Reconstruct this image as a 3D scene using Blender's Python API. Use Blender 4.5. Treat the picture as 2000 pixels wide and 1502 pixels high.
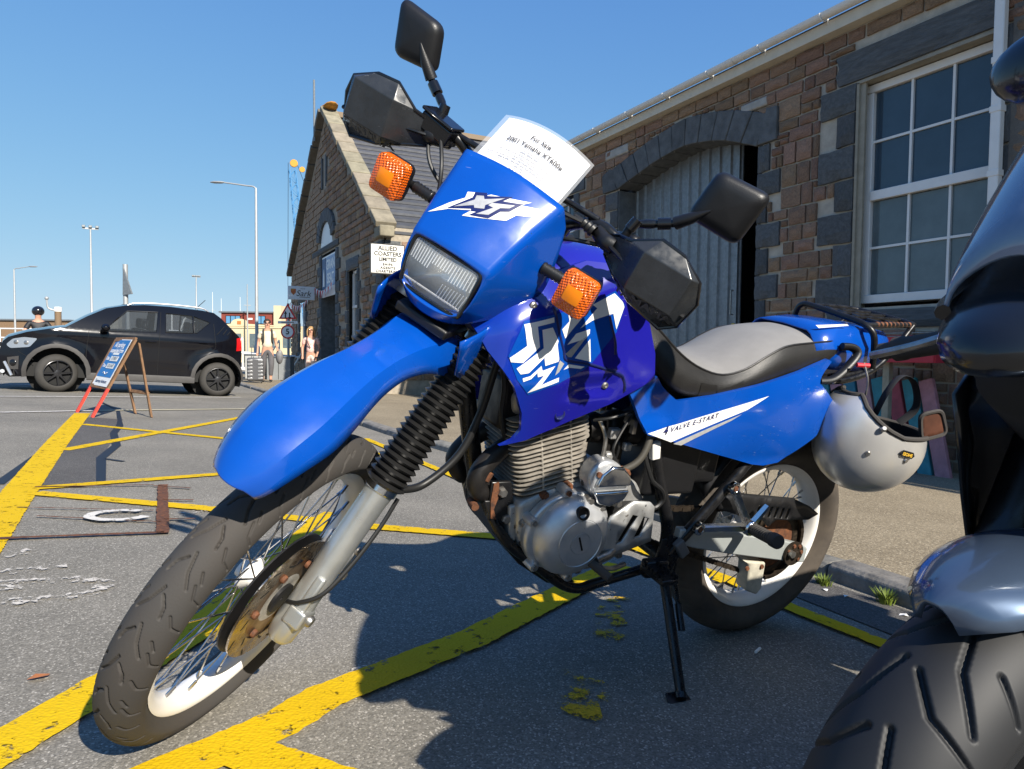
import bpy, bmesh, math, random
from mathutils import Vector, Matrix, Euler
from mathutils.geometry import delaunay_2d_cdt
from mathutils.bvhtree import BVHTree
random.seed(7)
R=math.radians
sc=bpy.context.scene
for o in list(bpy.data.objects): bpy.data.objects.remove(o)
COL=sc.collection
# ---------------------------------------------------------------- camera
cam=bpy.data.objects.new('camera',bpy.data.cameras.new('camera')); COL.objects.link(cam)
RIGHT=Vector((-.8898,.456233,.010359)); UPV=Vector((-.011063,-.044259,.998959)); FWD=Vector((-.456217,-.888759,-.04443))
CAM=Vector((1.584635,1.569169,.843181))
cam.matrix_world=Matrix(((RIGHT.x,UPV.x,-FWD.x,CAM.x),(RIGHT.y,UPV.y,-FWD.y,CAM.y),(RIGHT.z,UPV.z,-FWD.z,CAM.z),(0,0,0,1)))
cam.data.sensor_fit='HORIZONTAL'; cam.data.sensor_width=36; cam.data.lens=1357.82/2000*36
cam.data.clip_start=.02; cam.data.clip_end=3000
sc.camera=cam
# ---------------------------------------------------------------- sky, sun, exposure
SUN=Vector((-.245,1.53,1)).normalized()
w=bpy.data.worlds.new('World'); sc.world=w; w.use_nodes=True
nt=w.node_tree; bg=nt.nodes['Background']
sky=nt.nodes.new('ShaderNodeTexSky'); sky.sky_type='NISHITA'; sky.sun_disc=False
sky.sun_elevation=math.asin(SUN.z); sky.sun_rotation=math.atan2(SUN.x,SUN.y)
sky.altitude=1500; sky.air_density=1.0; sky.dust_density=.1; sky.ozone_density=4.0
# the sky's own range is wide: soften it evenly (colour / (1 + .36 colour)) so the horizon keeps its blue
tn=nt.nodes.new('ShaderNodeVectorMath'); tn.operation='MULTIPLY'; tn.inputs[1].default_value=(.48,.82,2.0); nt.links.new(sky.outputs[0],tn.inputs[0])
dv=nt.nodes.new('ShaderNodeVectorMath'); dv.operation='MULTIPLY_ADD'; dv.inputs[1].default_value=(.36,.36,.36); dv.inputs[2].default_value=(1,1,1); nt.links.new(tn.outputs[0],dv.inputs[0])
qn=nt.nodes.new('ShaderNodeVectorMath'); qn.operation='DIVIDE'; nt.links.new(tn.outputs[0],qn.inputs[0]); nt.links.new(dv.outputs[0],qn.inputs[1])
nt.links.new(qn.outputs[0],bg.inputs[0]); bg.inputs[1].default_value=.15
sl=bpy.data.lights.new('sun','SUN'); sl.energy=3.7; sl.angle=R(.53); sl.color=(1,.93,.82)
so=bpy.data.objects.new('sun',sl); COL.objects.link(so); so.rotation_euler=SUN.to_track_quat('Z','Y').to_euler()
sc.view_settings.view_transform='Standard'; sc.view_settings.look='None'
sc.view_settings.gamma=1; sc.view_settings.exposure=1.25
sc.render.engine='CYCLES'
sc.cycles.max_bounces=6; sc.cycles.transparent_max_bounces=12
# ---------------------------------------------------------------- materials
MATS={}
def nn(nt,t,**k):
    n=nt.nodes.new(t)
    for a,b in k.items():
        if a.startswith('i_'):
            key=a[2:]; key=int(key) if key.isdigit() else key.replace('_',' ')
            n.inputs[key].default_value=b
        else: setattr(n,a,b)
    return n
def mat(name,col,rough=.5,metal=0,coat=0,var=0,vscale=8,bump=0,bscale=60,spec=.5,trans=0,ior=1.45,emit=None,alpha=1,aniso=None,col2=None,rvar=0,objrand=0,spots=None,scuff=0):
    """plain surface with uneven colour (noise), relief and gloss"""
    if name in MATS: return MATS[name]
    m=bpy.data.materials.new(name); m.use_nodes=True; MATS[name]=m
    nt=m.node_tree; b=nt.nodes['Principled BSDF']
    c=(*col,1) if len(col)==3 else col
    b.inputs['Base Color'].default_value=c
    b.inputs['Roughness'].default_value=rough; b.inputs['Metallic'].default_value=metal
    b.inputs['Coat Weight'].default_value=coat; b.inputs['Coat Roughness'].default_value=.06
    b.inputs['Specular IOR Level'].default_value=spec; b.inputs['IOR'].default_value=ior
    b.inputs['Transmission Weight'].default_value=trans; b.inputs['Alpha'].default_value=alpha
    if emit: b.inputs['Emission Color'].default_value=(*emit,1); b.inputs['Emission Strength'].default_value=1
    L=nt.links
    tc=nn(nt,'ShaderNodeTexCoord')
    if var or col2 or objrand:
        n=nn(nt,'ShaderNodeTexNoise',i_Scale=vscale,i_Detail=6,i_Roughness=.62); L.new(tc.outputs['Object'],n.inputs['Vector'])
        mx=nn(nt,'ShaderNodeMix',data_type='RGBA')
        k=1-var; d=(c[0]*k,c[1]*k,c[2]*k,1) if not col2 else (*col2,1)
        mx.inputs['A'].default_value=d; mx.inputs['B'].default_value=c
        rp=nn(nt,'ShaderNodeMapRange'); rp.inputs['From Min'].default_value=.34; rp.inputs['From Max'].default_value=.66
        L.new(n.outputs['Fac'],rp.inputs['Value']); L.new(rp.outputs['Result'],mx.inputs['Factor'])
        out=mx.outputs['Result']
        if objrand:
            oi=nn(nt,'ShaderNodeObjectInfo'); hs=nn(nt,'ShaderNodeHueSaturation')
            mr=nn(nt,'ShaderNodeMapRange'); mr.inputs['To Min'].default_value=1-objrand; mr.inputs['To Max'].default_value=1+objrand
            L.new(oi.outputs['Random'],mr.inputs['Value']); L.new(mr.outputs['Result'],hs.inputs['Value'])
            mr2=nn(nt,'ShaderNodeMapRange'); mr2.inputs['To Min'].default_value=.49; mr2.inputs['To Max'].default_value=.515
            mm=nn(nt,'ShaderNodeMath',operation='FRACT'); m3=nn(nt,'ShaderNodeMath',operation='MULTIPLY',i_1=7.31)
            L.new(oi.outputs['Random'],m3.inputs[0]); L.new(m3.outputs[0],mm.inputs[0]); L.new(mm.outputs[0],mr2.inputs['Value']); L.new(mr2.outputs['Result'],hs.inputs['Hue'])
            L.new(out,hs.inputs['Color']); out=hs.outputs['Color']
        if spots:   # flaking / grime specks
            n4=nn(nt,'ShaderNodeTexNoise',i_Scale=spots[1],i_Detail=9,i_Roughness=.75); L.new(tc.outputs['Object'],n4.inputs['Vector'])
            m4=nn(nt,'ShaderNodeMapRange'); m4.inputs['From Min'].default_value=spots[2]; m4.inputs['From Max'].default_value=spots[2]+.05; L.new(n4.outputs['Fac'],m4.inputs['Value'])
            x4=nn(nt,'ShaderNodeMix',data_type='RGBA'); x4.inputs['B'].default_value=(*spots[0],1); L.new(out,x4.inputs['A']); L.new(m4.outputs['Result'],x4.inputs['Factor']); out=x4.outputs['Result']
        if scuff:   # fine scratches and a film of dust
            mp=nn(nt,'ShaderNodeMapping'); mp.inputs['Scale'].default_value=(60,14,420); mp.inputs['Rotation'].default_value=(.5,.9,.3); L.new(tc.outputs['Object'],mp.inputs['Vector'])
            n5=nn(nt,'ShaderNodeTexNoise',i_Scale=1.0,i_Detail=2); L.new(mp.outputs[0],n5.inputs['Vector'])
            n6=nn(nt,'ShaderNodeTexNoise',i_Scale=9,i_Detail=3); L.new(tc.outputs['Object'],n6.inputs['Vector'])
            m5=nn(nt,'ShaderNodeMapRange'); m5.inputs['From Min'].default_value=.69; m5.inputs['From Max'].default_value=.74; m5.inputs['To Max'].default_value=scuff; L.new(n5.outputs['Fac'],m5.inputs['Value'])
            m6=nn(nt,'ShaderNodeMapRange'); m6.inputs['From Min'].default_value=.55; m6.inputs['From Max'].default_value=.75; L.new(n6.outputs['Fac'],m6.inputs['Value'])
            mm_=nn(nt,'ShaderNodeMath',operation='MULTIPLY'); L.new(m5.outputs[0],mm_.inputs[0]); L.new(m6.outputs[0],mm_.inputs[1])
            x5=nn(nt,'ShaderNodeMix',data_type='RGBA'); x5.inputs['B'].default_value=(.45,.48,.52,1); L.new(out,x5.inputs['A']); L.new(mm_.outputs[0],x5.inputs['Factor']); out=x5.outputs['Result']
        L.new(out,b.inputs['Base Color'])
    if rvar:
        n=nn(nt,'ShaderNodeTexNoise',i_Scale=vscale*2.3,i_Detail=5); L.new(tc.outputs['Object'],n.inputs['Vector'])
        mr=nn(nt,'ShaderNodeMapRange'); mr.inputs['From Min'].default_value=.35; mr.inputs['From Max'].default_value=.65
        mr.inputs['To Min'].default_value=max(0,rough-rvar); mr.inputs['To Max'].default_value=min(1,rough+rvar)
        L.new(n.outputs['Fac'],mr.inputs['Value']); L.new(mr.outputs['Result'],b.inputs['Roughness'])
    if bump:
        n=nn(nt,'ShaderNodeTexNoise',i_Scale=bscale,i_Detail=4); L.new(tc.outputs['Object'],n.inputs['Vector'])
        bp=nn(nt,'ShaderNodeBump',i_Strength=1.0,i_Distance=bump); L.new(n.outputs['Fac'],bp.inputs['Height']); L.new(bp.outputs[0],b.inputs['Normal'])
    return m
# ---------------------------------------------------------------- mesh helpers
class MB:
    """collects shapes for ONE mesh object"""
    def __init__(s): s.v=[]; s.f=[]
    def add(s,v,f):
        o=len(s.v); s.v+=[Vector(p) for p in v]; s.f+=[tuple(i+o for i in q) for q in f]; return s
    def box(s,c,d,rot=None):
        c=Vector(c); V=[]
        for z in(-1,1):
            for y in(-1,1):
                for x in(-1,1):
                    p=Vector((x*d[0]/2,y*d[1]/2,z*d[2]/2))
                    if rot is not None: p=rot@p
                    V.append(c+p)
        return s.add(V,[(0,2,3,1),(4,5,7,6),(0,1,5,4),(2,6,7,3),(0,4,6,2),(1,3,7,5)])
    def tube(s,pts,r,n=10,caps=True,close=False,flat=1.0,up=None):
        pts=[Vector(p) for p in pts]; m=len(pts)
        rr=r if isinstance(r,(list,tuple)) else [r]*m
        rings=[]; pn=None
        for i in range(m):
            if close: t=pts[(i+1)%m]-pts[i-1]
            else: t=pts[min(i+1,m-1)]-pts[max(i-1,0)]
            t=t.normalized() if t.length>1e-9 else Vector((0,0,1))
            if pn is None:
                a=Vector(up) if up else (Vector((0,0,1)) if abs(t.z)<.9 else Vector((1,0,0)))
                pn=(a-t*a.dot(t)).normalized()
            else:
                pn=pn-t*pn.dot(t)
                pn=pn.normalized() if pn.length>1e-6 else t.orthogonal().normalized()
            b=t.cross(pn)
            rings.append([pts[i]+(pn*math.cos(2*math.pi*k/n)*flat+b*math.sin(2*math.pi*k/n))*rr[i] for k in range(n)])
        V=[p for g in rings for p in g]; Fc=[]
        for i in range(m if close else m-1):
            j=(i+1)%m
            for k in range(n): Fc.append((i*n+k,i*n+(k+1)%n,j*n+(k+1)%n,j*n+k))
        if caps and not close: Fc+= [tuple(range(n-1,-1,-1)),tuple(range((m-1)*n,m*n))]
        return s.add(V,Fc)
    def lathe(s,c,ax,prof,n=32,a0=0,a1=2*math.pi):
        """prof: (radius, along axis)"""
        ax=Vector(ax).normalized(); u=ax.orthogonal().normalized(); v=ax.cross(u); c=Vector(c)
        full=abs(a1-a0-2*math.pi)<1e-6; V=[]; Fc=[]; m=len(prof); N=n if full else n+1
        for i in range(N):
            a=a0+(a1-a0)*i/n; d=u*math.cos(a)+v*math.sin(a)
            V+=[c+d*r+ax*h for r,h in prof]
        for i in range(n):
            j=(i+1)%N
            for k in range(m-1): Fc.append((i*m+k,j*m+k,j*m+k+1,i*m+k+1))
        return s.add(V,Fc)
    def prism(s,poly,d,org=(0,0,0),ux=(1,0,0),uy=(0,0,1)):
        """2-D outline pushed out by vector d"""
        org=Vector(org);ux=Vector(ux);uy=Vector(uy);d=Vector(d)
        a=[org+ux*x+uy*y for x,y in poly]; n=len(a)
        return s.add(a+[p+d for p in a],[tuple(range(n-1,-1,-1)),tuple(range(n,2*n))]+[(i,(i+1)%n,(i+1)%n+n,i+n) for i in range(n)])
    def loft(s,secs,closed=False,caps=False):
        m=len(secs[0]); V=[p for q in secs for p in q]; Fc=[]
        for i in range(len(secs)-1):
            for k in range(m if closed else m-1):
                l=(k+1)%m; Fc.append((i*m+k,i*m+l,(i+1)*m+l,(i+1)*m+k))
        if caps: Fc+=[tuple(range(m-1,-1,-1)),tuple(range((len(secs)-1)*m,len(secs)*m))]
        return s.add(V,Fc)
    def ball(s,c,r,n=12,m=8):
        c=Vector(c); rr=r if isinstance(r,(tuple,list)) else (r,r,r); V=[];Fc=[]
        for i in range(m+1):
            t=math.pi*i/m
            for k in range(n):
                a=2*math.pi*k/n; V.append(c+Vector((rr[0]*math.sin(t)*math.cos(a),rr[1]*math.sin(t)*math.sin(a),rr[2]*math.cos(t))))
        for i in range(m):
            for k in range(n): Fc.append((i*n+k,(i+1)*n+k,(i+1)*n+(k+1)%n,i*n+(k+1)%n))
        return s.add(V,Fc)
    def panel(s,outline,fn,step,holes=()):
        """outline in 2-D, filled with an even grid and mapped to 3-D by fn"""
        pts=[Vector(p) for p in outline]; loops=[list(range(len(pts)))]
        ed=[(i,(i+1)%len(pts)) for i in range(len(pts))]
        # refine edges
        P=[];E_=[]
        def addloop(lp):
            st=len(P)
            for i in range(len(lp)):
                a=Vector(lp[i]);b=Vector(lp[(i+1)%len(lp)]); n=max(1,int((b-a).length/step))
                for k in range(n): P.append(a.lerp(b,k/n))
            E_.extend([(j,j+1 if j+1<len(P) else st) for j in range(st,len(P))])
        addloop(outline)
        for h in holes: addloop(h)
        def inside(p,lp):
            c=False;j=len(lp)-1
            for i in range(len(lp)):
                a,b=lp[i],lp[j]
                if (a[1]>p[1])!=(b[1]>p[1]) and p[0]<(b[0]-a[0])*(p[1]-a[1])/(b[1]-a[1])+a[0]: c=not c
                j=i
            return c
        xs=[p[0] for p in outline];ys=[p[1] for p in outline]
        border=[p.copy() for p in P]
        x=min(xs)+step*.5;row=0
        while x<max(xs):
            y=min(ys)+step*(.5 if row%2 else .25)
            while y<max(ys):
                q=(x,y)
                if inside(q,outline) and not any(inside(q,h) for h in holes):
                    if min((Vector(q)-b).length_squared for b in border)>(step*.45)**2: P.append(Vector(q))
                y+=step
            x+=step; row+=1
        vv,ee,ff,_,_,_=delaunay_2d_cdt(P,E_,[],1 if not holes else 1,1e-7)
        F2=[]
        for q in ff:
            c=sum((vv[i] for i in q),Vector((0,0)))/len(q)
            if inside(c,outline) and not any(inside(c,h) for h in holes): F2.append(tuple(q))
        return s.add([fn(q[0],q[1]) for q in vv],F2)
    def rim(s,outline,fn,d,step=.014):
        """turned-in edge along a panel's outline"""
        P=[];d=Vector(d)
        for i in range(len(outline)):
            a=Vector(outline[i]);b=Vector(outline[(i+1)%len(outline)]); n=max(1,int((b-a).length/step)); P+=[a.lerp(b,k/n) for k in range(n)]
        A=[fn(p.x,p.y) for p in P]; n=len(A)
        return s.add(A+[p+d for p in A],[(i,(i+1)%n,(i+1)%n+n,i+n) for i in range(n)])
    def map(s,fn): s.v=[Vector(fn(p)) for p in s.v]; return s
    def build(s,name,m,parent=None,smooth=True,ang=38,bevel=0,seg=2,solid=0,subs=0,crease=None):
        me=bpy.data.meshes.new(name); me.from_pydata([tuple(p) for p in s.v],[],s.f); me.validate(); me.update()
        bm=bmesh.new(); bm.from_mesh(me); bmesh.ops.recalc_face_normals(bm,faces=bm.faces) ; bm.to_mesh(me); bm.free()
        return link(name,me,m,parent,smooth,ang,bevel,seg,solid,subs)
def link(name,me,m,parent=None,smooth=True,ang=38,bevel=0,seg=2,solid=0,subs=0):
    o=bpy.data.objects.new(name,me); COL.objects.link(o)
    if m is not None:
        me.materials.clear(); me.materials.append(m)
    if smooth:
        me.polygons.foreach_set('use_smooth',[True]*len(me.polygons)); me.set_sharp_from_angle(angle=R(ang))
    if solid: q=o.modifiers.new('solid','SOLIDIFY'); q.thickness=solid; q.offset=-1
    if bevel:
        q=o.modifiers.new('bevel','BEVEL'); q.width=bevel; q.segments=seg; q.limit_method='ANGLE'; q.angle_limit=R(ang); q.harden_normals=False
    if subs: q=o.modifiers.new('sub','SUBSURF'); q.levels=subs; q.render_levels=subs
    o.parent=parent
    return o
def tag(o,label=None,cat=None,group=None,kind=None):
    if label: o['label']=label
    if cat: o['category']=cat
    if group: o['group']=group
    if kind: o['kind']=kind
    return o
def empty(name,loc=(0,0,0),rz=0,label=None,cat=None,group=None):
    o=bpy.data.objects.new(name,None); COL.objects.link(o); o.location=loc; o.rotation_euler=(0,0,rz); o.empty_display_size=.2
    return tag(o,label,cat,group)
def copy_tree(o,parent=None):
    c=o.copy(); COL.objects.link(c); c.parent=parent
    for ch in list(o.children): copy_tree(ch,c)
    return c
def text_mesh(body,size,align='CENTER',bold=0,spacing=1.0,shear=0,ext=0):
    cu=bpy.data.curves.new('lettering','FONT'); cu.body=body; cu.size=size; cu.align_x=align; cu.align_y='CENTER'
    cu.offset=bold; cu.space_character=spacing; cu.shear=shear; cu.extrude=ext; cu.resolution_u=4
    o=bpy.data.objects.new('lettering',cu); COL.objects.link(o)
    dg=bpy.context.evaluated_depsgraph_get(); me=bpy.data.meshes.new_from_object(o.evaluated_get(dg))
    bpy.data.objects.remove(o); bpy.data.curves.remove(cu)
    return me
def text(body,size,m,mw,parent=None,name='lettering',**k):
    """flat lettering; mw: 4x4 (or function point->point) placing it"""
    me=text_mesh(body,size,**k)
    for v in me.vertices: v.co=mw(v.co) if callable(mw) else mw@v.co
    return link(name,me,m,parent,smooth=False)
def frame(o,ux,uy): 
    ux=Vector(ux).normalized();uy=Vector(uy).normalized();uz=ux.cross(uy)
    return Matrix(((ux.x,uy.x,uz.x,o[0]),(ux.y,uy.y,uz.y,o[1]),(ux.z,uy.z,uz.z,o[2]),(0,0,0,1)))
def gz(x,y=0): return .055*max(-9,min(4,x))+.0013*max(-30,min(4,y))
# ================================================================ the blue motorcycle
M_blue=mat('fairing_blue',(.0012,.062,.36),.24,0,coat=.55,var=.10,vscale=5,rvar=.07,scuff=.5)
M_violet=mat('tank_violet_blue',(.012,.011,.27),.2,0,coat=.9,var=.1,vscale=5,scuff=.35)
M_white=mat('rim_white',(.80,.78,.74),.38,var=.1,vscale=9)
M_rubber=mat('tyre_rubber',(.050,.047,.044),.75,col2=(.052,.046,.041),vscale=9,bump=.0003,bscale=300,spec=.3)
M_black=mat('black_plastic',(.010,.010,.011),.42,var=.3,vscale=14,bump=.00025,bscale=420)
M_gloss=mat('black_gloss',(.006,.006,.007),.18,coat=.3)
M_blackpaint=mat('black_frame_paint',(.010,.010,.011),.32,var=.4,vscale=20,rvar=.12)
M_fork=mat('fork_silver',(.56,.57,.55),.34,.75,var=.14,vscale=9,rvar=.08)
M_alloy=mat('engine_alloy',(.50,.50,.49),.46,.6,var=.35,vscale=14,rvar=.12,bump=.0003,bscale=90,spots=((.07,.05,.035),55,.60))
M_fin=mat('fin_alloy',(.46,.42,.36),.55,.45,var=.5,vscale=22,bump=.0004,bscale=120)
M_cover=mat('cover_alloy',(.58,.59,.60),.38,.65,var=.2,vscale=12,rvar=.1,spots=((.10,.08,.06),70,.64))
M_polish=mat('polished_alloy',(.75,.76,.77),.16,1,var=.15,vscale=15,rvar=.06)
M_rust=mat('rusty_steel',(.20,.075,.030),.8,.2,col2=(.06,.03,.02),vscale=60,bump=.0006,bscale=220)
M_steel=mat('bolt_steel',(.45,.43,.40),.35,.9,var=.4,vscale=50)
M_disc=mat('brake_disc_steel',(.50,.43,.33),.26,1,col2=(.22,.16,.11),vscale=26,rvar=.12)
M_spoke=mat('spoke_steel',(.62,.61,.60),.22,1,var=.3,vscale=40)
M_seatgrey=mat('seat_grey_vinyl',(.22,.212,.20),.62,var=.16,vscale=9,bump=.0003,bscale=500)
M_seatblack=mat('seat_black_vinyl',(.016,.015,.014),.42,var=.3,vscale=30,bump=.0006,bscale=420)
M_amber=mat('amber_lens',(.80,.13,.002),.18,coat=.5)
def lens_grid(m,scale,dist):
    nt=m.node_tree; tc=nn(nt,'ShaderNodeTexCoord'); ck=nn(nt,'ShaderNodeTexVoronoi',i_Scale=scale,i_Randomness=.0); bp=nn(nt,'ShaderNodeBump',i_Strength=1,i_Distance=dist)
    nt.links.new(tc.outputs['Object'],ck.inputs['Vector']); nt.links.new(ck.outputs['Distance'],bp.inputs['Height']); nt.links.new(bp.outputs[0],nt.nodes['Principled BSDF'].inputs['Normal'])
lens_grid(M_amber,210,.004)
M_glass=mat('clear_lens',(.85,.90,.92),.03,alpha=.16,spec=1.0)
M_flute=mat('lens_flute',(.75,.78,.80),.15,alpha=.45,spec=.8)
M_chrome=mat('reflector',(.85,.86,.86),.10,1)
M_bowl=mat('reflector_bowl_finish',(.62,.62,.60),.32,1,var=.3,vscale=40)
M_decal=mat('decal_white',(.80,.79,.77),.3,coat=.6)
M_decal2=mat('decal_silver',(.50,.50,.50),.35,.3,coat=.5,var=.2,vscale=90)
M_navy=mat('decal_navy',(.01,.015,.09),.3,coat=.5)
M_inside=mat('dark_inside',(.006,.006,.006),.7)  # near-black for hollows, gaps and inner parts
M_chain=mat('chain_steel',(.06,.045,.032),.55,.6,var=.5,vscale=60)
M_exh=mat('exhaust_black',(.022,.020,.019),.45,.3,var=.5,vscale=18,rvar=.1)
M_hose=mat('rubber_hose',(.012,.012,.012),.45)
def fade(m,c2,x0,x1):      # printed colour fade along the flank
    nt=m.node_tree; b=nt.nodes['Principled BSDF']; lk=b.inputs['Base Color'].links[0]; src=lk.from_socket
    tc=nn(nt,'ShaderNodeTexCoord'); sp=nn(nt,'ShaderNodeSeparateXYZ'); nt.links.new(tc.outputs['Object'],sp.inputs[0])
    mr=nn(nt,'ShaderNodeMapRange'); mr.inputs['From Min'].default_value=x0; mr.inputs['From Max'].default_value=x1; nt.links.new(sp.outputs[0],mr.inputs['Value'])
    mx=nn(nt,'ShaderNodeMix',data_type='RGBA'); mx.inputs['B'].default_value=(*c2,1); nt.links.new(src,mx.inputs['A']); nt.links.new(mr.outputs[0],mx.inputs['Factor']); nt.links.new(mx.outputs['Result'],b.inputs['Base Color'])
fade(M_violet,(.003,.030,.30),.88,1.06)
bike=empty('motorcycle',label='blue trail motorcycle with white spoked rims leaning on its side stand',cat='motorcycle')
bike.matrix_world=Matrix(((.998809,0,-.048785,0),(.011213,.97323,.229561,-.01379),(.04748,-.229834,.972071,.001606),(0,0,0,1)))
RK=.503839; KA=Vector((-math.sin(RK),0,math.cos(RK))); SO=Vector((1.555,0,0)); ST=Matrix.Rotation(.832082,3,KA)
def S(p): return ST@(Vector(p)-SO)+SO
FA=Vector((1.44,0,.3465)); RA=Vector((0,0,.3235))
def on(t,y,off=0): 
    n=Vector((math.cos(RK),0,math.sin(RK)))
    return FA+KA*t+Vector((0,y,0))+n*off
def tyre(mb,Ro,wd,rb,wb,segs,cross,motif,period,depth=.0045,gw=.0028):
    """tyre body with cut tread grooves, axle along Y"""
    prof=[]
    # outer arc + sidewall : superellipse-like section
    h=Ro-rb
    for i in range(cross+1):
        t=-1+2*i/cross; a=t*math.pi*.62
        y=wd*math.sin(a)/math.sin(math.pi*.5) if abs(a)<math.pi/2 else wd*math.sin(a)
        rad=(Ro-wd*.98)+wd*.98*math.cos(a) if abs(a)<math.pi/2 else (Ro-wd*.98)+(h-wd*.98)*math.cos(a)/abs(math.cos(math.pi*.62))
        if abs(a)>math.pi/2:
            f=(abs(a)-math.pi/2)/(math.pi*.12); y=math.copysign(wd+(wb-wd)*f**1.5,a); rad=(Ro-wd*.98)-(h-wd*.98)*f
        prof.append((a*wd,y,rad))
    segm=[]
    if motif:
        for pl in motif:
            for (u0,v0),(u1,v1) in zip(pl,pl[1:]): segm.append((u0,v0,u1,v1))
    def gd(u,v):
        s=0
        for sg in (1,-1):
            uu=(u+(period/2 if sg<0 else 0))%period; vv=v*sg
            if vv<-.003: continue
            for u0,v0,u1,v1 in segm:
                for sh in (-period,0,period):
                    dx,dy=u1-u0,v1-v0; px,py=uu+sh-u0,vv-v0
                    if px<-.03 and dx>0 and px<-.03: continue
                    t=max(0,min(1,(px*dx+py*dy)/(dx*dx+dy*dy))); d=math.hypot(px-t*dx,py-t*dy)
                    if d<gw: s=max(s,1-(d/gw)**2)
        return s
    V=[];Fc=[]; nper=round(2*math.pi*Ro/period) if motif else 1
    per_seg=max(1,segs//nper); segs=per_seg*nper if motif else segs
    cache=[[depth*gd(k*period/per_seg,pv[0]) if motif and abs(pv[0])<wd*1.45 else 0 for pv in prof] for k in range(per_seg)] if motif else None
    for i in range(segs):
        a=2*math.pi*i/segs
        for j,(v,y,rad) in enumerate(prof):
            g=cache[i%per_seg][j] if motif else 0
            rr=rad-g*max(.3,math.cos(min(1.4,abs(v/wd)))) ; yy=y-math.copysign(g*.5,y)*min(1,abs(v/wd))
            V.append(Vector((rr*math.sin(a),yy,rr*math.cos(a))))
    m=len(prof)
    for i in range(segs):
        k=(i+1)%segs
        for j in range(m-1): Fc.append((i*m+j,k*m+j,k*m+j+1,i*m+j+1))
    return mb.add(V,Fc)
FM=[[(.0,.002),(.030,.012),(.052,.026)],[(.040,.034),(.062,.046),(.070,.066)],[(.075,.004),(.090,.016),(.108,.020)],[(.098,.032),(.116,.044),(.124,.066)],[(.018,.030),(.034,.040)]]
def spoked_wheel(name,T,tyre_args,rimR,rimW,hubR,hubW,nsp,parent,rubber=None):
    rim=MB().lathe((0,0,0),(0,1,0),[(rimR,-rimW),(rimR-.003,-rimW*1.02),(rimR-.012,-rimW*.93),(rimR-.018,-rimW*.75),(rimR-.026,-rimW*.35),(rimR-.029,0),(rimR-.026,rimW*.35),(rimR-.018,rimW*.75),(rimR-.012,rimW*.93),(rimR-.003,rimW*1.02),(rimR,rimW),(rimR-.006,rimW*.6),(rimR-.006,-rimW*.6),(rimR,-rimW)],96).map(T).build(name,M_white,parent,ang=50)
    tyre(MB(),*tyre_args).map(T).build('tyre',rubber or M_rubber,rim,ang=75)
    h=MB().lathe((0,0,0),(0,1,0),[(.006,-hubW-.02),(.02,-hubW-.02),(.02,-hubW-.004),(hubR,-hubW-.003),(hubR,-hubW+.004),(hubR*.62,-hubW*.5),(hubR*.55,0),(hubR*.62,hubW*.5),(hubR,hubW-.004),(hubR,hubW+.003),(.02,hubW+.004),(.02,hubW+.02),(.006,hubW+.02)],40)
    h.map(T).build('hub',M_white,rim)
    for i in range(nsp):
        a=2*math.pi*i/nsp; side=1 if i%2 else -1; d=1 if (i//2)%2 else -1
        ha=a+d*.95; y0=side*hubW*(1 if (i//2)%2 else .86)
        p0=Vector((math.sin(ha)*hubR*.92,y0,math.cos(ha)*hubR*.92)); p1=Vector((math.sin(a)*(rimR-.026),side*.006,math.cos(a)*(rimR-.026)))
        q=p0.lerp(p1,.90)
        MB().tube([p0,q,q.lerp(p1,.02),p1],[.0017,.0017,.0034,.0034],6).map(T).build('spoke',M_spoke,rim)
    return rim
TF=lambda p:S(Vector(p)+FA)
fw=spoked_wheel('front_wheel',TF,(.3465,.045,.279,.026,1360,110,FM,.1281,.0055,.0025),.279,.028,.036,.030,36,bike)
# brake disc with slots, carrier and bolts, hung on the left of the front hub
dm=MB(); N=72; ri,ro_=.088,.134
def ring(mb,r0,r1,y0,y1,n=72):
    return mb.lathe((0,0,0),(0,1,0),[(r0,y0),(r1,y0),(r1,y1),(r0,y1),(r0,y0)],n)
ring(dm,.092,.134,.050,.0545).map(TF).build('brake_disc',M_disc,fw,ang=30)
ring(MB(),.055,.098,.046,.0505).map(TF).build('disc_carrier',mat('carrier_bronze',(.34,.25,.17),.4,.8,col2=(.16,.10,.06),vscale=30),fw,ang=30)
ring(MB(),.030,.060,.036,.050).map(TF).build('disc_boss',mat('hub_grimy',(.42,.40,.36),.5,var=.5,vscale=30),fw,ang=30)
ring(MB(),.004,.032,.036,.056).map(TF).build('speedo_drive',M_black,fw,ang=30)
ring(MB(),.09,.137,.030,.034).map(TF).build('dust_plate',M_black,fw,ang=30)
for i in range(18):
    sm=MB()
    a=2*math.pi*i/18+.1; rr=.113+.012*(1 if i%2 else -1); dx=Vector((math.cos(a),0,-math.sin(a))); dr=Vector((math.sin(a),0,math.cos(a)))
    c=dr*rr+Vector((0,.0547,0)); e=(dx*.8+dr*.6)*.011; e2=dr*.003
    sm.add([c-e-e2,c+e-e2,c+e+e2,c-e+e2],[(0,1,2,3)]).map(TF).build('disc_slot',M_inside,fw,smooth=False)

for i in range(6):
    a=2*math.pi*i/6+.3; c=Vector((math.sin(a)*.080,.052,math.cos(a)*.080))
    MB().lathe(c,(0,1,0),[(0,.008),(.007,.008),(.0085,.005),(.0085,0)],12).map(TF).build('disc_bolt',M_rust,fw)
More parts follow.
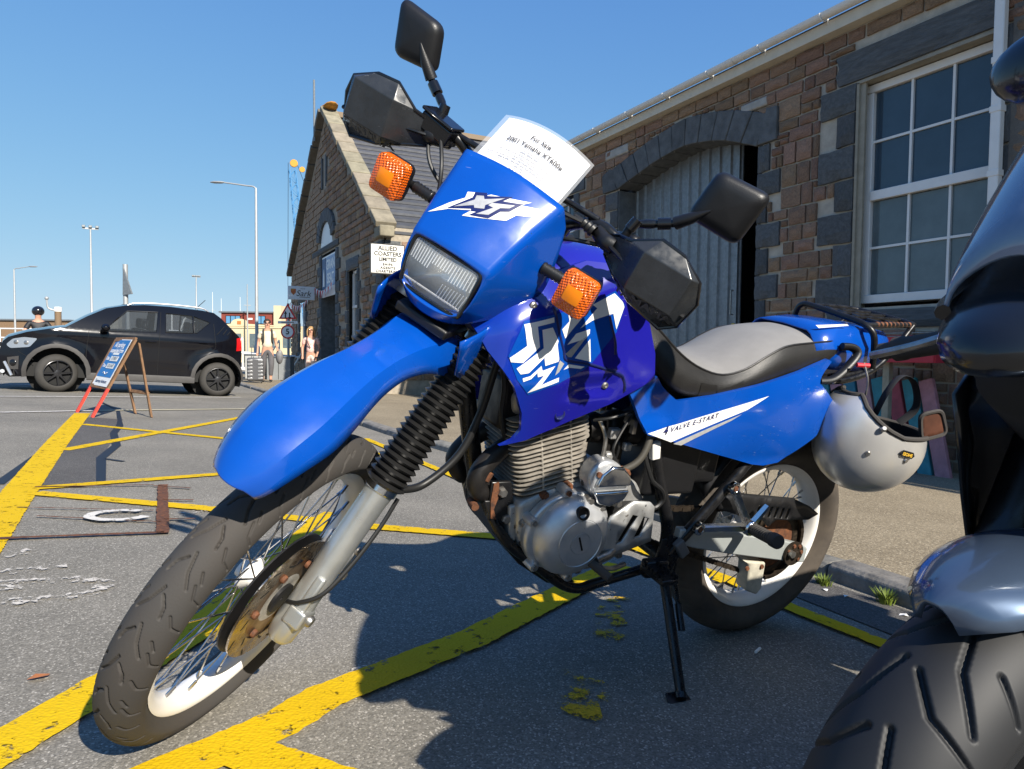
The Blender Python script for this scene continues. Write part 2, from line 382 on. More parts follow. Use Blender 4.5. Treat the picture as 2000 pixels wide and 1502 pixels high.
# fork legs
for sd in (1,-1):
    y=.095*sd
    leg=MB().tube([on(-.065,y),on(-.055,y),on(-.02,y),on(.04,y),on(.26,y),on(.295,y)],[.019,.0275,.030,.0275,.0285,.031],28).map(S).build('fork_slider',M_fork,bike)
    MB().lathe(on(.285,y),KA,[(.031,0),(.034,.003),(.034,.016),(.031,.019)],32).map(S).build('seal_ring',M_polish,leg)
    g=[];n=23
    for i in range(n*4+1):
        t=.300+.325*i/(n*4); f=(math.cos(i/4*2*math.pi)+1)/2; tp=1-.12*(i/(n*4)); g.append(((.0345+.0100*(1-f)**.8)*tp,t))
    MB().lathe(on(0,y),KA,[(.030,.298)]+g+[(.024,.632)],36).map(S).build('fork_gaiter',mat('gaiter_rubber',(.012,.012,.012),.3,spec=.6),bike,ang=80)
    MB().tube([on(.60,y),on(.95,y)],.0215,20).map(S).build('fork_tube',M_gloss,bike)
    cl=MB().lathe(on(.632,y),KA,[(.022,0),(.034,0),(.035,.004),(.035,.034),(.034,.038),(.022,.038)],28).map(S).build('fork_clamp',M_fork,bike)
    MB().box(on(.651,y+.026*sd,-.028),(.026,.030,.040),Matrix.Rotation(-RK,3,'Y')).map(S).build('clamp_lug',M_fork,cl,bevel=.004)
    for dt in (-.009,.011):
        MB().lathe(on(.651+dt,y+.040*sd,-.030),(0,sd,0),[(0,.007),(.006,.007),(.0085,.006),(.009,0)],14).map(S).build('clamp_bolt',M_steel,cl)
    # axle lug
    lug=MB().box(on(.0,y+.012*sd,.010),(.050,.040,.038),Matrix.Rotation(-RK,3,'Y'))
    lug.box(on(.05,y+.012*sd,.024),(.012,.022,.085),Matrix.Rotation(-RK,3,'Y')).map(S).build('axle_lug',M_fork,leg,bevel=.006,seg=3)
    MB().lathe(on(0,y,0),(0,sd,0),[(0,.040),(.010,.040),(.012,.036),(.012,0)],16).map(S).build('axle_nut',M_steel,leg)
MB().box((1.12,0,.93),(.09,.19,.035),Matrix.Rotation(-RK,3,'Y')).map(S).build('lower_yoke',M_black,bike,bevel=.008)
MB().box((1.02,0,1.115),(.09,.21,.03),Matrix.Rotation(-RK,3,'Y')).map(S).build('top_yoke',M_alloy,bike,bevel=.008)
# brake caliper behind the left slider
cb=MB().box(on(.115,.068,-.062),(.060,.050,.088),Matrix.Rotation(-RK,3,'Y')).box(on(.115,.098,-.058),(.042,.03,.06),Matrix.Rotation(-RK,3,'Y'))
cal=cb.map(S).build('brake_caliper',M_cover,bike,bevel=.010,seg=3)
for dt in(-.025,.032): MB().lathe(on(.115+dt,.112,-.062),(0,1,0),[(0,.012),(.006,.012),(.009,.009),(.009,0)],12).map(S).build('caliper_bolt',M_steel,cal)
# brake hose and speedo cable
def smooth_path(pts,n=8):
    pts=[Vector(p) for p in pts]; out=[]
    for i in range(len(pts)-1):
        p0=pts[max(i-1,0)];p1=pts[i];p2=pts[i+1];p3=pts[min(i+2,len(pts)-1)]
        for k in range(n):
            t=k/n; out.append(.5*((2*p1)+(-p0+p2)*t+(2*p0-5*p1+4*p2-p3)*t*t+(-p0+3*p1-3*p2+p3)*t**3))
    return out+[pts[-1]]
MB().tube(smooth_path([on(.012,.075,.02),on(.03,.10,.034),on(.07,.128,.028),on(.14,.135,.0),on(.22,.132,-.03),on(.285,.125,-.045)]),.0045,8).map(S).build('speedo_cable',M_hose,bike)
hose=[S(on(.30,.115,-.05)),S(on(.33,.14,-.10)),S(on(.42,.16,-.13)),S(on(.52,.15,-.12)),S(on(.62,.13,-.075)),S(on(.75,.10,-.04))]
MB().tube(smooth_path(hose),.0085,10).build('brake_hose',M_hose,bike)
# ---- front mudguard
st=[(1.658,.742,.043,.012),(1.650,.754,.051,.017),(1.634,.774,.060,.022),(1.60,.806,.071,.030),(1.55,.836,.079,.038),(1.50,.857,.075,.040),(1.45,.872,.067,.034),(1.40,.882,.060,.034),(1.34,.892,.059,.036),(1.28,.900,.068,.046),(1.23,.906,.082,.064),(1.18,.906,.090,.080),(1.14,.900,.088,.085)]
def fender_sec(x,z,wd,dr):
    out=[]
    for i in range(17):
        u=-1+i/8; a=abs(u); yy=u*wd
        zz=z-dr*(.10*a if a<.62 else .062+.938*((a-.62)/.38)**1.25)
        out.append(Vector((x-.02*a*a,yy,zz)))
    return out
dense=[]
for i in range(len(st)-1):
    for k in range(4):
        t=k/4; p0=st[max(i-1,0)];p1=st[i];p2=st[i+1];p3=st[min(i+2,len(st)-1)]
        dense.append(tuple(.5*((2*b)+(-a+c)*t+(2*a-5*b+4*c-d)*t*t+(-a+3*b-3*c+d)*t**3) for a,b,c,d in zip(p0,p1,p2,p3)))
dense.append(st[-1])
MB().loft([fender_sec(*q) for q in dense]).map(S).build('front_mudguard',M_blue,bike,solid=.004,ang=24)
for sd in(1,-1):   # cheeks beside the fork legs
    MB().panel([(1.255,.945),(1.225,.865),(1.17,.835),(1.13,.86),(1.12,.93),(1.17,.965)],lambda x,z,sd=sd:Vector((x,sd*(.086+.022*math.cos((x-1.18)*14)-.05*max(0,z-.92)),z)),.02).map(S).build('mudguard_cheek',M_blue,bike,solid=.004,ang=60)
MB().box((1.185,0,.925),(.10,.12,.02)).box((1.20,.0,.94),(.02,.09,.05)).map(S).build('mudguard_bracket',M_black,bike,bevel=.005)
# ---- headlight fairing: a faceted cage, softly rounded
def cage(half,faces,creases,name,m,parent,subs=3,solid=.004,T=S,boundary=.75):
    idx={};V=[];Fc=[];cr={}
    def vid(k,sg):
        p=half[k]; key=(k,sg if p[1]!=0 else 0)
        if key not in idx: idx[key]=len(V); V.append(Vector((p[0],p[1]*(sg or 1),p[2])))
        return idx[key]
    for sg in(1,-1):
        for fc in faces:
            q=[vid(k,sg if half[k][1]!=0 else 0) for k in fc]
            Fc.append(tuple(q if sg>0 else q[::-1]))
        for a,b,c in creases:
            i,j=vid(a,sg if half[a][1]!=0 else 0),vid(b,sg if half[b][1]!=0 else 0); cr[(min(i,j),max(i,j))]=c
    me=bpy.data.meshes.new(name); me.from_pydata([tuple(T(v)) for v in V],[],Fc); me.validate(); me.update()
    at=me.attributes.new('crease_edge','FLOAT','EDGE'); cnt={}
    for f in me.polygons:
        for e in f.edge_keys: cnt[e]=cnt.get(e,0)+1
    for e in me.edges:
        k=tuple(sorted(e.vertices)); at.data[e.index].value=cr.get(k,boundary if cnt.get(k,0)==1 else 0)
    o=link(name,me,m,parent,ang=180)
    q=o.modifiers.new('sub','SUBSURF'); q.levels=subs; q.render_levels=subs
    if solid: q=o.modifiers.new('solid','SOLIDIFY'); q.thickness=solid; q.offset=-1
    return o
H=dict(A0=(1.118,0,1.232),A=(1.098,.112,1.214),M0=(1.192,0,1.162),Mm=(1.168,.097,1.146),L0=(1.252,0,1.080),L=(1.236,.082,1.072),
 S1=(1.078,.128,1.178),S2=(1.080,.144,1.116),Cc=(1.088,.150,1.048),Lb=(1.238,.070,.966),Lb0=(1.250,0,.962),
 D=(1.172,.098,.972),E=(1.225,.060,.945),E0=(1.238,0,.940),G=(1.10,.118,.985),Li=(1.222,.076,1.066),Li0=(1.236,0,1.073),Lbi=(1.224,.064,.974),Lbi0=(1.236,0,.969),LM=(1.245,.081,1.02),LMi=(1.23,.074,1.02))
fairing=cage(H,[('A0','M0','Mm','A'),('M0','L0','L','Mm'),('A','Mm','S2','S1'),('Mm','L','Cc','S2'),('L','LM','D','Cc'),('LM','Lb','E','D'),('Cc','D','G'),('Lb','Lb0','E0','E'),('L','L0','Li0','Li'),('LM','L','Li','LMi'),('Lb','LM','LMi','Lbi'),('Lb0','Lb','Lbi','Lbi0')],
 [('A','Mm',.95),('Mm','L',1.0),('L','L0',.9),('L','LM',.85),('LM','Lb',.85),('Lb','Lb0',.85),('A','S1',1),('S1','S2',.8),('S2','Cc',.8),('A','A0',.9),('Cc','G',.9),('L','Cc',.35)],'headlight_fairing',M_blue,bike)
# headlight: rim, lens, reflector, bulb
def lens_fn(off):
    def f(y,z): return Vector((1.236+off+.016*(1-(y/.08)**2)*(1-((z-1.018)/.06)**2)-.006*((z-1.018)/.05)**2,y,z))
    return f
def rrect(pts,r,n=4):
    out=[]
    m=len(pts)
    for i in range(m):
        a=Vector(pts[i-1]);b=Vector(pts[i]);c=Vector(pts[(i+1)%m]); u=(a-b).normalized()*r; v=(c-b).normalized()*r
        for k in range(n+1):
            t=k/n; out.append(tuple((b+u)*(1-t)**2+b*2*t*(1-t)+(b+v)*t*t))
    return out
LO=rrect([(-.073,1.068),(.073,1.068),(.066,.972),(-.066,.972)],.014)
lamp=MB().panel(LO,lens_fn(.001),.008).map(S).build('headlight',M_glass,bike,ang=80)
rl=[lens_fn(.002)(y*1.02,1.02+(z-1.02)*1.03) for y,z in LO]
MB().tube(rl,.0042,8,close=True).map(S).build('lens_rim',M_gloss,lamp)
rb=MB(); secs=[]
for i in range(9):
    t=i/8; k=math.cos(t*math.pi/2)**.7; secs.append([Vector((1.232-.07*math.sin(t*math.pi/2),y*max(.05,k),1.02+(z-1.02)*max(.05,k))) for y,z in LO])
rb.loft(secs,closed=True).map(S).build('reflector_bowl',M_bowl,lamp,ang=80)
MB().ball((1.20,0,1.02),(.016,.013,.013)).map(S).build('bulb',M_glass,lamp)
for i in range(23):
    y=-.066+i*.006
    MB().tube([lens_fn(-.002)(y,1.063),lens_fn(-.002)(y,1.028 if abs(y)>.02 else 1.04)],.0010,5).map(S).build('lens_flute',M_flute,lamp)
for i in range(9):
    y=.012+i*.006
    MB().tube([lens_fn(-.002)(y,.990),lens_fn(-.002)(y+.006,1.018)],.0010,5).map(S).build('lens_flute',M_flute,lamp)

MB().tube([lens_fn(-.004)(-.066,.985),lens_fn(-.004)(.062,.985)],.0022,6).map(S).build('lens_bar',M_decal2,lamp)
# surface lookup for stickers on the fairing
dg=bpy.context.evaluated_depsgraph_get(); dg.update()
ev=fairing.evaluated_get(dg); fme=ev.to_mesh(); FB=BVHTree.FromPolygons([v.co.copy() for v in fme.vertices],[tuple(p.vertices) for p in fme.polygons]); ev.to_mesh_clear()
def on_fairing(y,z,off=.0012):
    o=S((1.5,y,z)); d=(S((1.4,y,z))-o).normalized()
    h,n,_,_=FB.ray_cast(o,d)
    if h is None: return S((1.15,y,z))
    if n.dot(d)>0: n=-n
    return h+n*off
def fd(poly,m,off,name):
    MB().panel(poly,lambda y,z:on_fairing(y,z,off),.006).build(name,m,fairing,smooth=True,ang=60)
# the badge: back splash, blue outline and silver letters
def bq(L): return [(-.16303+.0001394*x+.0001153*y-.012,1.11509+7.33e-5*x-1.182e-4*y) for x,y in L]   # badge outline, metres on the nose
def grow(poly,d):
    n=len(poly); area=sum(poly[i-1][0]*poly[i][1]-poly[i][0]*poly[i-1][1] for i in range(n)); sg=1 if area>0 else -1; out=[]
    for i in range(n):
        a=Vector(poly[i-1]);b=Vector(poly[i]);c=Vector(poly[(i+1)%n])
        e1=(b-a).normalized();e2=(c-b).normalized(); n1=Vector((e1.y,-e1.x))*sg;n2=Vector((e2.y,-e2.x))*sg
        m=(n1+n2); m=m.normalized() if m.length>.2 else n1; k=min(2.2,1/max(.35,m.dot(n1))); out.append(tuple(b+m*d*k))
    return out
fd(bq([(390,335),(640,235),(825,182),(848,118),(1066,135),(1060,158),(1110,148),(1510,238),(1400,262),(1690,340),(1470,388),(1350,372),(1250,425),(800,368),(905,312),(640,300)]),M_decal,.0010,'badge_flash')
XB=[bq([(955,160),(1032,165),(1040,200),(1250,192),(1050,262),(1040,300),(935,290),(930,262),(700,278),(935,205)]),bq([(1080,262),(1120,238),(1345,270),(1290,297),(1200,295),(1080,364),(955,352),(1130,290)])]
for q in XB:
    fd(grow(q,.0055),M_navy,.0016,'badge_outline')
for q in XB: fd(q,M_decal2,.0022,'badge_letter')
# ---- indicators
for sd in (1,-1):
    y=.217*sd
    body=MB().panel(rrect([(-.033,-.037),(.033,-.037),(.033,.037),(-.033,.037)],.012),lambda a,b:Vector((1.150+.010*(1-(a/.036)**2)*(1-(b/.04)**2),y+a,1.100+b)),.006)
    ol=rrect([(-.033,-.037),(.033,-.037),(.033,.037),(-.033,.037)],.012)
    body.loft([[Vector((x,y+a*k,1.100+b*k)) for a,b in ol] for x,k in((1.150,1),(1.146,1.03),(1.128,1.03))],closed=True)
    ind=body.map(S).build('indicator',M_amber,bike,ang=50)
    MB().loft([[Vector((x,y+a*k,1.100+b*k)) for a,b in ol] for x,k in((1.129,1.05),(1.120,1.05),(1.100,.80),(1.094,.4))],closed=True,caps=True).map(S).build('housing',M_black,ind,ang=40)
    MB().panel(rrect([(-.017,-.015),(.017,-.015),(.017,.015),(-.017,.015)],.004),lambda a,b:Vector((1.1512+.010*(1-(a/.036)**2)*(1-(b/.04)**2),y+a,1.100+b)),.008).map(S).build('bulb_window',mat('amber_bright',(.90,.24,.006),.2),ind)
    pr=[]
    for i in range(13): pr.append((.0125 if i%2 else .0105,.004*i))
    MB().lathe((1.110,.130*sd,1.100),(-.05,sd,0),[(0,0)]+pr+[(.008,.055),(.008,.075)],16).map(S).build('stalk',M_black,ind,ang=80)
# ---- handlebar and its fittings
bar=[(1.02,-.40,1.158),(1.035,-.25,1.19),(1.03,-.17,1.205),(1.0,-.085,1.155),(.995,0,1.150),(1.0,.085,1.155),(1.03,.17,1.205),(1.035,.25,1.19),(1.02,.40,1.158)]
hb=MB().tube(smooth_path(bar,6),.011,14).map(S).build('handlebar',M_blackpaint,bike)
MB().tube([(1.03,-.165,1.212),(1.03,.165,1.212)],.0065,10).map(S).build('brace_bar',M_blackpaint,hb)
for sd in(1,-1):
    MB().lathe((1.028,.27*sd,1.186),(-.06,sd,-.18),[(.011,-.005),(.019,0),(.019,.006),(.0165,.01),(.0165,.115),(.019,.12),(.019,.126),(0,.126)],18).map(S).build('grip',M_rubber,hb)
    MB().tube(smooth_path([(1.06,.20*sd,1.192),(1.085,.27*sd,1.180),(1.09,.36*sd,1.160),(1.085,.40*sd,1.155)]),[.006]*8+[.0055]*8+[.007]*9,8,flat=.7).map(S).build('lever',M_blackpaint,hb)
    # handguard: folded shell with a raised rim
    GO=[(.205,1.205),(.222,1.214),(.250,1.222),(.300,1.252),(.345,1.248),(.393,1.222),(.408,1.185),(.398,1.128),(.372,1.108),(.300,1.128),(.250,1.152),(.212,1.168)]
    def gf(a,b,sd=sd):
        x=1.108                                   # flat middle, folded down at the top, inner, outer and lower edges
        x-=.75*max(0,b-1.222); x-=.9*max(0,.285-a)*.9; x-=1.0*max(0,a-.378); x-=.85*max(0,1.150-b)
        return Vector((x,a*sd,b))
    GP=[(.285,1.222),(.378,1.222),(.378,1.150),(.285,1.150)]+GO; gi=lambda *q:tuple(q)   # 0-3 the middle, 4.. the outline
    gm=MB().add([gf(*q) for q in GP],[(0,1,2,3),(0,7,8,1),(1,8,9),(1,9,10,11,2),(2,11,12,13,3),(3,13,14),(3,14,15,4,5,6,0),(0,6,7)])
    gd=gm.map(S).build('handguard',mat('guard_plastic',(.030,.033,.037),.3,var=.3,vscale=26,coat=.1,rvar=.1,scuff=.5),bike,solid=-.004,ang=20,bevel=.004,seg=3)
    MB().tube([gf(*q)+Vector((.002,0,0)) for q in GO],.0042,8,close=True).map(S).build('guard_rim',M_gloss,gd)
    MB().tube(smooth_path([gf(.22,1.19),(1.055,.20*sd,1.190),(1.035,.175*sd,1.195)]),[.016]*8+[.015]*8+[.012],12).map(S).build('guard_arm',M_black,gd)
    text('YAMAHA',.030,mat('guard_lettering',(.045,.047,.05),.5),lambda p,sd=sd:S(gf(.325+sd*p.x,1.136+p.y*.8)+Vector((.0045,0,0))),gd,bold=.0008)
    # mirror
    base=Vector((1.02,.222*sd,1.205)); 
    MB().tube([base,base+Vector((0,.002*sd,.024))],.009,12).map(S).build('mirror_clamp',M_blackpaint,hb)
    ms=MB().tube([(1.02,.224*sd,1.225),(1.015,.228*sd,1.247)],.011,12).tube(smooth_path([(1.012,.228*sd,1.238),(1.0,.255*sd,1.252),(.99,.30*sd,1.278)]),[.008]*5+[.009]*4+[.0075]*8,10).tube([(.999,.262*sd,1.256),(.994,.283*sd,1.268)],.0115,12)
    mr=ms.map(S).build('mirror',M_gloss,bike)
    MO=rrect([(.300,1.280),(.312,1.392),(.415,1.392),(.402,1.296)],.022,5) if sd>0 else rrect([(.290,1.284),(.312,1.372),(.418,1.384),(.392,1.276)],.02,5)
    if sd>0: MO=rrect([(.296,1.292),(.305,1.392),(.412,1.396),(.405,1.290)],.02,5); MO=[((a-.352)*math.cos(.0)+.354,(b-1.34)+1.34) for a,b in MO]
    cx=sum(a for a,b in MO)/len(MO); cz=sum(b for a,b in MO)/len(MO)
    msh=MB().loft([[Vector((x,sd*(cx+(a-cx)*k),cz+(b-cz)*k)) for a,b in MO] for x,k in((.972,.97),(.978,1.0),(.986,1.0),(.996,.93),(1.002,.80),(1.005,.5),(1.006,.05))],closed=True,caps=True)
    msh.map(S).build('mirror_shell',M_black,mr,ang=60)
    MB().panel(MO,lambda a,b,sd=sd:Vector((.9725,sd*(cx+(a-cx)*.95),cz+(b-cz)*.95)),.03).map(S).build('mirror_glass',M_chrome,mr)
    MB().tube([(.992,.290*sd,1.273),(.999,.312*sd,1.297),(1.003,.335*sd,1.325)],[.013,.011,.003],12).map(S).build('mirror_neck',M_black,mr)
mc=MB().box((1.045,-.205,1.207),(.05,.075,.034),Matrix.Rotation(-.15,3,'X')).box((1.045,-.205,1.228),(.056,.080,.008),Matrix.Rotation(-.15,3,'X')).map(S).build('brake_reservoir',M_gloss,hb,bevel=.006,seg=3)
MB().box((1.02,-.245,1.185),(.05,.04,.055)).map(S).build('switch_box',M_black,hb,bevel=.01,seg=3)
MB().box((1.02,.225,1.188),(.05,.05,.045)).box((1.035,.245,1.215),(.03,.022,.02)).map(S).build('switch_box',M_black,hb,bevel=.009,seg=3)
MB().lathe((1.06,.175,1.196),(-.1,-1,.1),[(.011,0),(.013,.006),(.010,.010),(.012,.016),(.009,.020),(.011,.026),(.007,.03),(.005,.05)],14).map(S).build('clutch_adjuster',M_hose,hb)
for pth in ([(1.06,.15,1.20),(1.09,.06,1.19),(1.06,-.03,1.12),(.98,-.05,1.02)],[(1.06,-.19,1.20),(1.10,-.14,1.15),(1.11,-.11,1.06),(1.10,-.09,.96)],[(1.05,-.22,1.19),(1.08,-.17,1.14),(1.05,-.06,1.08),(.95,0,1.03)],[(1.04,.21,1.18),(1.06,.12,1.15),(1.0,.05,1.08),(.93,.02,1.0)]):
    MB().tube(smooth_path(pth),.0042,8).map(S).build('cable',M_hose,bike)
MB().box((1.03,0,1.135),(.07,.14,.055)).map(S).build('instrument_box',M_black,bike,bevel=.012,seg=3)
# ---- tank and left / right shrouds
def sy(x,z):
    zc=.925+.45*(1.0-x)                        # shoulder line, rising towards the seat
    k=z-zc; k=k if k>.02 else (max(0,k+.02)**2)/.08
    y=.172+.022*math.exp(-((x-1.0)/.10)**2)-.72*k-.11*max(0,.74-x)-.30*max(0,.80-z)-.5*max(0,x-1.03)
    # scoop pressed into the lower flank, and the long seam
    dx=(x-.80)/.065; dz=(z-.795+.10*(x-.80))/.020
    y-=.012*math.exp(-(dx*dx)**2-(dz*dz)**2)
    return y
SHO=[(1.092,.908),(1.062,.86),(1.003,.796),(.964,.735),(.952,.695),(.965,.672),(.992,.658),(.93,.668),(.87,.692),(.74,.757),(.636,.820),(.650,.875),(.688,.945),(.735,1.008),(.775,1.055),(.85,1.052),(.93,1.020),(1.01,.975),(1.07,.945)]
for sd in(1,-1):
    f_=lambda x,z,sd=sd:Vector((x,sd*sy(x,z),z)); sh=MB().panel(SHO,f_,.014).rim(SHO,f_,(0,-.010*sd,0)).build('tank_shroud',M_violet,bike,ang=50)
    if sd>0: shroudL=sh
def tank_sec(x,zt,zb,wd):
    return [Vector((x,wd*math.copysign(abs(math.sin(a))**.7,math.sin(a)),zb+(zt-zb)*(.5+.5*math.copysign(abs(math.cos(a))**.7,math.cos(a))))) for a in [2*math.pi*i/28 for i in range(28)]]
MB().loft([tank_sec(*q) for q in((1.02,.97,.86,.05),(1.0,1.02,.80,.11),(.95,1.062,.78,.140),(.88,1.082,.76,.152),(.80,1.090,.76,.150),(.74,1.082,.78,.138),(.69,1.045,.80,.118),(.64,.985,.80,.10),(.60,.93,.80,.08))],closed=True,caps=True).build('fuel_tank',M_violet,bike,ang=70)
tk=MB().lathe((.86,0,1.078),(.1,0,1),[(.045,0),(.045,.012),(.040,.018),(0,.02)],24).build('fuel_cap',M_black,bike)
def shd(poly,m,off,name): return MB().panel(poly,lambda x,z:Vector((x,sy(x,z)+off,z)),.009).build(name,m,shroudL,ang=70)
shd([(1.027,.856),(1.004,.926),(.935,.944),(.90,.954),(.845,.974),(.795,1.002),(.764,.975),(.772,.918),(.82,.848),(.838,.832),(.897,.802),(.965,.778),(1.0,.81)],M_blue,.0009,'flank_graphic_ground')
GR=[[(1.004,.92),(.938,.938),(.935,.928),(.974,.918),(.961,.878),(.994,.845),(1.02,.845),(1.024,.853),(.991,.879)],
[(.962,.912),(.937,.918),(.916,.891),(.917,.884),(.906,.854),(.907,.849),(.939,.84),(.945,.857),(.977,.825),(.995,.822),(1.006,.833),(.951,.876)],
[(.989,.814),(.972,.819),(.949,.84),(.944,.83),(.913,.84),(.94,.801),(.898,.816),(.897,.807),(.969,.783),(.938,.82),(.953,.817),(.956,.826),(.969,.813),(.986,.807)],
[(.904,.948),(.896,.939),(.875,.942),(.858,.951),(.9,.897),(.912,.915),(.897,.932)],
[(.846,.969),(.797,.997),(.772,.981),(.766,.971),(.775,.923),(.79,.955),(.797,.953),(.839,.937),(.866,.919),(.833,.963)],
[(.892,.884),(.874,.908),(.841,.919),(.84,.91),(.848,.898),(.881,.888)],[(.836,.899),(.824,.851),(.866,.857)],[(.892,.865),(.864,.892),(.845,.904),(.875,.859),(.883,.859)],[(.909,.82),(.904,.852),(.891,.845),(.9,.828)],[(.89,.832),(.879,.844),(.837,.84),(.846,.835),(.877,.837)]]
for i,g in enumerate(GR): shd(g,M_decal if i not in(7,8) else M_decal2,.0018,'flank_graphic')
for q in([(.94,.957),(.927,.927),(.911,.896),(.897,.87),(.891,.855),(.873,.85),(.828,.846),(.767,.834),(.736,.825),(.724,.811),(.716,.789)],[(.798,.95),(.785,.925),(.771,.898),(.764,.87)]):
    MB().tube([Vector((v.x,sy(v.x,v.y)+.0004,v.y)) for v in smooth_path([(a,b,0) for a,b in q])],.0030,8).build('shroud_seam',M_navy,shroudL)
for x,z in((.766,.798),(.982,.955)):
    MB().lathe((x,sy(x,z)-.001,z),(0,1,0),[(0,.003),(.004,.0045),(.0075,.003),(.0085,0)],16).build('screw',M_steel,shroudL)
MB().lathe((.862,sy(.862,.729)-.002,.729),(0,1,0),[(.0,.0005),(.008,.001),(.0105,.004),(.0125,.0032),(.0125,.0)],18).build('drain_hole',M_navy,shroudL)
# ---- seat
SS=[(.672,.915,.070,.985,.045,.995),(.63,.868,.100,.950,.070,.962),(.585,.820,.118,.912,.092,.926),(.53,.780,.130,.868,.110,.886),(.47,.770,.136,.840,.119,.862),(.40,.776,.139,.828,.122,.855),(.33,.795,.140,.846,.124,.876),(.26,.815,.139,.886,.124,.912),(.20,.834,.136,.912,.121,.934),(.10,.862,.130,.926,.115,.950),(.02,.890,.120,.934,.108,.953),(-.03,.918,.104,.940,.096,.950),(-.055,.934,.085,.942,.08,.945)]
top=[];sidp=[]
dn=[]
for i in range(len(SS)-1):
    for k in range(4):
        t=k/4;p0=SS[max(i-1,0)];p1=SS[i];p2=SS[i+1];p3=SS[min(i+2,len(SS)-1)]
        dn.append([.5*((2*b)+(-a+c)*t+(2*a-5*b+4*c-d)*t*t+(-a+3*b-3*c+d)*t**3) for a,b,c,d in zip(p0,p1,p2,p3)])
dn.append(list(SS[-1]))
for x,zb,yb,zs,ys,zc in dn:
    top.append([Vector((x,ys*u,zs+(zc-zs)*(1-abs(u)**2.6))) for u in [-1+i/8 for i in range(17)]])
    sidp.append([(x,zb,yb,zs,ys)])
seat=MB().loft(top).build('seat',M_seatgrey,bike,ang=80)
for sd in(1,-1):
    MB().loft([[Vector((x,sd*(ys+(yb-ys)*t+.010*math.sin(t*math.pi)),zs+(zb-zs)*t)) for t in [i/6 for i in range(7)]]+[Vector((x,sd*(yb-.02),zb-.004))] for x,zb,yb,zs,ys,zc in dn]).build('seat_side',M_seatblack,seat,ang=80)
    MB().tube([Vector((x,sd*(ys+.001),zs)) for x,zb,yb,zs,ys,zc in dn],.0028,6).build('seat_piping',M_seatblack,seat)
def sside(x,t,off=.0015):
    for a,b in zip(dn,dn[1:]):
        if b[0]<=x<=a[0]:
            f=(a[0]-x)/(a[0]-b[0]); _,zb,yb,zs,ys,zc=[p+(q-p)*f for p,q in zip(a,b)]
            return Vector((x,ys+(yb-ys)*t+.010*math.sin(t*math.pi)+off,zs+(zb-zs)*t))
for q in ([(.475,.45),(.425,.42),(.428,.98),(.478,.98)],[(.425,.62),(.345,.40),(.340,.90),(.42,.99)]):
    MB().panel([(a,b*.1) for a,b in q],lambda x,t:sside(x,t*10),.012).build('repair_tape',mat('tape',(.014,.013,.012),.3,bump=.0008,bscale=60),seat,ang=70)
# ---- side panels
PO=[(.690,.782),(.668,.808),(.622,.822),(.600,.800),(.545,.765),(.44,.782),(.30,.815),(.16,.855),(.07,.890),(.055,.885),(.085,.845),(.088,.828),(.03,.79),(-.005,.768),(.005,.755),(.05,.683),(.159,.606),(.21,.598),(.252,.602),(.508,.660),(.613,.682)]
def pyf(x,z):
    y=.150+.016*math.exp(-((x-.2)/.22)**2)*max(0,1-((z-.74)/.12)**2)-.03*max(0,.64-z)*2-.10*max(0,-.0+.06-x)-.04*max(0,z-.84)
    dx=(x-.60)/.05; dz=(z-.752)/.045
    return y-.012*math.exp(-(dx*dx)**2-(dz*dz)**2)
for sd in(1,-1):
    f_=lambda x,z,sd=sd:Vector((x,sd*pyf(x,z),z)); q=MB().panel(PO,f_,.014).rim(PO,f_,(0,-.012*sd,0)).build('side_panel',M_blue,bike,ang=50)
    if sd>0: panelL=q
def pld(poly,m,off,name): return MB().panel(poly,lambda x,z:Vector((x,pyf(x,z)+off,z)),.012).build(name,m,panelL,ang=70)
pld([(.615,.686),(.27,.790),(.332,.752),(.541,.665)],M_decal,.0014,'stripe')
pld([(.533,.661),(.345,.741),(.373,.723),(.508,.657)],M_decal2,.0014,'stripe')
v=Vector((.40-.572,.742-.690)).normalized()
text('4',.026,M_navy,lambda p:(lambda a:Vector((a.x,pyf(a.x,a.y)+.0022,a.y)))(Vector((.572,.690))+v*p.x+Vector((.12,.99))*p.y),panelL,bold=.0009,shear=.3,align='LEFT')
text('VALVE E-START',.0165,M_navy,lambda p:(lambda a:Vector((a.x,pyf(a.x,a.y)+.0022,a.y)))(Vector((.552,.6945))+v*p.x+Vector((.12,.99))*p.y),panelL,bold=.0004,shear=.3,spacing=1.25,align='LEFT')
# ---- tail, rear mudguard, tail lamp
def tail_sec(x,zt,zb,wt,wb): return [Vector((x,-wb,zb)),Vector((x,-wb*1.02,zb+(zt-zb)*.55)),Vector((x,-wt,zt-.008)),Vector((x,-wt*.85,zt)),Vector((x,0,zt+.004)),Vector((x,wt*.85,zt)),Vector((x,wt,zt-.008)),Vector((x,wb*1.02,zb+(zt-zb)*.55)),Vector((x,wb,zb))]
tl=MB().loft([tail_sec(*q) for q in((.10,.955,.86,.098,.125),(.0,.972,.858,.096,.120),(-.08,.976,.856,.092,.112),(-.18,.974,.862,.082,.098),(-.245,.968,.905,.072,.082),(-.262,.958,.935,.066,.07))]).build('tail_cowl',M_blue,bike,solid=.004,ang=40)
MB().panel([(.09,.969),(-.03,.981),(-.04,.977),(.075,.962)],lambda x,z:Vector((x,.098,z+.001)),.03).build('tail_stripe',M_decal,tl)
MB().box((-.262,0,.925),(.03,.11,.05)).build('tail_lamp',mat('red_lens',(.55,.01,.012),.15,coat=.5),bike,bevel=.01,seg=3)
rf=[]
for i in range(25):
    a=R(-62+118*i/24); r_=.385+.02*math.cos(a*2); rf.append([Vector((RA.x-r_*math.sin(a),y,RA.z+.02+r_*math.cos(a)-.03*(abs(y)/.09)**2)) for y in(-.09,-.07,-.03,0,.03,.07,.09)])
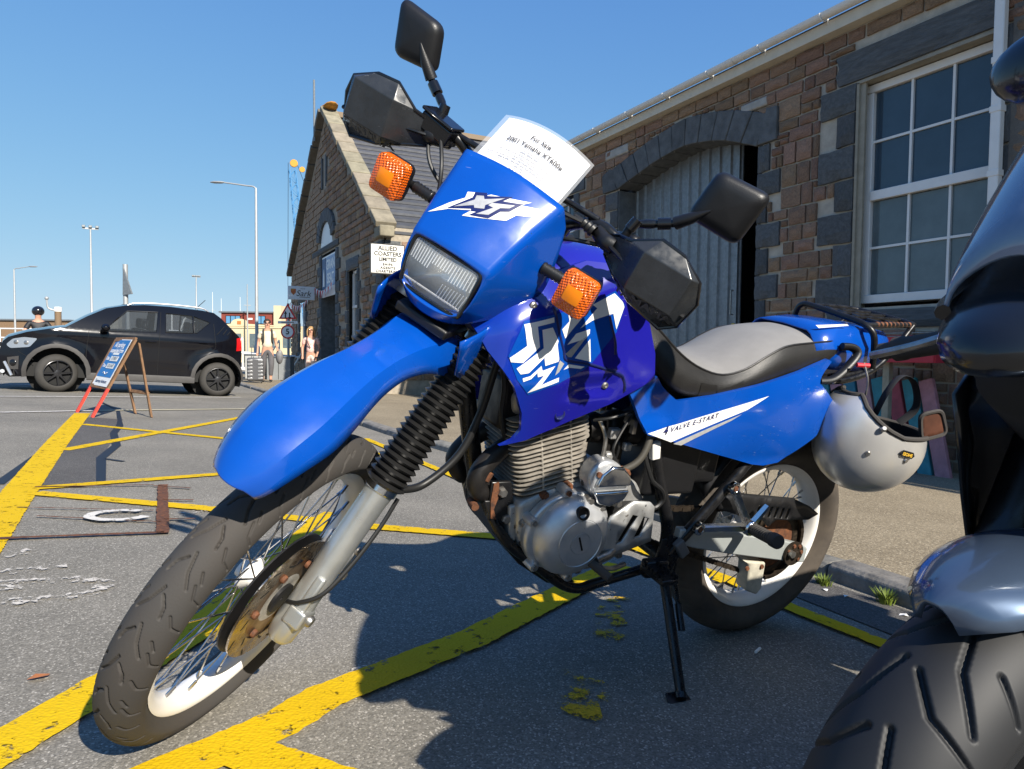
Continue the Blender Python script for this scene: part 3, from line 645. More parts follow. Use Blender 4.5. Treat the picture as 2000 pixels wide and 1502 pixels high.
MB().loft(rf).build('rear_mudguard',M_black,bike,solid=.004,ang=60)
MB().box((.47,0,.585),(.17,.21,.16)).box((.36,0,.60),(.10,.19,.14)).build('air_box',M_black,bike,bevel=.012,seg=3)
MB().box((.30,0,.70),(.40,.18,.16)).build('battery_tray',M_inside,bike,bevel=.02)
# ---- luggage rack and grab handle
rk=MB().tube(smooth_path([(-.085,-.120,.86),(-.085,-.125,.965),(-.085,-.108,1.004),(-.090,-.06,1.006),(-.100,.06,.993),(-.106,.100,.984),(-.118,.121,.964),(-.135,.124,.92),(-.150,.123,.868)],5),.0088,10)
rk.tube(smooth_path([(-.09,-.098,1.004),(-.20,-.100,1.010),(-.295,-.096,1.012),(-.318,-.078,1.011),(-.322,0,1.008),(-.318,.085,1.003),(-.295,.100,1.000),(-.20,.101,.993),(-.108,.100,.985)],5),.0080,10)
for sd in(1,-1): rk.tube(smooth_path([(.03,.125*sd,.826),(-.06,.125*sd,.835),(-.155,.123*sd,.868),(-.235,.114*sd,.93),(-.305,.102*sd,.998)],5),.0088,10)
rack=rk.build('luggage_rack',M_blackpaint,bike)
for y in(-.05,0,.05): MB().tube([(-.095,y,1.000-.05*y),(-.32,y,1.009-.03*y)],.0052,8).build('rack_bar',M_blackpaint,rack)
for x in(-.165,-.245): MB().tube([(x,-.10,1.006),(x,.10,.994)],.0055,8).build('rack_bar',M_blackpaint,rack)
for i in range(9):
    MB().ball((-.15-.017*i,.101,.990+.0012*i),(.009,.0088,.0088),8,6).build('rust_spot',M_rust,rack)
MB().tube(smooth_path([(.085,.148,.832),(.04,.155,.842),(-.01,.152,.880),(-.035,.148,.912),(-.02,.140,.926),(.012,.132,.925)],6),.0125,12,flat=.75).build('grab_handle',M_black,bike)
MB().lathe((.045,.160,.838),(0,1,0),[(0,.004),(.007,.004),(.009,0)],14).build('bolt',M_steel,bike)
# ---- engine
AX=Vector((.242,0,.970)); FXd=Vector((.970,0,-.242)); CB=Vector((.800,0,.535))
core=MB()
core.loft([[CB+AX*t+FXd*(.080*math.cos(a)*k)+Vector((0,.080*math.sin(a)*k,0)) for a in [2*math.pi*i/32 for i in range(32)]] for t,k in((-.02,1),(.09,1),(.095,1.05),(.23,1.05))],closed=True,caps=True)
cyl=core.build('cylinder',M_fin,bike)
def fin_outline(lx,wy,rear=0):
    o=rrect([(-lx,-wy),(lx,-wy),(lx,wy),(-lx,wy)],.035,5)
    return o
for i in range(17):
    t=.004+.0112*i; hd=i>8
    lx=.098 if not hd else .104; wy=.098 if not hd else .102
    if i>13: lx*=.96
    m=MB(); o=fin_outline(lx,wy); c=CB+AX*t
    m.loft([[c+FXd*a*k+Vector((0,b*k,0))+AX*h for a,b in o] for h,k in((-.0022,.97),(-.0014,1),(.0008,1),(.0016,.97))],closed=True,caps=True)
    m.build('cooling_fin',M_fin,cyl,ang=50)
for s in(.03,-.045):
    MB().tube([CB+AX*.005+FXd*s+Vector((0,.094,0)),CB+AX*.185+FXd*s+Vector((0,.097,0))],.0028,6).build('fin_rib',M_fin,cyl)
MB().box(CB+AX*.215,(.17,.16,.06),Matrix.Rotation(.243,3,'Y')).build('cylinder_head',M_fin,bike,bevel=.02,seg=3)
# crankcase: outline extruded
CO=[(.893,.500),(.885,.43),(.86,.375),(.815,.335),(.75,.315),(.66,.312),(.60,.33),(.555,.36),(.53,.42),(.535,.50),(.57,.545),(.66,.558),(.74,.552),(.82,.532)]
case=MB().prism(CO,(0,.20,0),(0,-.10,0)).build('crankcase',M_alloy,bike,bevel=.014,seg=3)
MB().prism([(.905,.488),(.893,.400),(.872,.398),(.882,.492)],(0,.17,0),(0,-.085,0)).build('case_web',M_alloy,case,bevel=.005)
# generator cover: stepped round lid on a broader flange
cc=Vector((.760,.10,.432))
flange=[(.012,.0)]
fo=[]
for i in range(48):
    a=2*math.pi*i/48; r_=.104+.012*math.cos(a-1.0)+.010*math.cos(2*a+.5); fo.append((cc.x+r_*math.cos(a)*.98,cc.z+r_*math.sin(a)))
fl=MB().prism(fo,(0,.032,0),(0,.098,0)).build('generator_flange',M_cover,bike,bevel=.010,seg=4)
lid=MB().lathe(cc,(0,1,0),[(.098,.028),(.096,.040),(.090,.052),(.080,.062),(.070,.070),(.058,.075),(.0565,.0735),(.055,.075),(.026,.0762),(.0255,.0752),(.025,.0768),(0,.077)],64).build('generator_lid',M_cover,fl,ang=25)
MB().box(cc+Vector((0,.0775,0)),(.004,.0015,.036),Matrix.Rotation(.4,3,'Y')).build('slot_mark',M_inside,lid)
MB().lathe(cc+Vector((.005,.064,.070)),(0,1,.25),[(0,.006),(.010,.006),(.012,.012),(.015,.012),(.016,0)],20).build('plug',M_black,lid)
for a in(20,75,125,170,215,262,318):
    c=cc+Vector((math.cos(R(a))*.112,.028,math.sin(R(a))*.110))
    MB().lathe(c,(0,1,0),[(.012,-.03),(.012,.004),(.010,.008),(0,.008)],14).build('bolt_boss',M_cover,fl)
    MB().lathe(c+Vector((0,.008,0)),(0,1,0),[(.0065,0),(.0065,.005),(.003,.005),(.003,.002),(0,.002)],12).build('bolt',M_rust if a in(75,125) else M_steel,fl)
# starter gear cover, two lobes
so_=[]
for i in range(40):
    a=2*math.pi*i/40; r_=.056+.008*math.cos(2*(a-.7)); so_.append((.690+r_*math.cos(a),.563+r_*math.sin(a)))
stc=MB().prism(so_,(0,.055,0),(0,.095,0)).build('starter_cover',M_cover,bike,bevel=.012,seg=4)
MB().prism([(.735,.560),(.725,.590),(.700,.610),(.668,.606),(.645,.585),(.640,.562)],(0,.014,0),(0,.150,0)).build('starter_boss',M_polish,stc,bevel=.005,seg=3)
MB().prism([(.738,.548),(.640,.550),(.652,.525),(.690,.512),(.722,.520)],(0,.014,0),(0,.150,0)).build('starter_boss',M_polish,stc,bevel=.005,seg=3)
for x,z in((.728,.588),(.648,.588),(.735,.523),(.655,.512),(.700,.505)):
    MB().lathe((x,.145,z),(0,1,0),[(.0095,-.02),(.0095,.004),(.0065,.005),(.0065,.010),(0,.010)],14).build('bolt',M_rust if z>.55 else M_steel,stc)
# sprocket guard plate with two slanted windows
def quad(a): return a
MB().panel([(.668,.480),(.610,.517),(.560,.512),(.545,.50),(.533,.408),(.648,.374),(.690,.40)],lambda x,z:Vector((x,.150,z)),.02,holes=[[(.640,.405),(.622,.412),(.588,.478),(.606,.482)],[(.590,.418),(.570,.424),(.553,.470),(.572,.476)]]).build('sprocket_guard',M_alloy,bike,solid=.006,ang=30)
MB().box((.60,.115,.45),(.10,.03,.09)).build('sprocket_hollow',M_inside,bike)
# exhaust: twin headers swept round to the right
for y0,ins in((.045,0),(-.05,.012)):
    MB().tube(smooth_path([(.885,y0,.632),(.930,y0*1.2,.615),(.970,y0*1.3,.580),(.986,y0*1.35,.545),(.968,y0*1.2,.512),(.93,y0-.03,.50),(.88,-.09,.49),(.78,-.145,.44),(.60,-.15,.42)],6),.0225,18).build('exhaust_header',M_exh,bike)
MB().lathe((.972,.055,.560),(-.5,-.05,.9),[(.0228,-.012),(.0245,-.010),(.0245,.010),(.0228,.012)],24).build('header_clamp',M_rust,bike)
MB().tube(smooth_path([(.62,-.15,.42),(.40,-.16,.46),(.20,-.17,.56),(-.05,-.18,.66),(-.22,-.18,.70)],6),[.022]*7+[.03]*6+[.048]*12,18).build('silencer',M_exh,bike)
# frame
fr=MB()
fr.tube(smooth_path([(1.06,0,.99),(1.03,0,.80),(.985,0,.62),(.955,0,.52)],5),.021,16)
for sd in(1,-1):
    fr.tube(smooth_path([(.957,.012*sd,.53),(.945,.055*sd,.475),(.90,.085*sd,.405),(.82,.10*sd,.345),(.74,.105*sd,.288),(.69,.11*sd,.274),(.645,.108*sd,.280),(.50,.10*sd,.30),(.43,.10*sd,.32)],6),.0125,12)
    fr.tube(smooth_path([(.58,.095*sd,.80),(.553,.105*sd,.66),(.520,.11*sd,.56),(.455,.112*sd,.425),(.448,.112*sd,.33)],6),.0165,14)
    fr.tube(smooth_path([(.438,.116*sd,.350),(.375,.122*sd,.430),(.255,.128*sd,.590),(.13,.125*sd,.75)],6),.0145,14)
    fr.tube(smooth_path([(.95,.04*sd,.93),(.60,.09*sd,.84),(.30,.11*sd,.80),(-.15,.10*sd,.85)],6),.013,12)
fr.tube([(.44,-.12,.335),(.44,.12,.335)],.02,14)
frame_o=fr.build('frame',M_blackpaint,bike)
MB().prism([(.955,.545),(.905,.545),(.885,.475),(.915,.430),(.950,.455)],(0,.012,0),(0,.064,0)).build('engine_bracket',M_blackpaint,frame_o,bevel=.003)
MB().prism([(.950,.542),(.938,.545),(.932,.515),(.940,.48),(.930,.455),(.944,.458),(.951,.50)],(0,.003,0),(0,.0755,0)).build('rust_patch',M_rust,frame_o)
for x,z,mm in((.925,.520,M_steel),(.905,.455,M_steel)): MB().lathe((x,.074,z),(0,1,0),[(0,.012),(.009,.012),(.0115,.008),(.0115,0)],6).build('bolt',mm,frame_o,ang=20)
MB().tube([(.982,.04,.488),(.985,.075,.486)],.009,10).build('bolt',M_rust,frame_o)
MB().prism([(.965,.50),(.93,.42),(.85,.335),(.76,.275),(.68,.262),(.68,.272),(.76,.288),(.84,.348),(.91,.425),(.945,.50)],(0,.15,0),(0,-.075,0)).build('skid_plate',M_black,bike,bevel=.003)
# carburettor, hoses, wiring: the dark clutter behind the cylinder
cbm=MB().lathe((.70,.02,.655),(-1,0,.05),[(.035,0),(.038,.03),(.03,.05),(.042,.06),(.042,.10),(.036,.11),(.05,.15)],20).box((.635,.03,.615),(.06,.07,.07))
carb=cbm.build('carburettor',M_exh,bike,bevel=.004)
for c,d in(((.65,.075,.66),(.030,.02,.026)),((.612,.085,.63),(.022,.016,.02)),((.66,.08,.60),(.02,.02,.03))): MB().box(c,d).build('carb_fitting',M_alloy,carb,bevel=.004)
MB().lathe((.640,.105,.705),(0,1,0),[(0,.006),(.013,.006),(.015,0)],6).box((.632,.118,.692),(.010,.012,.034)).build('fuel_tap',M_steel,bike,ang=20)
MB().tube(smooth_path([(.585,.12,.705),(.592,.135,.66),(.62,.14,.61),(.68,.125,.575),(.745,.115,.555)],6),.0085,10).build('breather_hose',mat('hose_grey',(.055,.05,.04),.6),bike)
MB().tube(smooth_path([(.60,.13,.64),(.585,.14,.60),(.565,.145,.565),(.53,.145,.54),(.515,.14,.51),(.54,.14,.49),(.575,.145,.505)],6),.006,8).build('wiring_loom',M_hose,bike)
MB().box((.560,.125,.635),(.024,.016,.045),Matrix.Rotation(.2,3,'Y')).build('wiring_plug',M_white,bike,bevel=.003)
for p in range(7):
    a=Vector((.56+.12*random.random(),.03+.07*random.random(),.55+.16*random.random())); b=a+Vector((-.08*random.random(),.02,.10*random.random()-.05))
    MB().tube(smooth_path([a,a.lerp(b,.5)+Vector((0,.015,.02)),b]),.004,6).build('wire',M_hose,bike)
MB().box((.93,0,.72),(.05,.13,.12)).box((.90,.05,.66),(.05,.06,.05)).build('oil_cooler_horn',M_exh,bike,bevel=.012,seg=3)
# gear lever
MB().tube(smooth_path([(.60,.15,.352),(.66,.175,.360),(.712,.18,.375)]),.006,8).build('gear_lever',M_steel,bike)
MB().tube([(.712,.165,.375),(.695,.225,.365)],.0105,12).build('gear_lever_rubber',M_rubber,bike)
# rider footrest (left), side stand with springs
for sd in(1,-1):
    pg=MB().box((.515,.185*sd,.335),(.050,.085,.014)).build('footrest',M_blackpaint,bike,bevel=.003)
    for i in range(6):
        for x in(.494,.536): MB().box((x,(.150+.014*i)*sd,.345),(.006,.007,.009)).build('footrest_tooth',M_blackpaint,pg)
    MB().box((.49,.135*sd,.325),(.07,.03,.045)).build('footrest_bracket',M_blackpaint,bike,bevel=.006)
f0=Vector((.452,.125,.315)); f1=Vector((.488,.312,.092))
sst=MB().tube([f0,f0.lerp(f1,.15),f1],[.016,.013,.0125],14).tube([f1,f1+Vector((.004,.010,-.008))],.014,12).build('side_stand',M_blackpaint,bike)
MB().prism([(-.028,-.020),(.030,-.022),(.038,.0),(.028,.022),(-.028,.018)],(0,.0,.006),f1+Vector((.004,.006,-.016)),(1,0,0),(0,.97,-.23)).build('stand_foot',M_blackpaint,sst,bevel=.002)
sp=[]
a=f0+Vector((-.030,.012,-.01)); b=f0.lerp(f1,.52)+Vector((-.026,.008,0))
for i in range(100):
    t=i/99; c=a.lerp(b,t*.55); sp.append(c+Vector((math.cos(i*.9)*.0055,math.sin(i*.9)*.0055,0)))
MB().tube(sp,.0014,5).tube([a,a+Vector((0,0,.03))],.003,6).tube([a.lerp(b,.55),b],.009,10).build('stand_spring',M_blackpaint,sst)
MB().prism([(.40,.345),(.43,.40),(.475,.395),(.48,.30),(.43,.285)],(0,.008,0),(0,.118,0)).build('stand_bracket',M_blackpaint,sst,bevel=.002)
MB().box((.415,.135,.372),(.028,.02,.05),Matrix.Rotation(.7,3,'Y')).build('stand_switch',mat('grey_box',(.12,.12,.12),.5),bike,bevel=.004)
# ---- rear wheel, swing arm, chain
TR=lambda p:Vector(p)+RA
rw=spoked_wheel('rear_wheel',TR,(.3235,.060,.2295,.036,480,40,[[(.0,.006),(.03,.024),(.05,.050)],[(.05,.010),(.075,.040),(.085,.072)]],.0968),.2295,.038,.065,.038,36,bike,mat('dusty_rubber',(.115,.095,.075),.85,col2=(.06,.052,.045),vscale=7,spec=.2))
for sd in(1,-1):
    sw=MB().loft([[Vector((x,sd*(.115+e),z+h)) for e,h in((-.012,-hh),(.012,-hh),(.012,hh),(-.012,hh))] for x,z,hh in((.42,.40,.020),(.36,.388,.026),(.24,.366,.030),(.05,.333,.032),(-.06,.310,.028),(-.085,.303,.022))],closed=True,caps=True).build('swing_arm',mat('swingarm_grey',(.42,.45,.44),.4,.35,var=.1),bike,bevel=.004)
    MB().lathe((-.020,.128*sd,.318),(0,sd,0),[(0,.018),(.011,.018),(.013,.014),(.013,.008),(.036,.008),(.036,0)],24).build('chain_adjuster',M_chain,sw)
    for k in range(5):
        a=R(20+50*k); MB().lathe((-.020+.027*math.cos(a),.136*sd,.318+.027*math.sin(a)),(0,sd,0),[(0,.004),(.005,.004),(.006,0)],10).build('snail_pin',M_rust,sw)
MB().tube([(0,-.16,.3235),(0,.15,.3235)],.01,12).build('rear_axle',M_steel,bike)
# sprocket
sp=[]
NT=45
for i in range(NT*4):
    a=2*math.pi*i/(NT*4); r_=.106+.0045*(1 if i%4 in(0,1) else -1)*.9; sp.append((r_*math.cos(a),r_*math.sin(a)))
inn=[(.078*math.cos(2*math.pi*i/40),.078*math.sin(2*math.pi*i/40)) for i in range(40)]
MB().panel(sp,lambda a,b:Vector((a,.072,.3235+b)),.02,holes=[inn]).build('rear_sprocket',M_chain,rw,solid=.006,ang=30)
MB().lathe(RA,(0,1,0),[(.03,.05),(.05,.055),(.082,.066),(.082,.071),(.06,.073),(.03,.076)],32).build('sprocket_carrier',M_rust,rw)
def link_run(p,q,n):
    for i in range(n):
        c=Vector(p).lerp(Vector(q),(i+.5)/n); d=(Vector(q)-Vector(p)).normalized(); u=d.cross(Vector((0,1,0)))
        L=(Vector(q)-Vector(p)).length/n; w=.0065
        MB().prism([(-L*.62,-w*.6),(-L*.35,-w),(0,-w*.75),(L*.35,-w),(L*.62,-w*.6),(L*.62,w*.6),(L*.35,w),(0,w*.75),(-L*.35,w),(-L*.62,w*.6)],(0,.016 if i%2 else .011,0),c-Vector((0,.008 if i%2 else .0055,0)),tuple(d),tuple(u)).build('chain_link',M_chain,chain,smooth=False)
chain=MB().tube([(.58,.075,.463),(0,.075,.432)],.003,6).tube([(.58,.075,.405),(0,.075,.215)],.003,6).build('drive_chain',M_chain,bike)
link_run((.56,.075,.462),(.02,.075,.433),34); link_run((.56,.075,.395),(.02,.075,.216),36)
for i in range(22):
    a=R(92+176*i/21); c=RA+Vector((math.cos(a)*.1085,.075,math.sin(a)*.1085))
    MB().prism([(-.010,-.0055),(.010,-.0055),(.010,.0055),(-.010,.0055)],(0,.015,0),c-Vector((0,.0075,0)),(-math.sin(a),0,math.cos(a)),(math.cos(a),0,math.sin(a))).build('chain_link',M_chain,chain,smooth=False)
MB().prism([(.150,.300),(.062,.288),(.052,.205),(.066,.186),(.112,.203),(.128,.285)],(0,.045,0),(0,.072,0)).build('chain_slider',mat('nylon',(.50,.47,.38),.6,var=.3,vscale=40),bike,bevel=.006,seg=3)
for x in(.135,.078): MB().lathe((x,.117,.278),(0,1,0),[(0,.005),(.006,.005),(.007,0)],10).build('bolt',M_rust,bike)
slots=[]
for i in range(6):
    x=.155-.024*i; slots.append([(x+.006,.440-.003*i),(x-.006,.438-.003*i),(x-.010,.470-.003*i),(x+.002,.472-.003*i)])
cg=MB().panel([(.305,.470),(.300,.506),(.232,.508),(.026,.486),(-.05,.458),(-.097,.432),(-.06,.416),(.03,.420),(.075,.424),(.100,.404),(.13,.428),(.20,.438)],lambda x,z:Vector((x,.122-.4*max(0,z-.49),z)),.02,holes=slots).build('chain_guard',M_black,bike,solid=.005,ang=40)
# passenger footrest hanger, left
def bar(a,b,w0,w1,t=.010):
    a=Vector(a);b=Vector(b);d=(b-a).normalized();u=d.cross(Vector((0,1,0)))
    return [[a+u*w0*s+Vector((0,e,0)) for s,e in((1,0),(.5,t),(-.5,t),(-1,0))],[b+u*w1*s+Vector((0,e,0)) for s,e in((1,0),(.5,t),(-.5,t),(-1,0))]]
hg=MB()
J=(.208,.150,.424)
for q,w0 in(((.298,.148,.540),.012),((.386,.148,.432),.012),((.165,.152,.486),.008)): hg.loft(bar(q,J,w0,.014),closed=True,caps=True)
hang=hg.lathe(J,(0,1,0),[(.022,-.002),(.022,.010),(.018,.014),(0,.014)],20).lathe((.298,.146,.540),(0,1,0),[(.017,0),(.017,.010),(.013,.013),(.0095,.013),(.0095,.004),(0,.004)],20).lathe((.386,.146,.432),(0,1,0),[(.017,0),(.017,.010),(.013,.013),(.0095,.013),(.0095,.004),(0,.004)],20).build('footrest_hanger',M_polish,bike,ang=45)
for c in((.298,.150,.540),(.386,.150,.432)): MB().lathe(c,(0,1,0),[(0,.010),(.0065,.010),(.008,.007),(.008,0)],12).build('bolt',M_rust,hang)
pr=[(0,-.004),(.012,-.004)]
for i in range(9): pr+=[(.0165,.010*i),(.0165,.010*i+.006),(.0135,.010*i+.007),(.0135,.010*i+.009)]
MB().lathe((.204,.165,.424),(.30,.95,.19),pr+[(.019,.092),(.019,.112),(.016,.116),(0,.116)],22).build('footrest_rubber',M_rubber,hang,ang=40)

# ---- more of the engine's clutter: gaskets, oil pipe, plug lead, case bolts, cables
M_gask=mat('gasket_dark',(.03,.028,.025),.8)
MB().loft([[CB+AX*t+FXd*a+Vector((0,b,0)) for a,b in fin_outline(.094,.094)] for t in(-.004,.0015)],closed=True).build('base_gasket',M_gask,cyl)
MB().tube(smooth_path([(.70,.112,.545),(.705,.120,.60),(.700,.112,.66),(.715,.095,.70)]),.0048,8).build('oil_pipe',M_steel,bike)
MB().tube(smooth_path([(.735,.10,.70),(.70,.125,.715),(.64,.12,.735),(.60,.10,.77)]),.0040,8).build('plug_lead',M_hose,bike)
MB().tube(smooth_path([(.66,.13,.60),(.69,.135,.64),(.66,.12,.69),(.62,.11,.74)]),.0034,8).build('clutch_cable',M_hose,bike)
for x,z in((.872,.455),(.860,.402),(.815,.352),(.70,.322),(.64,.328),(.585,.352),(.83,.520),(.77,.540)):
    MB().lathe((x,.100,z),(0,1,0),[(.0105,-.01),(.0105,.006),(.0065,.007),(.0065,.012),(0,.012)],12).build('case_bolt',M_steel if z<.5 else M_rust,case)
for i in range(5): MB().box((.755+.03*i-.06,.094+.0,.512),(.018,.02,.012)).build('case_rib',M_alloy,case,bevel=.003)
MB().box((.885,.06,.560),(.02,.05,.05)).build('head_steady',M_blackpaint,frame_o,bevel=.004)
MB().tube(smooth_path([(.99,.05,.86),(.965,.075,.78),(.955,.07,.70),(.93,.06,.64)]),.006,8).build('wiring_loom',M_hose,bike)
MB().tube([(.62,.13,.395),(.66,.155,.385),(.70,.165,.38)],.010,10).build('gear_shaft',M_steel,bike)
# ================================================================ ground
def ground_mat(name,c1,c2,cg,agg=130,bump=.0022,rough=.9,patch=None):
    m=bpy.data.materials.new(name); m.use_nodes=True; nt=m.node_tree; L=nt.links; b=nt.nodes['Principled BSDF']
    b.inputs['Roughness'].default_value=rough; b.inputs['Specular IOR Level'].default_value=.3
    tc=nn(nt,'ShaderNodeTexCoord'); co=tc.outputs['Object']
    v=nn(nt,'ShaderNodeTexVoronoi',i_Scale=agg); L.new(co,v.inputs['Vector'])
    n1=nn(nt,'ShaderNodeTexNoise',i_Scale=1.1,i_Detail=8,i_Roughness=.68); L.new(co,n1.inputs['Vector'])
    n2=nn(nt,'ShaderNodeTexNoise',i_Scale=agg*.45,i_Detail=4); L.new(co,n2.inputs['Vector'])
    mx=nn(nt,'ShaderNodeMix',data_type='RGBA'); mx.inputs['A'].default_value=(*c1,1); mx.inputs['B'].default_value=(*c2,1)
    mr=nn(nt,'ShaderNodeMapRange'); mr.inputs['From Min'].default_value=.35; mr.inputs['From Max'].default_value=.65
    L.new(n1.outputs['Fac'],mr.inputs['Value']); L.new(mr.outputs['Result'],mx.inputs['Factor'])
    # stones: every cell its own tone
    sep=nn(nt,'ShaderNodeSeparateColor'); L.new(v.outputs['Color'],sep.inputs[0])
    st=nn(nt,'ShaderNodeMapRange'); st.inputs['From Min'].default_value=.0; st.inputs['From Max'].default_value=1; st.inputs['To Min'].default_value=.68; st.inputs['To Max'].default_value=1.26
    L.new(sep.outputs[0],st.inputs['Value'])
    ml=nn(nt,'ShaderNodeMix',data_type='RGBA',blend_type='MULTIPLY'); ml.inputs['Factor'].default_value=1
    L.new(mx.outputs['Result'],ml.inputs['A']); L.new(st.outputs['Result'],ml.inputs['B'])
    m2=nn(nt,'ShaderNodeMix',data_type='RGBA'); m2.inputs['B'].default_value=(*cg,1)
    g=nn(nt,'ShaderNodeMapRange'); g.inputs['From Min'].default_value=.86; g.inputs['From Max'].default_value=.98; L.new(sep.outputs[1],g.inputs['Value'])
    L.new(ml.outputs['Result'],m2.inputs['A']); L.new(g.outputs['Result'],m2.inputs['Factor']); L.new(m2.outputs['Result'],b.inputs['Base Color'])
    hs=nn(nt,'ShaderNodeMath',operation='MULTIPLY_ADD',i_1=-.8); L.new(v.outputs['Distance'],hs.inputs[0]); L.new(n2.outputs['Fac'],hs.inputs[2])
    bp=nn(nt,'ShaderNodeBump',i_Strength=.9,i_Distance=bump); L.new(hs.outputs[0],bp.inputs['Height']); L.new(bp.outputs[0],b.inputs['Normal'])
    return m
M_asph=ground_mat('worn_asphalt',(.150,.139,.118),(.215,.198,.166),(.40,.37,.32),agg=250,bump=.0011)
M_pave=ground_mat('pavement_tarmac',(.205,.165,.108),(.275,.225,.150),(.44,.37,.26),agg=150,bump=.0016)
M_patch=ground_mat('patched_asphalt',(.075,.070,.066),(.098,.092,.086),(.17,.16,.145),agg=240,bump=.0012)
def sheet(name,poly,m,lift=.004,step=.5,kind='structure',parent=None,label=None):
    mb=MB().panel(poly,lambda x,y:Vector((x,y,gz(x,y)+lift)),step)
    for i,q in enumerate(mb.f):
        a,b,c=(mb.v[k] for k in q[:3])
        if (b-a).cross(c-a).z<0: mb.f[i]=q[::-1]
    me=bpy.data.meshes.new(name); me.from_pydata([tuple(p) for p in mb.v],[],mb.f); me.update()
    o=link(name,me,m,parent,smooth=False)
    if kind: o['kind']=kind
    return o
# road: one sheet with the camber of the place, running out to the horizon
xs=[-900,-300,-90,-30,-9,-6,-3,0,2,4,9,30,90,300,900]; ys=[-1500,-500,-160,-60,-30,-15,-8,-4,-2,0,2,4,12,60,300]
V=[(x,y,gz(x,y)) for y in ys for x in xs]; n=len(xs)
MB().add(V,[(j*n+i,j*n+i+1,(j+1)*n+i+1,(j+1)*n+i) for j in range(len(ys)-1) for i in range(n-1)]).build('road',M_asph,None,smooth=False)['kind']='structure'
KX=[(6,-.72),(.4,-.76),(-.35,-.80),(-3.8,-.76),(-5.6,-.62),(-14.5,-.42),(-17.5,-.30),(-30,.1)]
def kx(y):
    for (y0,x0),(y1,x1) in zip(KX,KX[1:]):
        if y<=y0 and y>=y1: return x0+(x1-x0)*(y0-y)/(y0-y1)
    return KX[-1][1] if y<-30 else KX[0][1]
yy=[6-.9*i for i in range(41)]
sheet('pavement',[(kx(y)-.13,y) for y in yy]+[(-9.5,-30),(-9.5,6)],M_pave,.058,.9)
M_kerb=mat('kerb_granite',(.23,.215,.19),.85,var=.45,vscale=14,bump=.004,bscale=45,objrand=.15)
kb=MB().add([(kx(y)-.14,y,gz(kx(y),y)+z) for y in yy for z in(-.05,.05)],[(2*i,2*i+1,2*i+3,2*i+2) for i in range(len(yy)-1)]).build('kerb',M_kerb,None,smooth=False); kb['kind']='structure'
for a,b in zip(yy,yy[1:]):
    xa,xb=kx(a),kx(b); j=random.uniform(-.008,.008)
    def sec(x,y): return [Vector((x-.135,y,gz(x,y)-.05)),Vector((x-.135,y,gz(x,y)+.060+j)),Vector((x-.03+j,y,gz(x,y)+.062+j)),Vector((x-.006+j,y,gz(x,y)+.046+j)),Vector((x+.006+j,y,gz(x,y)-.05))]
    MB().loft([sec(xa,a-.007),sec((xa+xb)/2+random.uniform(-.006,.006),(a+b)/2),sec(xb,b+.007)],caps=True).build('kerb_stone',M_kerb,kb,bevel=.008,ang=30)
sheet('gutter_patch',[(-.74,1.5),(-.42,1.5),(-.45,.3),(-.47,-.4),(-.74,-.4)],M_patch,.004,.3)
sheet('asphalt_patch',[(2.27,-7.1),(1.90,-6.9),(1.90,-5.4),(1.92,-3.8),(1.86,-2.87),(2.25,-2.83)],M_patch,.004,.4)
M_seam=mat('bitumen_seam',(.012,.014,.020),.55)
for pl in([(1.93,-6.9),(1.90,-6.2),(1.92,-5.5),(1.86,-4.6),(1.92,-3.9),(1.86,-2.87)],[(2.30,-6.0),(2.29,-4.6),(2.33,-2.9)],[(1.78,-3.72),(1.90,-3.86)],[(2.25,-9.5),(2.0,-8.2),(1.93,-6.9)]):
    w=.028; P=[Vector(p) for p in pl]; Lf=[];Rt=[]
    for i,p in enumerate(P):
        t=(P[min(i+1,len(P)-1)]-P[max(i-1,0)]).normalized(); nr=Vector((-t.y,t.x)); k=w*random.uniform(.6,1.2); Lf.append(tuple(p+nr*k)); Rt.append(tuple(p-nr*k))
    sheet('tar_seam',Lf+Rt[::-1],M_seam,.0045,.3)
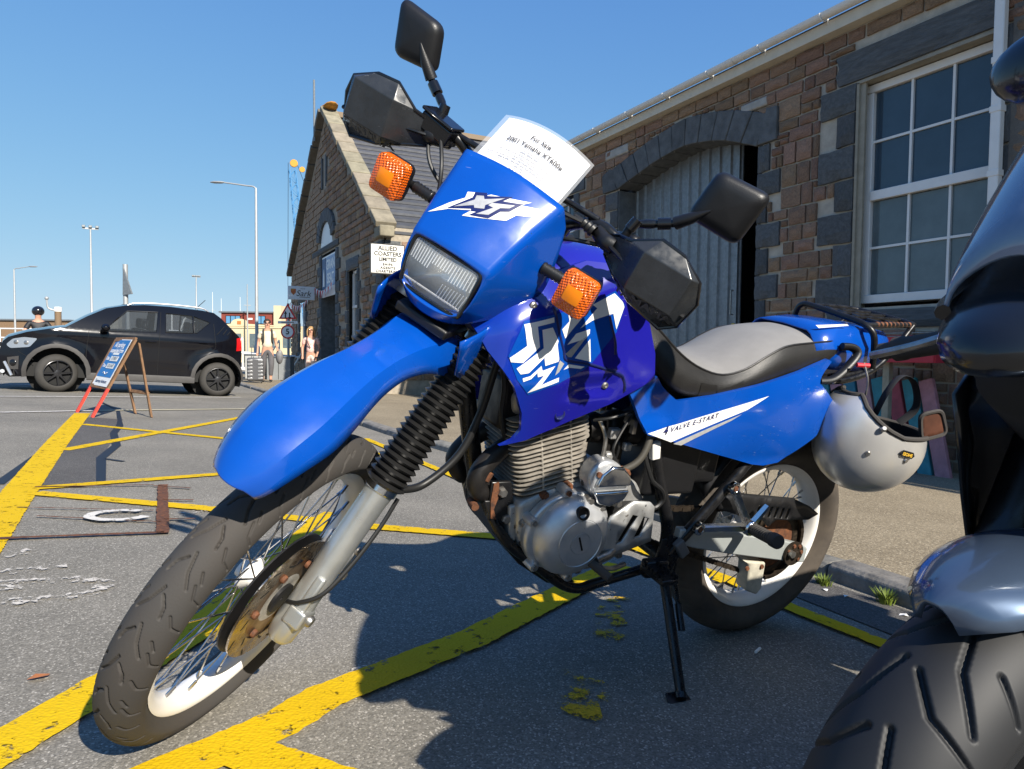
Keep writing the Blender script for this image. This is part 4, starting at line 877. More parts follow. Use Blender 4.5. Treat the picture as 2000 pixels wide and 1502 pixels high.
# painted lines with ragged, worn edges
def paint_mat(name,col,wear=.5,scale=22):
    m=bpy.data.materials.new(name); m.use_nodes=True; nt=m.node_tree; L=nt.links; b=nt.nodes['Principled BSDF']; b.inputs['Roughness'].default_value=.8; b.inputs['Specular IOR Level'].default_value=.2
    tc=nn(nt,'ShaderNodeTexCoord'); n=nn(nt,'ShaderNodeTexNoise',i_Scale=scale,i_Detail=9,i_Roughness=.72); L.new(tc.outputs['Object'],n.inputs['Vector'])
    v=nn(nt,'ShaderNodeTexVoronoi',i_Scale=130); L.new(tc.outputs['Object'],v.inputs['Vector'])
    ad=nn(nt,'ShaderNodeMath',operation='MULTIPLY_ADD',i_1=.10); L.new(v.outputs['Distance'],ad.inputs[0]); L.new(n.outputs['Fac'],ad.inputs[2])
    mr=nn(nt,'ShaderNodeMapRange'); mr.inputs['From Min'].default_value=.60+.16*(1-wear)-.04; mr.inputs['From Max'].default_value=.60+.16*(1-wear)+.03; L.new(ad.outputs[0],mr.inputs['Value'])
    n3=nn(nt,'ShaderNodeTexNoise',i_Scale=5,i_Detail=6); L.new(tc.outputs['Object'],n3.inputs['Vector'])
    hv=nn(nt,'ShaderNodeMix',data_type='RGBA'); hv.inputs['A'].default_value=(col[0]*.82,col[1]*.78,col[2]*.8,1); hv.inputs['B'].default_value=(*col,1); L.new(n3.outputs['Fac'],hv.inputs['Factor']); L.new(hv.outputs['Result'],b.inputs['Base Color'])
    tr=nn(nt,'ShaderNodeBsdfTransparent'); ms=nn(nt,'ShaderNodeMixShader'); L.new(mr.outputs['Result'],ms.inputs[0]); L.new(b.outputs[0],ms.inputs[1]); L.new(tr.outputs[0],ms.inputs[2]); L.new(ms.outputs[0],nt.nodes['Material Output'].inputs['Surface'])
    bp=nn(nt,'ShaderNodeBump',i_Strength=.8,i_Distance=.0016); L.new(v.outputs['Distance'],bp.inputs['Height']); L.new(bp.outputs[0],b.inputs['Normal'])
    return m
M_yel=paint_mat('yellow_road_paint',(.66,.435,.004),.6)
M_yel2=paint_mat('yellow_faded_paint',(.60,.38,.02),1.5,14)
M_wht=paint_mat('white_road_paint',(.66,.64,.58),.8)
M_wht2=paint_mat('white_faded_paint',(.60,.57,.50),1.55,26)
def stripe(pts,w,m,lift=.010,name='painted_line',rag=.0028):
    P=[Vector(p) for p in pts]; D=[]
    for a,b in zip(P,P[1:]):
        n=max(1,int((b-a).length/.016)); n=min(n,260)
        D+=[a.lerp(b,k/n) for k in range(n)]
    D.append(P[-1]); V=[];Fc=[]
    for i,p in enumerate(D):
        t=(D[min(i+1,len(D)-1)]-D[max(i-1,0)]).normalized(); nr=Vector((-t.y,t.x))
        for s in(-1,1):
            q=p+nr*s*(w/2+random.uniform(-rag,rag)); V.append((q.x,q.y,gz(q.x,q.y)+lift))
    Fc=[(2*i,2*i+1,2*i+3,2*i+2) for i in range(len(D)-1)]
    Fc=[q[::-1] for q in Fc] if (Vector(V[1])-Vector(V[0])).cross(Vector(V[2])-Vector(V[0])).z<0 else Fc
    me=bpy.data.meshes.new(name); me.from_pydata(V,[],Fc); me.update(); o=link(name,me,m,None,smooth=False); o['kind']='structure'; return o
stripe([(2.32,-7.57),(2.26,-4.6),(2.19,-2.3),(2.12,-.4)],.155,M_yel,.0062)
for k,(pts,w) in enumerate([([(2.22,-6.28),(1.03,-5.13),(-.1,-4.05)],.10),([(2.18,-4.3),(.81,-7.14),(-.1,-9.0)],.10),([(2.15,-2.74),(1.13,-3.16),(-.2,-3.70)],.095),
    ([(2.13,-2.60),(1.38,-2.08),(.69,-1.52),(.23,-1.23),(-.30,-.90)],.10),([(2.05,.33),(1.85,.04),(1.46,-.51),(.88,-1.73),(.80,-1.85)],.115),
    ([(1.95,.445),(1.589,.23),(1.37,.122),(1.258,.035),(.81,-.167),(.26,-.49),(-.06,-.67)],.112),([(1.45,.20),(1.33,.344),(1.18,.50)],.105),
    ([(-.345,1.6),(-.343,.40),(-.33,-.08),(-.36,-.36),(-.30,-1.3),(-.25,-2.8),(-.26,-5.2)],.075),([(-.30,-.9),(-.33,-.36)],.08)]): stripe(pts,w,M_yel,.0066+.0005*k)
for (x,y,a,b,r) in((.66,.17,.055,.10,.5),(.74,.27,.05,.07,.2),(.42,-.07,.06,.05,.3),(.34,-.17,.06,.07,.1),(.28,-.25,.05,.04,.2),(.20,-.33,.05,.03,0)):
    sheet('faded_letter',[(x+math.cos(t)*a*random.uniform(.7,1.2),y+math.sin(t)*b*random.uniform(.7,1.2)) for t in [R(30*i) for i in range(12)]],M_yel2,.006,.03)
stripe([(8,-4.9),(3.05,-7.44),(2.23,-7.97)],.09,M_wht,.009)
stripe([(2.2,-8.0),(.73,-8.76),(-.2,-9.2)],.09,mat('cream_road_paint',(.62,.55,.36),.7,var=.2,vscale=9),.009)
stripe([(9,-7.2),(3.48,-10.1),(.22,-11.77)],.10,M_wht,.009)
stripe([(9,-11.0),(3.6,-13.7)],.10,M_wht,.009)
# white letter painted on the old cover, broken words beside it
cp=[]
for i in range(22):
    a=R(25+290*i/21); cp.append((1.735-.115*math.cos(a),-1.955+.10*math.sin(a)))
stripe(cp,.045,M_wht,.016,name='painted_letter')
for pl in([(2.07,-1.38),(1.99,-1.44)],[(2.10,-1.16),(1.86,-1.20)],[(2.10,-1.07),(1.78,-1.02),(1.72,-.93),(1.80,-.86)],[(2.1,-.84),(1.80,-.86)],[(2.1,-1.0),(1.95,-.98)],[(1.52,-1.95),(1.38,-2.02)],[(1.50,-1.75),(1.40,-1.72)],[(1.22,-.02),(1.12,-.09)]):
    stripe(pl,.055,M_wht2,.007,name='faded_marking',rag=.014)
# rusty frame of a sunken cover
for pl,w in(([(2.16,-1.635),(1.56,-1.605)],.030),([(1.565,-1.59),(1.555,-2.75)],.050),([(1.60,-2.72),(1.42,-2.62)],.02),([(1.56,-2.3),(1.42,-2.28)],.02),([(1.56,-1.85),(1.43,-1.84)],.02),([(2.15,-2.23),(1.6,-2.05)],.012),([(2.05,-2.02),(1.57,-1.80)],.014),([(2.15,-2.76),(1.60,-2.75)],.02)):
    stripe(pl,w,M_rust,.011,name='cover_frame',rag=.003)
# weeds in the gutter, litter
M_weed=mat('weed_leaf',(.16,.22,.025),.6,var=.5,vscale=30)
for i,(x,y,h,n,lb) in enumerate(((-.70,-.23,.036,120,'tuft of weeds at the kerb behind the rear tyre'),(-.735,.00,.048,150,'bushiest green weed growing in the gutter along the kerb'),(-.725,.15,.036,90,'small straggly weed beside litter at the foot of the kerb'))):
    wd=empty('weed',(x,y,gz(x,y)),0,lb,'weed')
    m=MB()
    for k in range(n):
        a=random.uniform(0,6.28); r=random.uniform(.0,.03); L_=h*random.uniform(.5,1.2); d=Vector((math.cos(a),math.sin(a),0)); b=d*r; s=Vector((-d.y,d.x,0))*.0016; tip=b+d*L_*.55+Vector((0,0,L_)); md=b+d*L_*.2+Vector((0,0,L_*.62))
        m.add([b-s,b+s,md+s*1.3,md-s*1.3,tip],[(0,1,2,3),(3,2,4)])
    m.build('blades',M_weed,wd,smooth=False)
M_litter=mat('litter_white',(.75,.73,.70),.8)
for i,(x,y,l,rz,c,lb) in enumerate(((.077,.172,.034,.4,0,'white cigarette end on asphalt behind the side stand'),(-.64,-.177,.03,1.1,0,'flat white paper scrap in the gutter nearest the rear tyre'),(-.655,-.10,.028,.3,0,'white paper scrap between two weeds in the gutter'),(-.667,.113,.03,2.0,0,'crumpled white scrap beside the straggly weed'),(1.826,-.276,.045,.2,1,'fallen orange leaf on the asphalt by the front tyre'),(-.60,.22,.02,.9,0,'tiny white crumb of litter near the end of the kerb'))):
    z=gz(x,y)+.004
    m=MB().tube([(-l/2,0,.004),(l/2,0,.004)],.004,8) if i==0 else MB().add([(-l/2,-l*.2,.0),(l*.1,-l*.3,.006),(l/2,0,.002),(l*.2,l*.3,.007),(-l*.4,l*.2,.004)],[(0,1,3,4),(1,2,3)])
    o=m.build('leaf' if c else ('cigarette_end' if i==0 else 'paper_scrap'),mat('dead_leaf',(.42,.15,.05),.7) if c else M_litter,None,smooth=False); o.location=(x,y,z); o.rotation_euler=(0,0,rz); tag(o,lb,'leaf' if c else 'litter')
# ================================================================ stone warehouse on the right
WX=-5.0
M_mortar=mat('lime_mortar',(.48,.43,.35),.95,var=.25,vscale=7,bump=.004,bscale=60)
M_granite=mat('brown_granite',(.40,.245,.16),.88,col2=(.23,.145,.10),vscale=9,bump=.014,bscale=38,objrand=.20,spots=((.12,.09,.075),26,.60))
M_dark=mat('dark_dolerite',(.115,.122,.125),.85,var=.4,vscale=8,bump=.010,bscale=34,objrand=.18)
M_pvc=mat('white_pvc',(.74,.73,.70),.4,var=.06)
M_cream=mat('cream_fascia',(.62,.57,.47),.6,var=.12)
M_cement=mat('cement_reveal',(.33,.30,.235),.9,var=.25,bump=.002)
M_pane=mat('window_glass',(.045,.075,.105),.04,spec=.6,var=.2,vscale=2)
M_pane2=mat('window_glass_blind',(.12,.155,.165),.08,spec=.6,var=.25,vscale=3)
M_zinc=mat('galvanised_sheet',(.25,.27,.28),.5,.55,var=.25,vscale=18,rvar=.1)
M_slate=mat('roof_slate',(.075,.078,.088),.7,var=.3,vscale=6,objrand=.2)
wh=empty('stone_warehouse',(WX,-5,gz(WX,-5)),0,'brown granite warehouse with arched galvanised door and white sash windows','building')
def par(o): 
    o.parent=wh; o.matrix_parent_inverse=Matrix.Translation(wh.location).inverted(); return o
ARC=[(-7.62,3.468),(-7.2,3.575),(-6.75,3.675),(-6.35,3.728),(-6.05,3.745),(-5.65,3.705),(-5.27,3.61),(-4.91,3.473),(-4.745,3.40)]
def arch_z(y):
    for (a,b),(c,d) in zip(ARC,ARC[1:]):
        if a<=y<=c: return b+(d-b)*(y-a)/(c-a)
DOOR=(-7.62,-4.745)
WIN=(-3.395,-1.98,1.36,3.70); WIN2=(-10.1,-8.95,1.36,3.66)
wall_out=[(-14.5,-.5),(DOOR[0],-.5)]+[(DOOR[0],3.468)]+ARC[1:]+[(DOOR[1],-.5),(7,-.5),(7,4.36),(-14.5,4.36)]
wall=par(MB().panel(wall_out,lambda y,z:Vector((WX-.022,y,z)),.6,holes=[[(WIN[0],WIN[2]),(WIN[1],WIN[2]),(WIN[1],WIN[3]),(WIN[0],WIN[3])],[(WIN2[0],WIN2[2]),(WIN2[1],WIN2[2]),(WIN2[1],WIN2[3]),(WIN2[0],WIN2[3])]]).build('wall',M_mortar,None,smooth=False))
# unit stones with a rough pitched face (local: x out, y along, z up)
def stone_mesh(k):
    rnd=random.Random(k); n=3; m=MB(); V=[];Fc=[]
    for j in range(n+1):
        for i in range(n+1):
            e=(i in(0,n)) or (j in(0,n))
            V.append((rnd.uniform(.35,.55) if e else rnd.uniform(.75,1.1),-.5+i/n+(rnd.uniform(-.06,.06) if 0<i<n else 0)+(rnd.uniform(-.015,.015)),-.5+j/n+(rnd.uniform(-.06,.06) if 0<j<n else 0)+rnd.uniform(-.02,.02)))
    Fc=[(j*(n+1)+i,j*(n+1)+i+1,(j+1)*(n+1)+i+1,(j+1)*(n+1)+i) for j in range(n) for i in range(n)]
    ring=[i for i in range(n+1)]+[j*(n+1)+n for j in range(1,n+1)]+[n*(n+1)+i for i in range(n-1,-1,-1)]+[j*(n+1) for j in range(n-1,0,-1)]
    b0=len(V)
    for i in ring: V.append((-.6,V[i][1],V[i][2]))
    Fc+=[(ring[i],b0+i,b0+(i+1)%len(ring),ring[(i+1)%len(ring)]) for i in range(len(ring))]
    me=bpy.data.meshes.new('stone'); me.from_pydata(V,[],Fc); me.update()
    me.polygons.foreach_set('use_smooth',[True]*len(me.polygons)); me.set_sharp_from_angle(angle=R(40)); return me
SM={'g':[stone_mesh(i) for i in range(7)],'d':[stone_mesh(20+i) for i in range(5)],'b':[stone_mesh(40+i) for i in range(6)]}
for me in SM['g']: me.materials.append(M_granite)
for me in SM['d']: me.materials.append(M_dark)
def put_stone(kind,x,y0,y1,z0,z1,parent,depth=.030,name='stone',sx=1):
    me=random.choice(SM[kind]); o=bpy.data.objects.new(name,me); COL.objects.link(o); o.parent=parent
    o.location=(x,(y0+y1)/2,(z0+z1)/2); o.scale=(depth,(y1-y0)*(1 if random.random()<.5 else -1),(z1-z0)); return o
stones=[]
taken=[(DOOR[0]-.02,DOOR[1]+.02,-1,3.45),(WIN[0]-.0,WIN[1],WIN[2]-.22,WIN[3]+.4),(WIN2[0],WIN2[1],WIN2[2]-.2,WIN2[3]+.3)]
dark=[]
# dark dressings round the openings
def dress(y0,y1,z0,z1): dark.append((y0,y1,z0,z1))
dress(-3.655,-1.985,3.735,4.065)               # window lintel
zz=3.735
for i,(h,w) in enumerate(((.31,.45),(.34,.24),(.35,.45),(.34,.24),(.34,.45),(.35,.24),(.33,.45),(.33,.24))): dress(-3.40-w,-3.40,zz-h,zz); zz-=h
zz=3.735
for i,(h,w) in enumerate(((.34,.10),(.35,.10),(.34,.10),(.34,.10),(.34,.10),(.34,.10),(.34,.10))): dress(-1.985,-1.985+w,zz-h,zz); zz-=h
dress(-3.7,-1.9,1.13,1.34)                     # sill
zz=3.40
for i,(h,w) in enumerate(((.33,.19),(.30,.36),(.32,.17),(.30,.37),(.32,.20),(.30,.36),(.32,.18),(.30,.36),(.32,.2),(.3,.36))): dress(-4.74,-4.74+w,zz-h,zz); zz-=h
zz=3.45
for i,(h,w) in enumerate(((.29,.36),(.30,.22),(.32,.38),(.30,.20),(.32,.36),(.30,.22),(.32,.38),(.30,.2),(.32,.36),(.3,.2))): dress(-7.63-w,-7.63,zz-h,zz); zz-=h
zz=3.66
for i in range(7): dress(-8.95,-8.95+(.36 if i%2 else .18),zz-.32,zz); dress(-10.1-(.36 if i%2 else .18),-10.1,zz-.32,zz); zz-=.32
dress(-10.4,-8.6,3.66,3.95)
def arch_out(y): return arch_z(y)+.375-.05*abs((y+6.1)/1.4)
def in_arch(y0,y1,z0,z1):
    for y in(y0,(y0+y1)/2,y1):
        if DOOR[0]-.34<y<DOOR[1]+.20 and z0<arch_out(max(DOOR[0],min(DOOR[1],y)))-.03 and z1>3.3: return True
    return False
brown=[]
def arch_fill(y0,y1,z0,z1,d=0):
    if y1-y0<.06 or z1-z0<.05: return
    if not in_arch(y0,y1,z0,z1): brown.append((y0,y1,z0,z1)); return
    if d<4:
        if (y1-y0)>(z1-z0): m=(y0+y1)/2; arch_fill(y0,m,z0,z1,d+1); arch_fill(m,y1,z0,z1,d+1)
        else: m=(z0+z1)/2; arch_fill(y0,y1,z0,m,d+1); arch_fill(y0,y1,m,z1,d+1)
def fill(y0,y1,z0,z1):
    # a stone is cut back to the dressed blocks it meets, course by course
    zs=sorted({z0,z1}|{c for t in taken+dark for c in t[2:] if z0+.05<c<z1-.05 and t[0]<y1 and t[1]>y0})
    for za,zb in zip(zs,zs[1:]):
        iv=[(y0,y1)]
        for a_,b_,c_,d_ in taken+dark:
            if zb>c_+.012 and za<d_-.012: iv=[q for p,r in iv for q in((p,min(r,a_)),(max(p,b_),r)) if q[1]-q[0]>.055]
        for p,r in iv: arch_fill(p,r,za,zb)
z=4.30
rng=random.Random(3)
while z>-.3:
    h=rng.choice((.13,.15,.18,.21,.25)); y=-11.5
    while y<-1.9:
        L_=rng.uniform(.15,.42)
        if rng.random()<.28 and h>.2: 
            k=z-h*rng.uniform(.4,.6); fill(y,y+L_,k,z); fill(y,y+L_*.5,z-h,k); fill(y+L_*.5,y+L_,z-h,k)
        else: fill(y,y+L_,z-h,z)
        y+=L_
    z-=h
allst=[('d',q) for q in dark]+[('g',q) for q in brown]
def vis(q): 
    y0,y1,z0,z1=q[1]; return (0 if q[0]=='d' else 1, 0 if (z1>1.1 and -9.2<y0) else 1, CAM.y-y0)
allst.sort(key=lambda q:(0 if (q[1][3]>1.1 and q[1][0]>-9.4) else 1, CAM.y-q[1][0]))
G_=.012
infill={'g':MB(),'d':MB()}
for i,(k,(y0,y1,z0,z1)) in enumerate(allst):
    j=lambda:random.uniform(-.004,.004)
    a=(y0+G_+j(),y1-G_+j(),z0+G_+j(),z1-G_+j())
    if i<300: put_stone(k,WX-.012+random.uniform(-.008,.008),*a,wall,.045 if k=='d' else .036)
    else:
        me=random.choice(SM[k]); c=Vector((WX-.012,(a[0]+a[1])/2,(a[2]+a[3])/2)); infill[k].add([c+Vector((v.co.x*.036,v.co.y*(a[1]-a[0]),v.co.z*(a[3]-a[2]))) for v in me.vertices],[tuple(f.vertices) for f in me.polygons])
for k in infill:
    if infill[k].v: o=infill[k].build('stone_infill',M_granite if k=='g' else M_dark,wall); o['kind']='stuff'
# voussoirs
vs=[-7.95]+[-7.62+(.2635*i) for i in range(11)]+[-4.72]
ya=[DOOR[0]+(DOOR[1]-DOOR[0])*i/11 for i in range(12)]
for i in range(11):
    a,b=ya[i]+.006,ya[i+1]-.006; ca=(a+6.18)*.16; cb_=(b+6.18)*.16
    pts=[(a,arch_z(a)),(b,arch_z(b)),(b+cb_*1.0,arch_out(b)),(a+ca*1.0,arch_out(a))]
    d=random.uniform(.0,.015)
    MB().prism(pts,(.44+d,0,0),(WX-.42,0,0),(0,1,0),(0,0,1)).build('arch_stone',M_dark,wall,bevel=.012)
MB().prism([(-8.02,3.47),(-7.64,3.47),(-7.80,3.84),(-8.05,3.76)],(.06,0,0),(WX-.03,0,0),(0,1,0),(0,0,1)).build('arch_stone',M_dark,wall,bevel=.01)
MB().prism([(-4.73,3.41),(-4.44,3.41),(-4.44,3.80),(-4.60,3.82)],(.06,0,0),(WX-.03,0,0),(0,1,0),(0,0,1)).build('arch_stone',M_dark,wall,bevel=.01)
# door: jamb reveals, ribbed galvanised leaf standing a little open
for y in DOOR: MB().box((WX-.24,y+(-.03 if y<-6 else .03),1.55),(.44,.06,3.8)).build('door_jamb',M_dark,wall)
MB().box((WX-1.6,-6.2,1.8),(.02,4.2,4.6)).build('dark_interior',M_inside,wall)
MB().box((WX-.9,-6.2,4.0),(1.4,4.2,.02)).build('interior_ceiling',M_inside,wall)
dl=[];
yv=-7.75
pts=[]
i=0
while yv<-5.36:
    pts+=[(yv,0),(yv+.10,0),(yv+.115,.028),(yv+.155,.028),(yv+.17,0)]; yv+=.205
pts=[p for p in pts if p[0]<=-5.37]
lf=MB().loft([[Vector((WX-.37+d,y,z)) for y,d in pts] for z in(-.2,1.2,2.5,3.8)]).build('sliding_door',M_zinc,wh,ang=20); par(lf)
par(MB().box((WX-.385,-6.55,1.8),(.02,2.40,4.0)).build('door_backing',M_zinc,None))
par(MB().tube([(WX-.33,-5.43,1.72),(WX-.29,-5.43,1.72),(WX-.29,-5.43,1.40),(WX-.33,-5.43,1.40)],.012,8).build('door_handle',M_steel,None))
par(MB().box((WX-.345,-5.43,1.25),(.01,.05,.06)).build('door_label',mat('yellow_label',(.6,.40,.03),.6),None))
# sash windows
def sash(y0,y1,z0,z1,vis_cols,parent):
    fx=WX-.16
    w=MB().box((fx,(y0+y1)/2,z1-.04),(.07,y1-y0,.08)).box((fx,(y0+y1)/2,z0+.045),(.08,y1-y0,.09)).box((fx,y0+.04,(z0+z1)/2),(.07,.08,z1-z0-.17)).box((fx,y1-.04,(z0+z1)/2),(.07,.08,z1-z0-.17))
    zm=z0+(z1-z0)*.492; w.box((fx+.012,(y0+y1)/2,zm),(.07,y1-y0-.16,.10))
    f=w.build('window',M_pvc,None,bevel=.006); par(f)
    for (a,b,mm) in((z0+.09,zm-.05,M_pane2),(zm+.05,z1-.08,M_pane)):
        for r in range(2):
            for c in range(3):
                ya_=y0+.08+(y1-y0-.16)*c/3; yb=y0+.08+(y1-y0-.16)*(c+1)/3; za=a+(b-a)*r/2; zb=a+(b-a)*(r+1)/2
                MB().box((fx-.012,(ya_+yb)/2,(za+zb)/2),(.008,yb-ya_-.016,zb-za-.016)).build('pane',mm,f)
        for c in(1,2): yc=y0+.08+(y1-y0-.16)*c/3; MB().box((fx+.004,yc,(a+b)/2),(.026,.024,b-a)).build('glazing_bar',M_pvc,f)
        MB().box((fx+.003,(y0+y1)/2,(a+b)/2),(.022,y1-y0-.16,.024)).build('glazing_bar',M_pvc,f)
    MB().box((fx-.20,(y0+y1)/2,(z0+z1)/2),(.02,y1-y0,z1-z0)).build('blind',mat('pale_blind',(.25,.27,.25),.8),f)
    return f
sash(-3.375,-1.99,1.41,3.69,3,wh)
for yv in(-3.40,): MB().box((WX-.10,yv+.012,2.53),(.20,.03,2.36)).build('cement_reveal',M_cement,wall)
MB().box((WX-.04,-3.352,2.53),(.03,.075,2.36)).build('cement_reveal',M_cement,wall)
MB().box((WX-.10,-2.69,3.715),(.20,1.42,.03)).build('cement_reveal',M_cement,wall)
sash(-10.08,-8.97,1.41,3.64,3,wh)
# eaves: fascia, soffit, gutter with brackets; roof
par(MB().box((WX+.115,-3.75,4.375),(.025,21.5,.135)).build('fascia',M_cream,None,bevel=.004))
par(MB().box((WX+.045,-3.75,4.318),(.13,21.5,.02)).build('soffit',M_cream,None))
gp=[(.062*math.cos(R(180+i*180/10)),.062*math.sin(R(180+i*180/10))) for i in range(11)]
gt=MB().loft([[Vector((WX+.20+a,y,4.492+b)) for a,b in gp]+[Vector((WX+.20+a*.93,y,4.492+b*.93)) for a,b in gp[::-1]] for y in(-14.45,6.9)],closed=True,caps=True).build('gutter',M_pvc,None,ang=30); par(gt)
for i in range(24):
    y=-14.0+.86*i; br=MB().tube([(WX+.125,y,4.40)]+[(WX+.20+a*1.08,y,4.488+b*1.08) for a,b in gp],.0075,6).build('gutter_bracket',M_pvc,None); par(br)
    if i%4==2: par(MB().loft([[Vector((WX+.20+a*1.07,y+.4+e,4.492+b*1.07)) for a,b in gp] for e in(-.05,.05)]).build('gutter_joint',M_pvc,None))
rs=MB().add([(WX+.13,-14.5,4.45),(WX+.13,7,4.45),(WX-4.5,7,5.2),(WX-4.5,-14.5,5.2)],[(0,1,2,3)]).build('roof',M_slate,None,smooth=False,solid=.08); par(rs)
par(MB().box((WX-4.7,-3.75,2.4),(.3,21.4,6.0)).build('back_wall',M_mortar,None)); par(MB().box((WX-2.3,6.9,2.0),(4.6,.2,5.0)).build('end_wall',M_mortar,None))
# downpipe
dp=MB().box((WX+.075,-1.965,2.2),(.075,.085,4.5)).build('downpipe',M_pvc,None,bevel=.012); par(dp)
for z in(1.15,2.45,3.42,3.0): 
    q=MB().box((WX+.075,-1.965,z),(.085,.097,.055)).build('pipe_collar',M_pvc,dp,bevel=.004); 
par(MB().box((WX-.015,2.5,2.1),(.05,8.8,4.5)).build('rendered_wall',mat('grey_render',(.16,.15,.135),.95,var=.3,vscale=5,bump=.006,bscale=70),None))
for (a,b,c,d) in((-7.97,-7.36,3.99,4.13),(-5.02,-4.6,3.86,3.97)):
    par(MB().box((WX+.0,(a+b)/2,(c+d)/2),(.055,b-a,d-c)).build('mortar_repair',mat('pale_mortar',(.42,.40,.36),.95,var=.3,bump=.008,bscale=40),None,bevel=.02))
# ================================================================ gabled stone hall further along the quay
GX=-3.2
gh=empty('gabled_stone_hall',(GX,-20.5,gz(GX,-20)),0,'brown stone hall with steep coped gable, dark quoins and slate roof','building')
GI=Matrix.Translation(gh.location).inverted()
def gp_(o): o.parent=gh; o.matrix_parent_inverse=GI; return o
M_brick=mat('hall_stone',(.32,.21,.135),.9,col2=(.18,.125,.085),vscale=5,bump=.012,bscale=20,objrand=.22)
M_mort2=mat('hall_mortar',(.36,.31,.24),.95,var=.3)
M_cope=mat('coping_stone',(.27,.235,.17),.9,var=.35,vscale=4,bump=.01,bscale=12,objrand=.12)
YL,YR,YA,ZE,ZA=-26.9,-14.5,-20.7,3.75,8.30
def zr(y): return ZE+(ZA-ZE)*((y-YL)/(YA-YL) if y<YA else (YR-y)/(YR-YA))
DR=(-21.28,-19.30,-.4,4.0)
def tri_arch(y): return 4.15+ (1.02*(1-abs((y+20.55)/1.15)**1.7) if abs(y+20.55)<1.15 else 0)
hole=[(DR[0],-.4),(DR[1],-.4),(DR[1],3.92),(DR[0],3.92)]
W1=(-17.79,-16.82,1.1,3.08); W3=(-25.1,-23.97,1.0,2.62)
rect=lambda q:[(q[0],q[2]),(q[1],q[2]),(q[1],q[3]),(q[0],q[3])]
gw=gp_(MB().panel([(YL,-.6),(YR,-.6),(YR,ZE),(YA,ZA),(YL,ZE)],lambda y,z:Vector((GX-.03,y,z)),1.2,holes=[[(DR[0],-.5),(DR[1],-.5),(DR[1],3.92),(DR[0],3.92)],rect(W1),rect(W3)]).build('gable_wall',M_mort2,None,smooth=False))
gd=[]  # dark dressings
for yq,s in((DR[0],-1),(DR[1],1)):
    z=3.92
    for i in range(13): gd.append((*(sorted((yq,yq+s*(.55 if i%2 else .30)))),z-.33,z)); z-=.33
for (a,b,c,d) in(W1,W3):
    gd.append((a-.25,b+.12,d,d+.34)); z=d
    for i in range(6): gd.append((a-(.32 if i%2 else .18),a,z-.36,z)); gd.append((b,b+(.30 if i%2 else .16),z-.36,z)); z-=.36
z=3.5
for i in range(11): gd.append((YR-(.85 if i%2 else .5),YR,z-.34,z)); z-=.34
gd.append((-22.68,-18.89,3.96,4.16))
for i in range(9):     # dark arch over the door
    a=R(20*i); a2=R(20*(i+1)); 
tak=[DR,W1,W3,(-21.75,-19.35,4.15,5.05),(-21.2,-20.5,6.0,6.95)]
br=[]
rng=random.Random(11)
z=8.2
while z>-.4:
    h=rng.choice((.17,.20,.23)); y=YL+rng.uniform(0,.2)
    while y<YR:
        L_=rng.uniform(.26,.55); a,b=y,min(y+L_,YR)
        if zr(a)>z+.02 and zr(b)>z+.02 and b-a>.12 and not any(b>t[0]+.02 and a<t[1]-.02 and z>t[2]+.02 and z-h<t[3]-.02 for t in tak+gd): br.append((a,b,z-h,z))
        y+=L_
    z-=h
for me in SM['b']: me.materials.append(M_brick)
jobs=[('d',q) for q in gd if q[3]>.2]+[('b',q) for q in sorted(br,key=lambda q:-q[1])]
inf=MB()
for i,(k,(a,b,c,d)) in enumerate(jobs):
    g=.016
    if i<300: put_stone(k,GX-.012+random.uniform(-.01,.01),a+g,b-g,c+g,d-g,gw,.05)
    else: inf.box((GX-.035+random.uniform(-.012,.012),(a+b)/2,(c+d)/2),(.09,b-a-2*g,d-c-2*g))
o=inf.build('stone_infill',M_brick,gw,smooth=False); o['kind']='stuff'
# arch of dark stones above the lintel, white tympanum
for i in range(10):
    a0,a1=R(10+16*i),R(10+16*(i+1)-1.5); P=lambda a,r:(-20.55-r*1.15*math.cos(a),4.17+r*1.0*math.sin(a)**.9)
    MB().prism([P(a0,.72),P(a1,.72),P(a1,1.12),P(a0,1.12)],(.09,0,0),(GX-.03,0,0),(0,1,0),(0,0,1)).build('arch_stone',M_dark,gw,bevel=.015)
MB().prism([(-20.55-.80*math.cos(R(18*i)),4.17+.70*math.sin(R(18*i))) for i in range(11)],(.03,0,0),(GX-.04,0,0),(0,1,0),(0,0,1)).build('tympanum',M_pvc,gw)
MB().box((GX-.10,-20.85,6.48),(.02,.42,.75)).build('slit_vent',M_pane,gw)
for s in(-1,1): MB().box((GX-.01,-20.85+s*.30,6.48),(.05,.16,.95)).build('slit_surround',M_dark,gw)
# door recess
MB().box((GX-.55,-20.3,1.6),(.04,2.1,4.7)).build('white_porch_back',M_pvc,gw)
MB().box((GX-.25,DR[0]-.01,1.7),(.5,.03,4.5)).build('reveal',M_dark,gw); MB().box((GX-.25,DR[1]+.01,1.7),(.5,.03,4.5)).build('reveal',M_dark,gw)
MB().box((GX-.50,-19.7,1.0),(.05,.55,2.6)).build('door_leaf',mat('grey_door',(.35,.37,.38),.5),gw)
for z in(1.0,1.25): MB().box((GX-.50,-20.6,z),(.04,.42,.2)).build('letter_box',mat('brass_grey',(.30,.27,.20),.5),gw)
ban=gp_(MB().box((GX-.04,-20.27,3.2),(.03,1.95,1.27)).build('banner_board',M_pvc,None))
MB().box((GX-.020,-20.95,3.28),(.012,.52,1.0)).build('banner_picture',mat('banner_blue',(.02,.10,.25),.5,col2=(.01,.03,.10),vscale=3),ban)
MB().box((GX-.020,-20.02,3.32),(.012,1.22,.92)).build('banner_panel',mat('banner_pale_blue',(.22,.32,.48),.5),ban)
tm=lambda y,z,x=GX-.010:frame((x,y,z),(0,1,0),(0,0,1))
